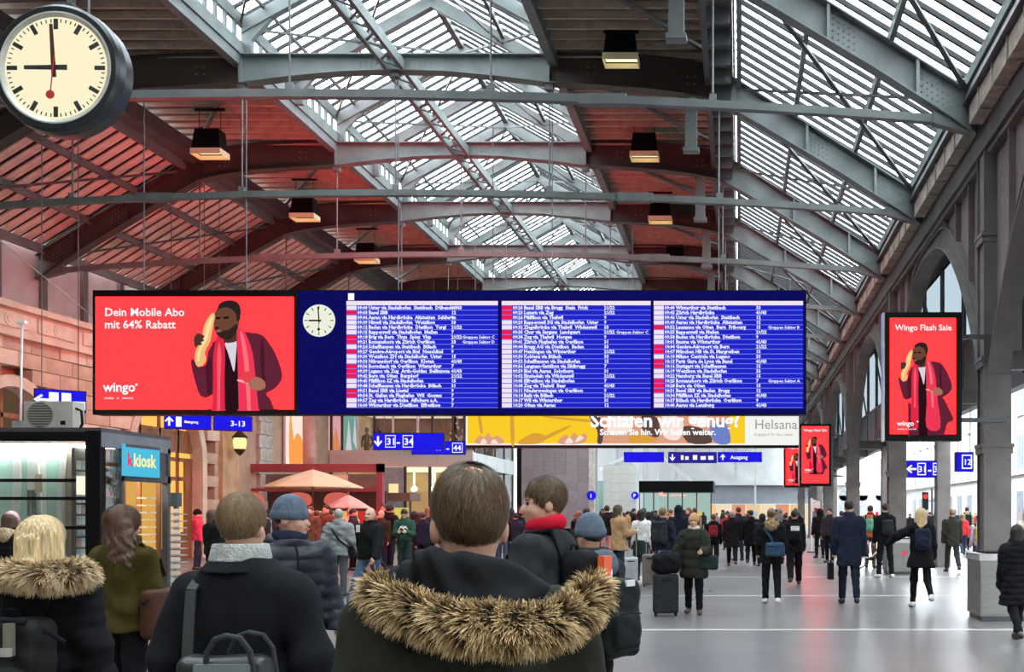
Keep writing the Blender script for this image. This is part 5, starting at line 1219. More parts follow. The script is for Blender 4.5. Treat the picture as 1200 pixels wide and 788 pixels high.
    skin = SKIN2 if sp.get('tan') else SKIN
    parts = [surface(bodyf, lo, hi, h)]
    grip = sp.get('grip', (25, 25))
    for i, s in enumerate((-1, 1)):
        if sp.get('pockets', (False, False))[i]: continue
        sh, el, w, f_ = J['arm', i]; n_ = V3(-s, .15, 0); n_ = n_-f_*(n_@f_); n_ = n_/np.linalg.norm(n_); b_ = np.cross(f_, n_)*s
        g = RAD(grip[i]); 
        def hand(P, w=w, f_=f_, n_=n_, b_=b_, g=g):
            d = smin(rcone(P, w-f_*.02, w+f_*.02, .026, .024), rcone(P, w+f_*.03+b_*.018, w+f_*.075+b_*.02, .018, .015), .02)
            d = smin(d, rcone(P, w+f_*.03-b_*.016, w+f_*.072-b_*.02, .018, .014), .02); d = smin(d, rcone(P, w+f_*.03, w+f_*.078, .018, .014), .02)
            for k, (o, L_) in enumerate(((.029, .068), (.010, .076), (-.009, .071), (-.027, .056))):
                p0 = w+f_*.078+b_*o; p1 = p0+(f_*math.cos(g)+n_*math.sin(g))*L_*.5; p2 = p1+(f_*math.cos(2.2*g)+n_*math.sin(2.2*g))*L_*.5
                d = smin(d, np.minimum(rcone(P, p0, p1, .0095, .0085), rcone(P, p1, p2, .0085, .007)), .005)
            t0 = w+f_*.025+b_*.026; t1 = t0+(f_*.75+b_*.6+n_*.2)*.038; t2 = t1+(f_*.9+n_*.45)*.03
            return smin(d, np.minimum(rcone(P, t0, t1, .0125, .0105), rcone(P, t1, t2, .0105, .0085)), .008)
        c = w+f_*.08; parts.append(surface(hand, c-.15, c+.15, max(.006, h*.4)))
    link('body', to_mesh('body', parts, skin), root)
    # face details
    if sp.get('face'):
        for s in (-1, 1):
            c = HP+RH_@V3(s*.031, .094, .088); m = MB(); m.lathe([(0, -.011), (.008, -.008), (.0115, 0), (.008, .008), (0, .011)], n=10); m.build('eye', EYEW, root, tuple(c), smooth=True)
            a_ = HP+RH_@V3(s*.014, .102, .106); b_ = HP+RH_@V3(s*.047, .088, .106); MB().bar(a_, b_, .008, .008).build('eyebrow', HAIR['dark'], root)
        m = MB().bar(HP+RH_@V3(-.02, .112, .022), HP+RH_@V3(.02, .112, .022), .01, .011); m.build('lips', LIP, root)
    # trousers, shoes
    bot = sp.get('bottom', C['black']); pad = sp.get('leg_pad', .018)
    def trousers(P):
        d = None
        for i in (0, 1):
            hp_, kn, an, toe, heel = J['leg', i]; e_ = an+(kn-an)*.08
            l = smin(rcone(P, hp_, kn, .078+pad, .056+pad), rcone(P, kn, e_, .054+pad, .042+pad), .04); l = smax(l, -(P[:, 2]-float(an[2])+.05), .015); d = l if d is None else smin(d, l, .02)
        T = tf(P); d = smin(d, loft(T, [.84, .95, 1.04], [.155, .16, .14], [.115, .115, .10], [0, 0, 0], .86, 1.04, .03), .04)
        return d+folds(P, .003, sp.get('seed', 0), 14, 9)
    if not sp.get('no_legs'):
        solid('trousers', trousers, [lo[0], lo[1], -.01], [hi[0], hi[1], 1.15], h, bot, root)
        for i in (0, 1):
            hp_, kn, an, toe, heel = J['leg', i]
            def shoe(P, an=an, toe=toe, heel=heel): return smin(smin(rcone(P, heel, toe, .040, .037), rcone(P, (heel+toe)/2+V3(0, 0, .006), toe, .044, .036), .02), rcone(P, an, an*.4+heel*.6, .044, .044), .03)
            c = (heel+toe)/2; solid('shoe', shoe, c-.2, c+.22, max(.010, h*.6), sp.get('shoes', SHOE), root)
    # jacket or coat
    top = sp.get('top', C['black']); hem = sp.get('hem', .84); tp = sp.get('pad', .02); style = sp.get('style', 'coat'); flare = sp.get('flare', 0); seed = sp.get('seed', 0); fa = sp.get('fold', .005)
    zs = [hem-.02, min(hem+.15, .9), .97, 1.12, 1.28, 1.38, 1.43, 1.475, 1.50]
    A = [.165+flare, .165+flare*.6, .165, .150 if fem else .158, .170 if fem else .185, (.165 if fem else .188), .130 if fem else .145, .092, .074]; A = [a*bw+tp for a in A]
    Bq = [.115+flare*.7, .118+flare*.4, .118, .108, .122, .115, .10, .082, .074]; Bq = [b*(.5+.5*bw)+tp for b in Bq]; Yc = [0, 0, 0, 0, 0, -.005, -.012, -.015, -.012]
    quilt = sp.get('quilt', .075)
    def jacket(P):
        T = tf(P); d = loft(T, zs, A, Bq, Yc, hem, 1.50+(sp.get('collar', .045) if not sp.get('scarf') else -.01), .025)
        if style == 'puffer': d = d-.016*np.sqrt(np.abs(np.sin(math.pi*T[:, 2]/quilt)))+.008
        for i in (0, 1):
            sh, el, w, fd = J['arm', i]; a1, t1 = rcone(P, sh, el, .064+tp, .052+tp*.9, True); a2, t2 = rcone(P, el, w+fd*.005, .052+tp*.9, .038+tp*.7, True)
            if style == 'puffer': a1 = a1-.012*np.sqrt(np.abs(np.sin(math.pi*(t1*.29)/.07)))+.006; a2 = a2-.012*np.sqrt(np.abs(np.sin(math.pi*(.02+t2*.25)/.07)))+.006
            d = smin(d, smin(a1, a2, .03), .035)
        return d+folds(P, fa, seed)
    solid('jacket', jacket, [lo[0]-.05, lo[1]-.05, hem-.06], [hi[0]+.05, hi[1]+.05, HP[2]+.1], h, top, root)
    # collar, hood, scarf
    hood = sp.get('hood')
    if hood in ('down', 'fur', 'roll'):
        def hoodf(P):
            T = tf(P); q = T-V3(0, -.06, 1.485); r = np.sqrt((q[:, 0]/1.15)**2+(q[:, 1]+.0)**2+1e-9); ring = np.sqrt((r-.085)**2+((q[:, 2]+.02+.25*q[:, 1])/1.25)**2)-.042
            back = ell(T, (0, -.155, 1.42), (.12, .055, .085)); return smin(ring, back, .04)+folds(P, .004, seed+3, 14, 12)
        solid('hood', hoodf, tor(-.3, -.32, 1.2)-.05, tor(.3, .2, 1.62)+.05, h, sp.get('hood_mat', top), root)
    if hood == 'up':
        def hoodf(P):
            q = hd(P); d = ell(q, (0, -.02, .09), (.118, .14, .15)); d = smin(d, rcone(P, tor(0, -.04, 1.45), HP, .11, .1), .05); return smax(d, -ell(q, (0, .16, .06), (.075, .12, .11)), .02)
        solid('hood', hoodf, HP-.28, HP+.32, h, sp.get('hood_mat', top), root)
    if sp.get('scarf'):
        def scf(P):
            T = tf(P); q = T-V3(0, -.012, 1.518); r = np.sqrt((q[:, 0]/1.05)**2+q[:, 1]**2+1e-9); return np.sqrt((r-.080)**2+((q[:, 2]+.15*q[:, 1])/1.6)**2)-.023+folds(P, .003, seed+5, 20, 16)
        solid('scarf', scf, tor(-.2, -.2, 1.38)-.03, tor(.2, .2, 1.6)+.03, h*.8, sp['scarf'], root)
    # hair and hats
    hs = sp.get('hair', ('short', 'brown')); hm_ = HAIR[hs[1]] if hs[0] else None; hat = sp.get('hat')
    def strands(q, a): return a*np.sin(np.arctan2(q[:, 0], q[:, 1]+.02)*26+9*q[:, 2]+2*np.sin(14*q[:, 2]+seed))
    def facecut(d, q): return smax(d, -ell(q, (0, .125, .045), (.082, .085, .105)), .012)
    if hs[0] == 'short':
        def hf(P):
            q = hd(P); d = facecut(ell(q, (0, -.008, .128), (.086, .108, .104)), q); d = smax(d, (.03+.42*(q[:, 1]+.11))-q[:, 2], .012); return d+strands(q, .0025)
        solid('hair', hf, HP-.2, HP+.28, h*.75, hm_, root)
    elif hs[0] == 'long':
        ln = hs[2] if len(hs) > 2 else .22
        def hf(P):
            q = hd(P); d = facecut(ell(q, (0, -.01, .126), (.092, .112, .108)), q); s_ = V3(1, .62, 1)
            q2 = (q-V3(0, -.055, 0))/V3(1.15, .75, 1); b = rcone(q2, (0, 0, .12), (0, -.02, -ln), .078, .085); d = smin(d, b, .05)
            for sg_ in (-1, 1): d = smin(d, rcone(q, (sg_*.074, -.005, .1), (sg_*.088, -.02, -ln*.75), .026, .03), .03)
            return d+strands(q, .0045)
        solid('hair', hf, HP-[.25, .25, .16+ln], HP+.28, h*.75, hm_, root)
    elif hs[0] == 'bun':
        def hf(P):
            q = hd(P); d = facecut(ell(q, (0, -.008, .127), (.084, .106, .102)), q); d = smax(d, (.03+.42*(q[:, 1]+.11))-q[:, 2], .012); return smin(d, ell(q, (0, -.12, .15), (.045, .045, .045)), .02)+strands(q, .002)
        solid('hair', hf, HP-.25, HP+.28, h*.75, hm_, root)
    elif hs[0] == 'pony':
        def hf(P):
            q = hd(P); d = facecut(ell(q, (0, -.008, .127), (.088, .110, .104)), q); d = smin(d, rcone(q, (0, -.09, .06), (0, -.105, -.12), .05, .028), .04); return d+strands(q, .003)
        solid('hair', hf, HP-.3, HP+.28, h*.75, hm_, root)
    if hat:
        hz0 = .085
        def bf(P):
            q = hd(P); z = q[:, 2]-.28*(-q[:, 1])*0; d = smax(ell(q, (0, -.006, .13), (.092, .114, .122)), hz0+.0-.10*(q[:, 1])-q[:, 2]*1.0+.1*q[:, 1], .01)
            c = smax(ell(q, (0, -.006, .12), (.100, .121, .14)), np.abs(q[:, 2]-.11)-.028, .01); return smin(d, c, .006)+.0016*np.sin(np.arctan2(q[:, 0], q[:, 1])*44)
        solid('beanie', bf, HP-.2, HP+.32, h*.7, hat, root)
        if sp.get('pompom'):
            m = MB(); c = HP+RH_@V3(0, -.01, .27); m.lathe([(0, -.04), (.03, -.027), (.042, 0), (.03, .027), (0, .04)], n=12); m.build('pompom', hat, root, tuple(c), smooth=True)
    return J, tor

PEOPLE = []
def person(label, px, feet, head_px, yaw=0, group=None, h=.017, Y=None, H=None, **sp):
    """stand a figure whose feet show at pixel row feet and whose head top shows at row top"""
    if Y is None: Y = EYE*F/(feet-HZ)
    X = (px-VPX)*Y/F
    if H is None: H = EYE+(HZ-head_px)*Y/F+.0
    H = max(1.5, min(1.95, H))
    root = thing('person', label, 'person', (X, Y, 0), RAD(yaw), group, None, H/1.75)
    sp['seed'] = sp.get('seed', len(PEOPLE)); J, tor = build_person(sp, root, h)
    PEOPLE.append((root, sp)); root_J[root.name] = (J, tor)
    return root
root_J = {}
def worn(name, label, cat, p, group=None):
    """a bag carried by p: a thing of its own, placed in p's frame"""
    return thing(name, label, cat, tuple(p.location), tuple(p.rotation_euler), group, None, p.scale[0])
def backpack(label, p, m, w=.30, hh=.44, d=.16, zc=1.22, y=-.20, h=.014, patch=None, strap_m=None, group=None):
    b = worn('backpack', label, 'backpack', p, group); strap_m = strap_m or C['black']
    def pk(P): return smin(rbox(P, (0, y, zc), (w/2, d/2, hh/2), .06), rbox(P, (0, y-d*.35, zc-hh*.16), (w*.38, d*.38, hh*.24), .05), .015)+folds(P, .003, 4, 12, 10)
    solid('pack', pk, [-w/2-.05, y-d-.06, zc-hh/2-.05], [w/2+.05, y+d/2+.05, zc+hh/2+.05], h, m, b)
    for s in (-1, 1):
        pts = [(s*.10, y+d*.35, zc+hh*.36), (s*.12, -.10, 1.515), (s*.125, .03, 1.50), (s*.13, .135, 1.38), (s*.145, .14, 1.2), (s*.17, .04, 1.06), (s*.14, y+d*.45, zc-hh*.34)]
        ms = MB()
        for a_, b_ in zip(pts, pts[1:]): ms.bar(a_, b_, .045, .012, (0, -.3, 1))
        ms.build('strap', strap_m, b)
    MB().tube([(-.04, y+d*.3, zc+hh*.47), (-.03, y+d*.25, zc+hh*.56), (.03, y+d*.25, zc+hh*.56), (.04, y+d*.3, zc+hh*.47)], .008, 6).build('handle', strap_m, b)
    MB().tube([(-w*.3, y-d*.72, zc+hh*.06), (0, y-d*.76, zc+hh*.075), (w*.3, y-d*.72, zc+hh*.06)], .004, 5).build('zip', strap_m, b)
    if patch: MB().box((-w*.33, y-d*.5-.025, zc+hh*.12), (w*.33, y-d*.5+.02, zc+hh*.36)).build('patch', patch, b)
    return b
def satchel(label, p, c, size, m, strap, name='shoulder_bag', cat='bag', rot=0, h=.014):
    b = worn(name, label, cat, p); w, d, hh = size
    def bf(P):
        q = (P-np.asarray(c, f32))@rotz(rot); t = 1-.12*(q[:, 2]/hh); q = q/np.stack([t, np.ones_like(t), np.ones_like(t)], 1); return rbox(q.astype(f32), (0, 0, 0), (w/2, d/2, hh/2), min(d/2, .05)*.95)+folds(P, .002, 2)
    r_ = max(w, d)/2+.08; solid('bag_body', bf, [c[0]-r_, c[1]-r_, c[2]-hh/2-.06], [c[0]+r_, c[1]+r_, c[2]+hh/2+.06], h, m, b)
    ms = MB()
    for a_, b_ in zip(strap, strap[1:]): ms.bar(a_, b_, .035, .008, (0, 1, .2))
    ms.build('strap', m, b)
    m2 = MB(); z = c[2]+hh*.18; mat_ = Matrix.Rotation(rot, 3, 'Z')
    pts = [Vector(c)+mat_@Vector((x, -d/2-.006, zz)) for x, zz in ((-w*.42, hh*.3), (0, hh*.2), (w*.42, hh*.3))]
    m2.tube(pts, .005, 5); m2.build('flap_seam', C['black'], b)
    return b
def suitcase(label, px, feet, w, d, hh, m, yaw=0, extra=None):
    Y = EYE*F/(feet-HZ); s = thing('suitcase', label, 'suitcase', ((px-VPX)*Y/F, Y, 0), RAD(yaw))
    def bf(P): return rbox(P, (0, 0, .05+hh/2), (w/2, d/2, hh/2), .035)-.004*np.abs(np.sin(P[:, 0]*math.pi/.05))
    solid('shell', bf, [-w/2-.04, -d/2-.04, 0], [w/2+.04, d/2+.04, hh+.1], .014, m, s)
    for x in (-1, 1):
        for y in (-1, 1): MB().cyl((x*(w/2-.04)-.012, y*(d/2-.035), .027), .027, .024, 12, 'x').build('wheel', black, s)
    ms = MB(); ms.tube([(-.1, d/2-.03, hh), (-.1, d/2-.03, hh+.42), (.1, d/2-.03, hh+.42), (.1, d/2-.03, hh)], .009, 6); ms.build('handle', mat('handle_steel', (.4, .4, .4), .3, .7), s)
    MB().box((-.08, -d/2-.012, hh*.92), (.08, -d/2, hh*.96)).build('grip', black, s)
    return s
# ---------------------------------------------------------------- the people in the middle distance, one by one
WALK = ((20, 8), (-14, 26)); WALK2 = ((-14, 28), (20, 8)); STAND = LEGDEF
SWING = ((-16, 6, 14), (18, 6, 18)); SWING2 = ((18, 6, 18), (-16, 6, 14)); POCK = ((-8, 16, 50), (-8, 16, 50)); PHONE = ((12, 8, 80, 28), (12, 8, 80, 28)); LOW = ((3, 7, 8), (3, 7, 8))
# right half, walking away or standing
p = person('woman with brown fur hood and blue bag walking away on the pale band', 904, 708, 598, 0, fem=True, legs=((8, 4), (-8, 14)), arms=((6, 10, 40), (6, 10, 40)), hem=.72, flare=.02, hood='fur', hood_mat=cloth('fur_brown', (.26, .17, .09), .9, .5, 30, 1.0, 40), hair=('bun', 'light'), shoes=SHOEW, pad=.035)
satchel('square blue leather bag on the back of the fur hooded woman', p, (.06, -.235, 1.02), (.36, .12, .26), C['bluebag'], [(-.15, -.2, 1.42), (-.02, -.22, 1.25), (.02, -.25, 1.14)])
p = person('person in black with a white patched backpack beside the fur hooded woman', 931, 686, 598, 0, fem=True, legs=WALK2, hair=('short', 'dark'), hem=.78, leg_pad=.03, pad=.03)
backpack('black backpack with a white patch', p, C['black'], patch=mat('white_patch', (.7, .68, .68), .6))
p = person('man in a long dark navy coat walking away with a black briefcase', 995, 708, 588, 0, legs=((6, 3), (-7, 10)), arms=((4, 8, 8), (2, 7, 6)), hem=.62, flare=.02, pad=.03, hair=('short', 'dark'), top=C['navy'], bottom=C['navy'], grip=(55, 30))
b_ = worn('briefcase', 'slim black briefcase held by the man in the navy coat', 'briefcase', p); MB().box((-.36, -.12, .42), (-.27, .18, .70)).build('case_body', C['black'], b_); MB().tube([(-.315, -.04, .70), (-.315, -.03, .745), (-.315, .09, .745), (-.315, .1, .70)], .009, 6).build('handle', C['black'], b_)
p = person('person in black with small backpack standing left of the blonde woman', 1037, 678, 592, 12, legs=((2, 4, 6), (-2, 4, 6)), hair=('short', 'dark'), hem=.82, shoes=SHOEW)
backpack('small black backpack left of the blonde woman', p, C['char'], w=.26, hh=.36)
p = person('blonde woman in a black coat walking away with left arm out', 1079, 713, 597, 0, fem=True, legs=((14, 4), (-10, 42)), arms=((25, 62, 20), (5, 10, 20)), hem=.70, flare=.06, pad=.03, hair=('long', 'blond', .16), shoes=SHOEW, leg_pad=.01)
backpack('plain black backpack of the blonde woman', p, C['navy'], w=.28, hh=.38, y=-.215)
person('person in an olive grey coat walking toward the signal light', 1116, 671, 597, 0, legs=WALK, hem=.72, pad=.03, top=C['dkolive'], hair=('short', 'light'), bottom=C['char'])
p = person('person in a lilac jacket half hidden by the nearest column', 1147, 674, 605, 0, fem=True, top=C['lilac'], hair=('short', 'dark'), bottom=C['dkjeans'])
backpack('mustard yellow backpack beside the nearest column', p, C['yellow'], w=.3, hh=.46)
p = person('person in a green jacket walking off below the small blue sign', 1133, 645, 591, 0, top=cloth('moss', (.16, .19, .10)), hair=('short', 'dark'), legs=WALK2); backpack('black backpack on the green jacket', p, C['black'])
person('person in dark jacket behind the blonde woman, right of her', 1101, 651, 594, 0, top=C['char'], hair=('short', 'dark'), legs=WALK)
p = person('dark haired woman in a long black quilted coat at the right edge', 1191, 752, 622, 8, fem=True, hem=.55, flare=.05, pad=.045, style='puffer', quilt=.09, hair=('long', 'dark', .12), top=C['black'], legs=WALK2, h=.015)
person('blond person partly cut off by the right edge', 1204, 690, 597, 0, fem=True, hair=('long', 'blond', .1), top=C['beige'])
p = person('cyclist in a rust orange jacket pushing a bicycle', 1020, 666, 594, -15, top=C['orange'], hair=('short', 'dark'), bottom=C['brown'], arms=((35, 8, 20), (35, 8, 20)), scarf=C['red'])
backpack('green backpack on the rust orange jacket', p, cloth('mint_green', (.10, .30, .20)), w=.24, hh=.38)
# bicycle
bp_ = Vector(p.location); bi = thing('bicycle', 'pale framed bicycle pushed by the cyclist in rust orange', 'bicycle', (bp_.x+.05, bp_.y-.45, 0), RAD(15))
tyre = mat('tyre', (.015, .015, .015), .7); fr_ = mat('pale_bicycle_paint', (.55, .53, .5), .35)
for x in (-.52, .52):
    w_ = MB(); w_.tube([(x+.33*math.cos(2*math.pi*i/24), 0, .35+.33*math.sin(2*math.pi*i/24)) for i in range(25)], .02, 6, False); wo = w_.build('wheel', tyre, bi)
    sm = MB()
    for i in range(12): sm.bar((x, 0, .35), (x+.32*math.cos(math.pi*i/6), 0, .35+.32*math.sin(math.pi*i/6)), .004, .004)
    tag(sm.build('spokes', fr_, wo), kind='stuff')
m = MB()
for a_, b2 in (((-.52, 0, .35), (-.1, 0, .33)), ((-.1, 0, .33), (-.2, 0, .85)), ((-.1, 0, .33), (.36, 0, .78)), ((-.2, 0, .78), (.36, 0, .84)), ((-.52, 0, .35), (-.2, 0, .78)), ((.52, 0, .35), (.36, 0, .95))): m.tube([a_, b2], .018, 6)
m.build('frame', fr_, bi); MB().cbox((-.22, 0, .9), (.24, .14, .06)).build('saddle', black, bi); MB().tube([(.3, -.28, 1.02), (.38, 0, .98), (.3, .28, 1.02)], .014, 6).build('handlebar', black, bi); MB().cbox((-.1, 0, .3), (.1, .2, .1)).build('pedals', black, bi)
person('dark coated person beside the white flag pole', 961, 642, 600, 10, top=C['black'], hem=.66, pad=.03, hair=('short', 'grey'))
person('person in black standing between flag pole and man in navy', 972, 660, 597, 150, top=C['char'], face=True, hair=('short', 'dark'))
# white pole with flag
fp = thing('flag_pole', 'white pole with a small red and white flag among the crowd', 'pole', at(951, 648, EYE*F/46).xy.to_3d()*1.0)
MB().tube([(0, 0, 0), (0, 0, 2.3)], .045, 8).build('shaft', whitem, fp); MB().cyl((0, 0, 0), .2, .05, 12).build('base', dgrey, fp)
m = MB(); m.prism([(.04, 1.75), (.4, 1.65), (.36, 2.15), (.04, 2.25)], -.006, .006, 'y'); m.build('flag', C['white'], fp); MB().prism([(.12, 1.7), (.42, 1.6), (.42, 1.8), (.12, 1.9)], -.01, .01, 'y').build('flag_band', C['red'], fp)
# woman with tan hat facing the camera
p = person('woman in a tan knit hat and dark olive parka facing the camera', 813, 720, 605, 176, fem=True, face=True, h=.014, hem=.62, flare=.05, pad=.045, style='puffer', quilt=.16, top=C['dkolive'], hat=cloth('tan_knit', (.40, .24, .12)), hair=('long', 'auburn', .05), arms=((22, 14, 62, 20), (4, 24, 18)), scarf=C['beige'], shoes=SHOEB, bottom=C['black'], head=(0, -8), legs=((8, 5), (-6, 8)))
satchel('dark green shoulder bag of the woman in the tan hat', p, (-.27, .10, .93), (.34, .13, .26), C['dkgreen'], [(-.16, .2, 1.45), (-.24, .22, 1.2), (-.27, .12, 1.05)], name='handbag', cat='handbag')
suitcase('dark upright suitcase rolled by the woman in the tan hat', 780, 722, .40, .25, .62, C['char'], 10)
b_ = thing('duffel_bag', 'black bag lying on top of the dark suitcase', 'bag', (at(781, 722, EYE*F/120).x, EYE*F/120, .68), RAD(10))
solid('bag_body', lambda P: rbox(P, (0, 0, .17), (.24, .14, .17), .12)+folds(P, .006, 3), [-.3, -.22, -.02], [.3, .22, .4], .016, C['black'], b_); MB().tube([(-.1, -.05, .33), (-.05, -.05, .4), (.05, -.05, .4), (.1, -.05, .33)], .01, 6).build('handle', C['black'], b_)
p = person('person in black behind the tan hat with a red backpack', 836, 668, 603, 0, top=C['black'], hair=('short', 'auburn'), bottom=C['black'], legs=WALK); backpack('dark red backpack in the crowd', p, cloth('dark_red', (.22, .02, .03)), w=.28, hh=.36)
person('left of two people in long black coats walking away side by side', 858, 664, 599, 0, top=C['black'], hem=.6, pad=.04, flare=.04, hair=('short', 'grey'), legs=WALK)
person('right of two people in long black coats walking away side by side', 880, 663, 598, 0, top=C['black'], hem=.62, pad=.035, flare=.03, hair=('short', 'dark'), legs=WALK2)
p = person('man in a dark navy jacket and jeans with a big backpack', 777, 692, 597, -18, top=C['navy'], bottom=C['dkjeans'], hair=('short', 'light'), hem=.88, legs=((2, 3), (-2, 3))); backpack('large grey black backpack of the man in jeans', p, C['char'], w=.34, hh=.5, d=.2, zc=1.25, y=-.22)
person('woman in a camel coat and jeans beside the suitcases', 725, 684, 594, -50, fem=True, top=C['tan'], bottom=C['dkjeans'], hair=('long', 'brown', .2), hem=.72, flare=.03, pad=.03, arms=((14, 8, 85, 10), (14, 8, 85, 10)), face=True, legs=((1, 2), (-1, 2)))
person('black haired woman in a white jacket with a dark skirt bag', 752, 681, 599, -12, fem=True, top=C['white'], bottom=C['dkjeans'], hair=('long', 'dark', .16), hem=.94, pad=.03, legs=((1, 2), (-1, 2)))
b_ = worn('backpack', 'dark green black rucksack hanging low behind the white jacket', 'backpack', PEOPLE[-1][0]); solid('pack', lambda P: rbox(P, (0, -.23, .82), (.15, .08, .2), .06)+folds(P, .003, 2), [-.25, -.4, .55], [.25, -.1, 1.1], .015, C['dkgreen'], b_)
MB().tube([(-.08, -.16, 1.0), (-.1, -.15, 1.3), (-.1, -.05, 1.5)], .014, 6).build('strap', C['black'], b_)
suitcase('slim silver suitcase between the camel coat and white jacket', 740, 687, .28, .22, .6, mat('silver_shell', (.45, .47, .5), .35, .3), 0)
suitcase('brown grey suitcase right of the white jacket', 762, 688, .34, .24, .68, mat('brown_shell', (.16, .13, .11), .5), 0)
person('person in a bright red jacket in the crowd behind the white jacket', 754, 659, 597, 40, top=C['red'], hair=('short', 'dark'))
person('person in black left of the woman in the camel coat', 711, 661, 594, 20, top=C['black'], hair=('short', 'dark'), bottom=cloth('dusty_pink', (.35, .25, .25)))
person('dark haired person standing before the brick tower', 688, 668, 597, -20, top=C['black'], fem=True, hair=('long', 'dark', .1), hat=C['white'] if False else None)
person('person in dark blue with raised hood right of the big backpack', 795, 672, 594, 10, top=C['navy'], hood='up', hair=('short', 'dark'))
# left half
p = person('bald man in a black jacket and jeans striding toward the camera', 433, 713, 593, 160, face=True, h=.014, top=C['black'], bottom=C['jeans'], hair=(None,), hem=.86, legs=((-16, 12), (28, 6)), arms=((20, 12, 14), (-18, 12, 12)), shoes=SHOEB, head=(8, -6), pad=.03)
MB().box((.06, .168, 1.30), (.085, .182, 1.42)).build('chest_stripe', C['white'], p); MB().box((.11, .160, 1.30), (.135, .176, 1.42)).build('chest_stripe', C['white'], p)
p = person('grey haired person in a grey quilted jacket seen from behind', 397, 699, 599, 6, h=.015, top=C['grey'], style='puffer', quilt=.11, bottom=cloth('slate', (.06, .07, .075)), hair=('short', 'grey'), hem=.80, pad=.04, fold=.008, arms=POCK, pockets=(True, True))
satchel('thin black bag slung diagonally over the grey quilted jacket', p, (.26, .02, .92), (.12, .22, .22), C['black'], [(-.13, -.05, 1.50), (-.08, -.185, 1.36), (.06, -.19, 1.15), (.22, -.1, 1.0)])
p = person('young man in a green sweatshirt looking down at his phone', 474, 678, 598, 188, face=True, h=.014, top=C['green'], bottom=C['dkgreen'], hair=('short', 'dark'), hem=.95, arms=((16, 6, 86, 34), (16, 6, 86, 34)), head=(0, 26), fold=.006)
ph = worn('phone', 'phone held by the young man in green', 'phone', p); MB().box((-.035, .37, 1.13), (.035, .38, 1.27)).build('case', black, ph, None, None); MB().box((-.03, .368, 1.135), (.03, .371, 1.265)).build('screen', emit('phone_glow', (.8, .85, .9), .8), ph)
MB().prism([(-.12, 1.24), (-.05, 1.30), (0, 1.24), (.05, 1.30), (.12, 1.24), (.07, 1.34), (-.07, 1.34)], .155, .17, 'y').build('white_print', C['white'], p)
person('person in dark clothes right behind the young man in green', 496, 674, 600, 0, top=C['navy'], hair=('short', 'brown'), legs=WALK)
person('dark bearded man in a black jacket facing the camera by the shop', 449, 664, 592, 178, face=True, tan=True, top=C['black'], hair=('short', 'dark'))
person('person in a pink quilted jacket by the wooden shopfront', 232, 668, 599, -60, top=C['pink'], style='puffer', hair=('short', 'dark'), hat=C['black'], bottom=C['dkjeans'], pad=.04)
person('dark haired woman in black behind the man in the wool coat', 250, 700, 600, -25, fem=True, top=C['black'], hair=('long', 'auburn', .24), pad=.03)
p = person('person in a rose knit hat and fur hood at the left edge', 14, 745, 604, -10, fem=True, h=.015, top=C['black'], hat=C['rose'], hood='fur', hood_mat=cloth('fur_sand', (.38, .28, .17), .9, .5, 30, 1.0, 40), hair=('long', 'auburn', .05), pad=.04, style='puffer')
person('grey coated person among the crowd before the café', 371, 668, 600, 30, top=C['char'], hair=('short', 'brown'))
person('person with red scarf and black coat near the café', 455, 660, 600, 170, face=True, top=C['black'], scarf=C['red'], hair=('short', 'dark'))
person('grey haired person in light jacket left of the bald man', 410, 664, 598, 20, top=C['beige'], hair=('short', 'grey'))
# ---------------------------------------------------------------- the far crowd: built once, then copied with clothes of their own colours
protos = []
hid = [dict(hair=('short', 'dark')), dict(hair=('short', 'brown'), hem=.7, pad=.03), dict(fem=True, hair=('long', 'dark', .15), hem=.75, pad=.03), dict(hair=('short', 'light'), legs=WALK, arms=SWING), dict(fem=True, hair=('long', 'light', .1), legs=WALK2, arms=SWING2, pad=.03), dict(hood='up', hair=('short', 'dark'), pad=.035), dict(hat=C['char'], hair=('short', 'dark'), style='puffer', pad=.04)]
def far_person(i, X, Y, H, yaw, label, group, topm, botm):
    if i >= len(protos):
        r = thing('person', label, 'person', (X, Y, 0), yaw, group, None, H/1.75); build_person(dict(hid[i], seed=i+40), r, .024); protos.append(r)
    else:
        s = protos[i]; r = s.copy(); COL.objects.link(r); r.location = (X, Y, 0); r.rotation_euler = (0, 0, yaw); r.scale = (H/1.75,)*3; r['label'] = label; r['group'] = group
        for ch in s.children: c = ch.copy(); COL.objects.link(c); c.parent = r
    hm = R.choice([HAIR['dark'], HAIR['brown'], HAIR['brown'], HAIR['light'], HAIR['grey'], HAIR['blond']]) if hid[i]['hair'][1] == 'brown' else None
    for ch in r.children:
        k = ch.name.split('.')[0]; m_ = topm if k in ('jacket', 'hood') else botm if k == 'trousers' else hm if k == 'hair' else None
        if m_: ch.material_slots[0].link = 'OBJECT'; ch.material_slots[0].material = m_
    return r
TOPS = [C['black']]*5+[C['navy']]*3+[C['char']]*3+[C['dkolive']]*2+[C['brown'], C['grey'], C['tan'], C['dkgreen'], C['red']]
BOTS = [C['black'], C['dkjeans'], C['char'], C['navy'], C['jeans']]
FAR_KIND = ['dark haired person', 'person in longer cut', 'long haired woman', 'striding person', 'fair haired woman', 'hooded person', 'knit hatted person']
taken = [(o.location.x, o.location.y) for o, _ in PEOPLE]
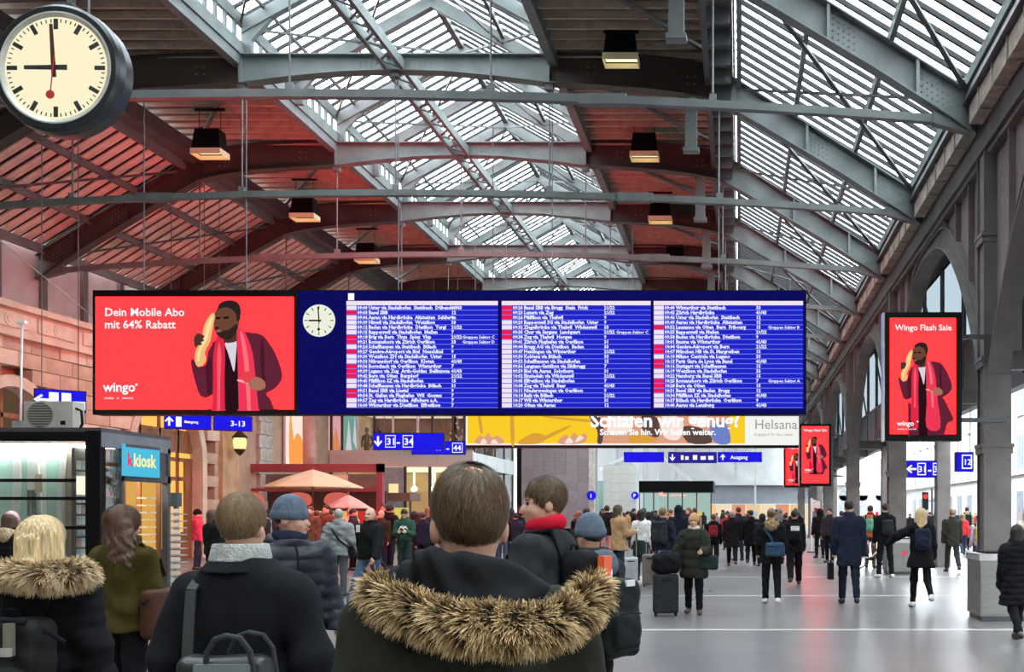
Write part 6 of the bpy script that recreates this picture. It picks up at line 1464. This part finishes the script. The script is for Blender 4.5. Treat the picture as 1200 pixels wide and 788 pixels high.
def crowd(n, px0, px1, ya, yb, label, group):
    k = 0; tries = 0
    while k < n and tries < n*40:
        tries += 1; px = R.uniform(px0, px1); Y = R.uniform(ya, yb); X = (px-VPX)*Y/F
        if any((X-a)**2+(Y-b)**2 < .42 for a, b in taken) or abs(X-CX) < .8 or X < LX+.6: continue
        if -20.3 < X < -13.1 and 39.5 < Y < 43.5 or -20.3 < X < -13.0 and Y > 49: continue
        if Y > 61 and -13.6 < X < -8.7 and Y < 67 or Y > 74 and -10.2 < X < -7.4 and Y < 79 and Y > 73 or X > -10.6 and X < -7 and Y > 73 and Y < 79 or Y > 85 and X < -2 and X > -8.9: continue
        if Y > 37 and Y < 48 and X > 5.6 and X < 7: continue
        if (X+13.9)**2+(Y-38)**2 < 2.5 or (X-1.3)**2+(Y-84)**2 < 1: continue
        taken.append((X, Y)); i = k if len(protos) < len(hid) and k < len(hid) else R.randrange(len(hid))
        if i > len(protos): i = len(protos)
        tm_, bm_ = R.choice(TOPS), R.choice(BOTS)
        lab = '%s in %s %s' % (FAR_KIND[i], tm_.name.replace('cloth_', '').replace('_', ' '), label)
        far_person(i, X, Y, R.uniform(1.6, 1.86), R.choice([0, 0, 0, 180, 90, -90])*math.pi/180+R.uniform(-.5, .5), lab, group, tm_, bm_); k += 1
crowd(70, 690, 940, 31, 84, 'jacket in the far crowd below the blue signs', 'far crowd below the blue signs')
crowd(36, 300, 610, 28, 39, 'jacket in the crowd before the café', 'crowd before the café')
crowd(16, 955, 1145, 36, 80, 'jacket far off under the arcade', 'distant people under the arcade')
crowd(6, 600, 700, 30, 55, 'jacket before the brick tower', 'people before the brick tower')
# ---------------------------------------------------------------- the people close to the camera
def tone_mat(name, stops, rough=.5):
    """colour runs along a per-strand attribute, dark roots to light tips"""
    m = bpy.data.materials.new(name); m.use_nodes = True; n = m.node_tree.nodes; l = m.node_tree.links; b = n['Principled BSDF']
    a = n.new('ShaderNodeAttribute'); a.attribute_name = 'tone'; r = n.new('ShaderNodeValToRGB'); e = r.color_ramp.elements
    e[0].position, e[0].color = stops[0][0], (*stops[0][1], 1); e[1].position, e[1].color = stops[-1][0], (*stops[-1][1], 1)
    for p_, c in stops[1:-1]: q = e.new(p_); q.color = (*c, 1)
    l.new(a.outputs['Fac'], r.inputs['Fac']); l.new(r.outputs['Color'], b.inputs['Base Color']); b.inputs['Roughness'].default_value = rough; b.inputs['Specular IOR Level'].default_value = .3
    return m
def ribbons(name, paths, widths, tones, m, parent, nrm):
    """paths n x k x 3: many fine strands as flat tapering ribbons in one mesh"""
    n, k = paths.shape[:2]; t = np.gradient(paths, axis=1); sd = np.cross(t, nrm); sd /= np.linalg.norm(sd, axis=2, keepdims=True)+1e-9
    w = (widths[:, None]*np.linspace(1, .15, k)[None])[..., None]*.5
    v = np.stack([paths-sd*w, paths+sd*w], 2).reshape(n, 2*k, 3); base = (np.arange(n)*2*k)[:, None]
    i = np.arange(k-1)*2; q = np.stack([i, i+1, i+3, i+2], 1)[None]+base[..., None]
    me = to_mesh(name, [(v.reshape(-1, 3), q.reshape(-1, 4))], m)
    at_ = me.attributes.new('tone', 'FLOAT', 'POINT')
    if len(me.vertices) == n*2*k: at_.data.foreach_set('value', np.repeat(tones.reshape(n, k, 1), 2, 2).astype(f32).ravel())
    return tag(link(name, me, parent), kind='stuff')
RS = np.random.default_rng(5)
def head_strands(root, n, m, length=.05, width=.0028, crown=(0, -.035, .235), bald=0, low=.03, side=0.42, steps=6, lift=.006, er=(.0875, .1095, .1055), gravity=.6):
    J, tor = root_J[root.name]; HP, RH_ = J['head']; c = np.array((0, -.008, .128)); er = np.array(er)
    d = RS.normal(size=(n*3, 3)); d /= np.linalg.norm(d, axis=1, keepdims=True); p = c+d*er
    keep = (p[:, 2] > low+side*(p[:, 1]+.11)) & (np.linalg.norm((p-[0, .125, .045])/[.088, .09, .11], axis=1) > 1)
    if bald: keep &= (np.linalg.norm(p-np.array(crown), axis=1) > bald*RS.uniform(.55, 1.3, len(p)))
    p = p[keep][:n]; n = len(p); P = [p]; cr = np.array(crown)
    wig = RS.normal(size=(n, 3))*.38; lf = RS.uniform(.2, 1.9, (n, 1))
    for s in range(steps-1):
        q = P[-1]; nr = (q-c)/er**2; nr /= np.linalg.norm(nr, axis=1, keepdims=True); f_ = (q-cr); f_ /= np.linalg.norm(f_, axis=1, keepdims=True)+1e-6
        f_ = f_+[0, 0, -gravity]+wig*(1+.5*np.sin(q[:, :1]*60)); f_ -= nr*(f_*nr).sum(1, keepdims=True); f_ /= np.linalg.norm(f_, axis=1, keepdims=True)+1e-6
        q2 = q+f_*length/steps; u = (q2-c)/er; q2 = c+u/np.linalg.norm(u, axis=1, keepdims=True)*er*(1+(lift*lf*(s+1)/steps/.1)); P.append(q2)
    P = np.stack(P, 1); nr = (P-c)/er**2; nr /= np.linalg.norm(nr, axis=2, keepdims=True)
    W_ = P@RH_.T+HP; nr = nr@RH_.T
    tn = np.clip(RS.uniform(0, 1, (n, 1))*.75+np.linspace(0, .25, steps)[None], 0, 1)
    return ribbons('hair_strands', W_, RS.uniform(.6, 1.3, n)*width, tn, m, root, nr)
def fur(root, path, r0, n, m, length=.045, width=.004, down=.5, name='fur_trim', flat=1.0):
    """a roll of fur along a path: soft core and thousands of guard hairs in locks"""
    path = np.array(path); k = len(path); tt = np.linspace(0, 1, k); cr = lambda t: np.stack([np.interp(t, tt, path[:, i]) for i in range(3)], 1)
    core = MB(); core.tube([Vector(p_) for p_ in cr(np.linspace(0, 1, 30))], [r0*(.55 if i in (0, 29) else .92) for i in range(30)], 10); co = core.build(name, tone_core, root, smooth=True)
    t = RS.uniform(0, 1, n); c = cr(t); tg = cr(np.clip(t+.01, 0, 1))-cr(np.clip(t-.01, 0, 1)); tg /= np.linalg.norm(tg, axis=1, keepdims=True)+1e-9
    a = RS.uniform(0, 2*np.pi, n); up = np.array([0, 0, 1.0]); s = np.cross(tg, up); s /= np.linalg.norm(s, axis=1, keepdims=True)+1e-9; u2 = np.cross(s, tg)
    o = s*np.cos(a)[:, None]+u2*np.sin(a)[:, None]; b = c+o*r0*.9
    lock = np.sin(t*70+3*np.sin(a*2))[:, None]*.6; d = o*1.0+tg*(lock+RS.normal(size=(n, 1))*.35)+[0, 0, -down]+RS.normal(size=(n, 3))*.15; d /= np.linalg.norm(d, axis=1, keepdims=True)
    L_ = (RS.uniform(.5, 1.15, n)*length)[:, None]; g = np.array([0, 0, -.35])
    P = np.stack([b, b+d*L_*.4+g*L_*.08, b+d*L_*.75+g*L_*.3, b+d*L_+g*L_*.6], 1)
    nr = np.repeat(o[:, None], 4, 1); base = RS.uniform(-.15, .15, (n, 1))+.12*np.sin(t*45+2*a)[:, None]
    tn = np.clip(np.array([.08, .35, .7, .95])[None]+base, 0, 1)
    ribbons('guard_hairs', P, RS.uniform(.6, 1.4, n)*width, tn, m, co, nr)
    return co
tone_core = mat('fur_core', (.10, .065, .035), .9, 0, .4, 40, .8, 60)
HS_brown = tone_mat('strands_brown', ((0, (.025, .014, .008)), (.5, (.085, .048, .024)), (1, (.24, .145, .07))))
HS_light = tone_mat('strands_light', ((0, (.06, .035, .018)), (.5, (.17, .10, .05)), (1, (.36, .24, .12))))
HS_blond = tone_mat('strands_blond', ((0, (.32, .20, .08)), (.5, (.62, .45, .22)), (1, (.85, .70, .45))))
HS_aub = tone_mat('strands_auburn', ((0, (.02, .010, .006)), (.5, (.075, .036, .02)), (1, (.18, .085, .045))))
FUR_A = tone_mat('fur_wolf', ((0, (.022, .014, .008)), (.3, (.05, .028, .011)), (.62, (.30, .18, .07)), (1, (.80, .60, .32))), .7)
FUR_B = tone_mat('fur_blond', ((0, (.10, .06, .028)), (.4, (.36, .235, .11)), (1, (.78, .60, .37))), .7)
def local(root, px, py, Yd):
    """a point at pixel (px, py), distance Yd, in the frame of root"""
    q = at(px, py, Yd); r = root.location; v = (q-Vector(r)); v.rotate(Matrix.Rotation(-root.rotation_euler[2], 3, 'Z')); return np.array(v)/root.scale[0]

# the man right in front, parka with a fur trimmed hood lying back
p = person('man with thinning brown hair and fur trimmed black hood in the centre foreground', 551, 0, 0, h=.011, Y=2.35, H=1.725, head=(26, 0), top=C['dkolive'], hair=(None,), pad=.028, hem=.72, fold=.006, arms=((2, 14, 14), (2, 14, 14)), collar=.03, bw=1.06)
J, tor = root_J[p.name]; HP, RH_ = J['head']
def hf(P):
    q = (P-HP)@RH_; d = smax(ell(q, (0, -.008, .126), (.084, .105, .102)), -ell(q, (0, .125, .045), (.082, .085, .105)), .012); d = smax(d, (.03+.62*(q[:, 1]+.11))-q[:, 2], .012)
    return smax(d, -ell(q, (.006, -.05, .225), (.038, .036, .022)), .012)
solid('hair', hf, HP-.2, HP+.28, .007, HAIR['brown'], p)
head_strands(p, 9000, HS_brown, .055, .0022, (.006, -.045, .235), .034, .03, .62, er=(.0845, .1085, .1045))
def hood1(P):
    q = P-V3(.006, -.045, 1.535); r = np.sqrt((q[:, 0]/1.12)**2+q[:, 1]**2+1e-9); d = np.sqrt((r-.100)**2+((q[:, 2]+.02+.30*q[:, 1])/1.15)**2)-.044
    d = smin(d, ell(P, (0, -.15, 1.47), (.14, .055, .065)), .04); d = smin(d, rcone(P, (-.15, -.03, 1.47), (-.08, -.17, 1.43), .05, .05), .03); d = smin(d, rcone(P, (.15, -.03, 1.47), (.10, -.17, 1.43), .05, .05), .03)
    x, y, z = P[:, 0], P[:, 1], P[:, 2]; w = z*26+x*16+4*np.sin(x*9+1)
    return d+.007*np.sin(w)+.004*np.sin(2.3*w+x*20)
solid('hood', hood1, [-.36, -.36, 1.3], [.36, .22, 1.72], .008, mat('black_hood_lining', (.005, .005, .006), .75, 0, .2, 8, .08, 120, None, .15), p)
pts = [local(p, *a) for a in ((440, 692, 2.32), (455, 703, 2.22), (482, 716, 2.13), (518, 728, 2.06), (552, 735, 2.03), (576, 732, 2.03), (602, 737, 2.03), (634, 735, 2.06), (664, 724, 2.13), (687, 706, 2.22), (697, 690, 2.32))]
fur(p, pts, .033, 17000, FUR_A, .036, .0034, .2)
# shoulder seams and a darker yoke
MB().tube([tor(s_, -.12, 1.40) for s_ in (-.2, -.1, 0, .1, .2)], .004, 5).build('yoke_seam', C['black'], p)

# blonde woman on the left with fur collar and rucksack
p = person('blonde woman with light fur collar and black rucksack at lower left', 52, 0, 0, h=.013, Y=4.8, H=1.60, fem=True, top=C['black'], hair=('long', 'blond', .0), hem=.7, pad=.045, arms=((0, 14, 14), (0, 14, 14)), style='puffer', quilt=.12)
J, tor = root_J[p.name]; HP, RH_ = J['head']
solid('low_bun', lambda P: smin(rcone((P-HP)@RH_, (0, -.075, .09), (0, -.105, .0), .075, .055), ell((P-HP)@RH_, (0, -.12, -.03), (.062, .05, .055)), .03)+.003*np.sin(P[:, 0]*160+P[:, 2]*30), HP-.3, HP+.25, .009, HAIR['blond'], p)
head_strands(p, 6000, HS_blond, .10, .0035, (0, -.02, .235), 0, -.02, .3, 7, .006, (.09, .113, .107), 1.2)
pts = [local(p, *a) for a in ((4, 680, 4.82), (8, 672, 4.68), (25, 674, 4.58), (52, 676, 4.54), (78, 674, 4.58), (95, 670, 4.68), (99, 678, 4.82))]
fur(p, pts, .055, 9000, FUR_B, .05, .005, .35, 'fur_collar')
b = backpack('big black rucksack with two pale buckled straps at lower left', p, mat('rucksack_nylon', (.009, .009, .009), .6, 0, .2, 10, .12, 90, None, .2), w=.44, hh=.56, d=.2, zc=1.02, y=-.29, h=.012)
for x in (-.115, .115):
    MB().box((x-.016, -.435, 1.13), (x+.016, -.395, 1.285)).build('buckle_strap', mat('taupe_webbing', (.16, .14, .11), .7), b); MB().box((x-.022, -.445, 1.13), (x+.022, -.425, 1.17)).build('buckle', mat('pale_buckle', (.45, .44, .4), .4, .4), b)
MB().tube([(-.16, -.38, 1.285), (-.05, -.40, 1.30), (.06, -.40, 1.30), (.17, -.38, 1.285)], .014, 8).build('lid_roll', C['black'], b)
MB().tube([(.19, -.30, 1.25), (.25, -.33, 1.23), (.30, -.30, 1.18)], .012, 6).build('side_strap', C['black'], b)

# woman in the olive coat
p = person('long brown haired woman in an olive fleece coat with brown bag', 145, 0, 0, h=.013, Y=7.0, H=1.665, yaw=-8, fem=True, top=mat('olive_fleece', (.046, .034, .008), .9, 0, .3, 9, .3, 90, None, .1), hair=(None,), hem=.86, flare=.05, pad=.04, bw=.93, bottom=C['black'], arms=((6, 12, 30), (10, 10, 70)), fold=.008, head=(-12, 0), legs=((4, 2), (-4, 6)))
J, tor = root_J[p.name]; HP, RH_ = J['head']
def wavy_hair(P):
    q = (P-HP)@RH_; d = smax(ell(q, (0, -.012, .126), (.094, .114, .109)), -ell(q, (0, .125, .045), (.082, .085, .105)), .012)
    d = smin(d, rcone((q-V3(.012, -.05, 0))/V3(1.45, .85, 1), (0, 0, .08), (.012, -.012, -.16), .078, .088), .05); d = smin(d, rcone(q, (.085, -.03, .0), (.15, -.05, -.19), .035, .035), .05)
    a_ = np.arctan2(q[:, 0], -q[:, 1]+.03); dn = np.clip((.12-q[:, 2])*5, 0, 1)
    return d+dn*(.008*np.sin(a_*11+2.4*np.sin(q[:, 2]*38+a_*2))+.004*np.sin(a_*31+3*np.sin(q[:, 2]*46)))+.003*np.sin(a_*40)*(1-dn)
solid('loose_hair', wavy_hair, HP-[.3, .3, .36], HP+.28, .010, HAIR['auburn'], p)
head_strands(p, 4000, HS_aub, .12, .004, (0, -.01, .235), 0, -.04, .15, 8, .012, (.098, .118, .112), 1.5)
satchel('brown leather shoulder bag of the woman in olive', p, (.27, .03, 1.02), (.10, .34, .36), C['leather'], [(.2, -.02, 1.28), (.21, -.03, 1.46), (.17, -.05, 1.52), (.22, .08, 1.40), (.25, .1, 1.28)], rot=0)

# man in the grey wool coat
p = person('man in a charcoal wool coat with pale collar and bag strap', 285, 0, 0, h=.012, Y=4.1, H=1.692, top=mat('charcoal_wool', (.011, .0115, .014), .9, 0, .25, 6, .15, 160, None, .1), hair=('short', 'light'), hem=.55, pad=.028, bw=1.08, shz=1.355, arms=((-6, 19, 28), (-6, 19, 28)), fold=.006, pockets=(True, True), bottom=C['char'], collar=.01)
head_strands(p, 7000, HS_light, .06, .003, (.01, -.03, .235), 0, .025, .42)
J, tor = root_J[p.name]
def collar(P):
    q = P-V3(0, -.02, 1.545); r = np.sqrt((q[:, 0]/1.1)**2+q[:, 1]**2+1e-9); return smax(np.abs(r-.094+.2*q[:, 2])-.012, np.abs(q[:, 2]+.15*q[:, 1]*0)-.038, .008)
solid('pale_collar', collar, [-.18, -.18, 1.42], [.18, .16, 1.6], .007, mat('pale_grey_fleece', (.36, .36, .34), .95, 0, .2, 30, .6, 90), p)
def collar2(P):
    q = P-V3(0, -.02, 1.505); r = np.sqrt((q[:, 0]/1.12)**2+q[:, 1]**2+1e-9); return smax(np.abs(r-.105+.7*q[:, 2])-.012, np.abs(q[:, 2])-.04, .01)
solid('coat_collar', collar2, [-.24, -.24, 1.38], [.24, .2, 1.56], .008, MATS['charcoal_wool'], p)
sg = thing('shoulder_bag', 'black and grey handbag with looped handles on the wool coat back', 'bag', tuple(p.location), tuple(p.rotation_euler), None, None, p.scale[0])
bagm = mat('grey_black_leather', (.014, .016, .016), .4, 0, .3, 5, .2, 60)
solid('bag_body', lambda P: rbox((P-V3(.06, -.26, .99))/np.stack([1-.35*(P[:, 2]-.99), np.ones(len(P), f32), np.ones(len(P), f32)], 1), (0, 0, 0), (.19, .07, .17), .05)+folds(P, .004, 6), [-.3, -.4, .75], [.3, -.1, 1.2], .011, bagm, sg)
for dy, x in ((-.32, .11), (-.22, .15)): MB().tube([(x-.10, dy, 1.09), (x-.09, dy-.01, 1.17), (x-.055, dy-.015, 1.225), (x-.01, dy-.018, 1.24), (x+.04, dy-.015, 1.23), (x+.075, dy-.01, 1.18), (x+.085, dy, 1.08)], .012, 8).build('handle', mat('dark_handle', (.018, .018, .02), .4), sg)
MB().box((-.02, -.352, .86), (.015, -.325, 1.13)).build('reflection_band', mat('reflection_band', (.17, .20, .20), .3, .2), sg); MB().box((.015, -.35, 1.09), (.19, -.325, 1.13)).build('reflection_band', MATS['reflection_band'], sg)  # pale raised bands painted as silver reflections on the bag
ms = MB(); sp_ = [(-.13, .10, 1.40), (-.13, .02, 1.47), (-.13, -.06, 1.472), (-.135, -.15, 1.40), (-.13, -.178, 1.25), (-.12, -.215, 1.06)]
for a_, b_ in zip(sp_, sp_[1:]): ms.bar(a_, b_, .04, .010, (0, -1, .5))
ms.build('strap', mat('dark_webbing', (.02, .02, .019), .7), sg)

# man in the blue grey beanie, quilted navy jacket
p = person('man in a blue grey beanie and quilted navy jacket looking right', 341, 0, 0, h=.012, Y=6.5, H=1.712, yaw=-140, face=True, head=(48, 0), hat=C['bluegrey'], hair=('short', 'dark'), style='puffer', quilt=.085, top=mat('navy_quilt', (.011, .012, .021), .5, 0, .2, 6, .1, 60, None, .25), scarf=C['navy'], bottom=C['jeans'], hem=.97, pad=.03, bw=.95, arms=((-4, 12, 30), (-4, 12, 30)), pockets=(True, True), hood='down')
J, tor = root_J[p.name]
MB().tube([(0, .168, z) for z in (1.0, 1.1, 1.2, 1.3)]+[(0, .15, 1.4), (0, .11, 1.48)], .006, 6).build('zip', C['black'], p)
# man with the red collar and person in blue grey hood behind
p = person('man with red collar and dark hair in profile right of centre', 637, 0, 0, h=.012, Y=5.5, H=1.805, yaw=76, face=True, head=(36, 0), top=C['char'], hair=('short', 'dark'), scarf=cloth('bright_red', (.5, .01, .03)), hem=.8, pad=.03, arms=((4, 8, 30), (4, 8, 30)), bottom=C['black'])
head_strands(p, 3500, HS_brown, .06, .003, (0, -.03, .235), 0, .025, .42)
b = backpack('black backpack with an orange tag worn by the red collared man', p, C['black'], w=.28, hh=.42, d=.15, zc=1.20, y=-.21)
MB().box((-.02, -.345, 1.24), (.09, -.31, 1.38)).build('orange_tag', mat('orange_tag', (.75, .10, .02), .5, 0, .05), b); MB().prism([(.03, 1.245), (.085, 1.245), (.085, 1.31)], -.349, -.346, 'y').build('white_corner', C['white'], b)
p = person('person in a blue grey knit hat behind the red collared man', 690, 0, 0, h=.013, Y=6.3, H=1.60, yaw=50, face=True, hat=C['bluegrey'], hair=('short', 'dark'), top=C['char'], hem=.82, pad=.035, bottom=C['black'], hood='down', hood_mat=C['bluegrey'])
b = backpack('black backpack with a dangling strap behind the red collared man', p, mat('rucksack_nylon_dark', (.008, .009, .010), .6, 0, .2, 10, .12, 90, None, .2), w=.32, hh=.52, d=.2, zc=1.12, y=-.26)
q0, q1 = local(p, 722, 703, 6.3), local(p, 741, 752, 6.3)
MB().bar(q0, (q0+q1)/2+np.array([.0, .01, -.01]), .03, .008, (1, 0, 0)).bar((q0+q1)/2+np.array([.0, .01, -.01]), q1, .03, .008, (1, 0, 0)).build('dangling_strap', C['black'], b)
MB().box((.0, -.372, 1.33), (.07, -.35, 1.37)).build('white_label', C['white'], b)
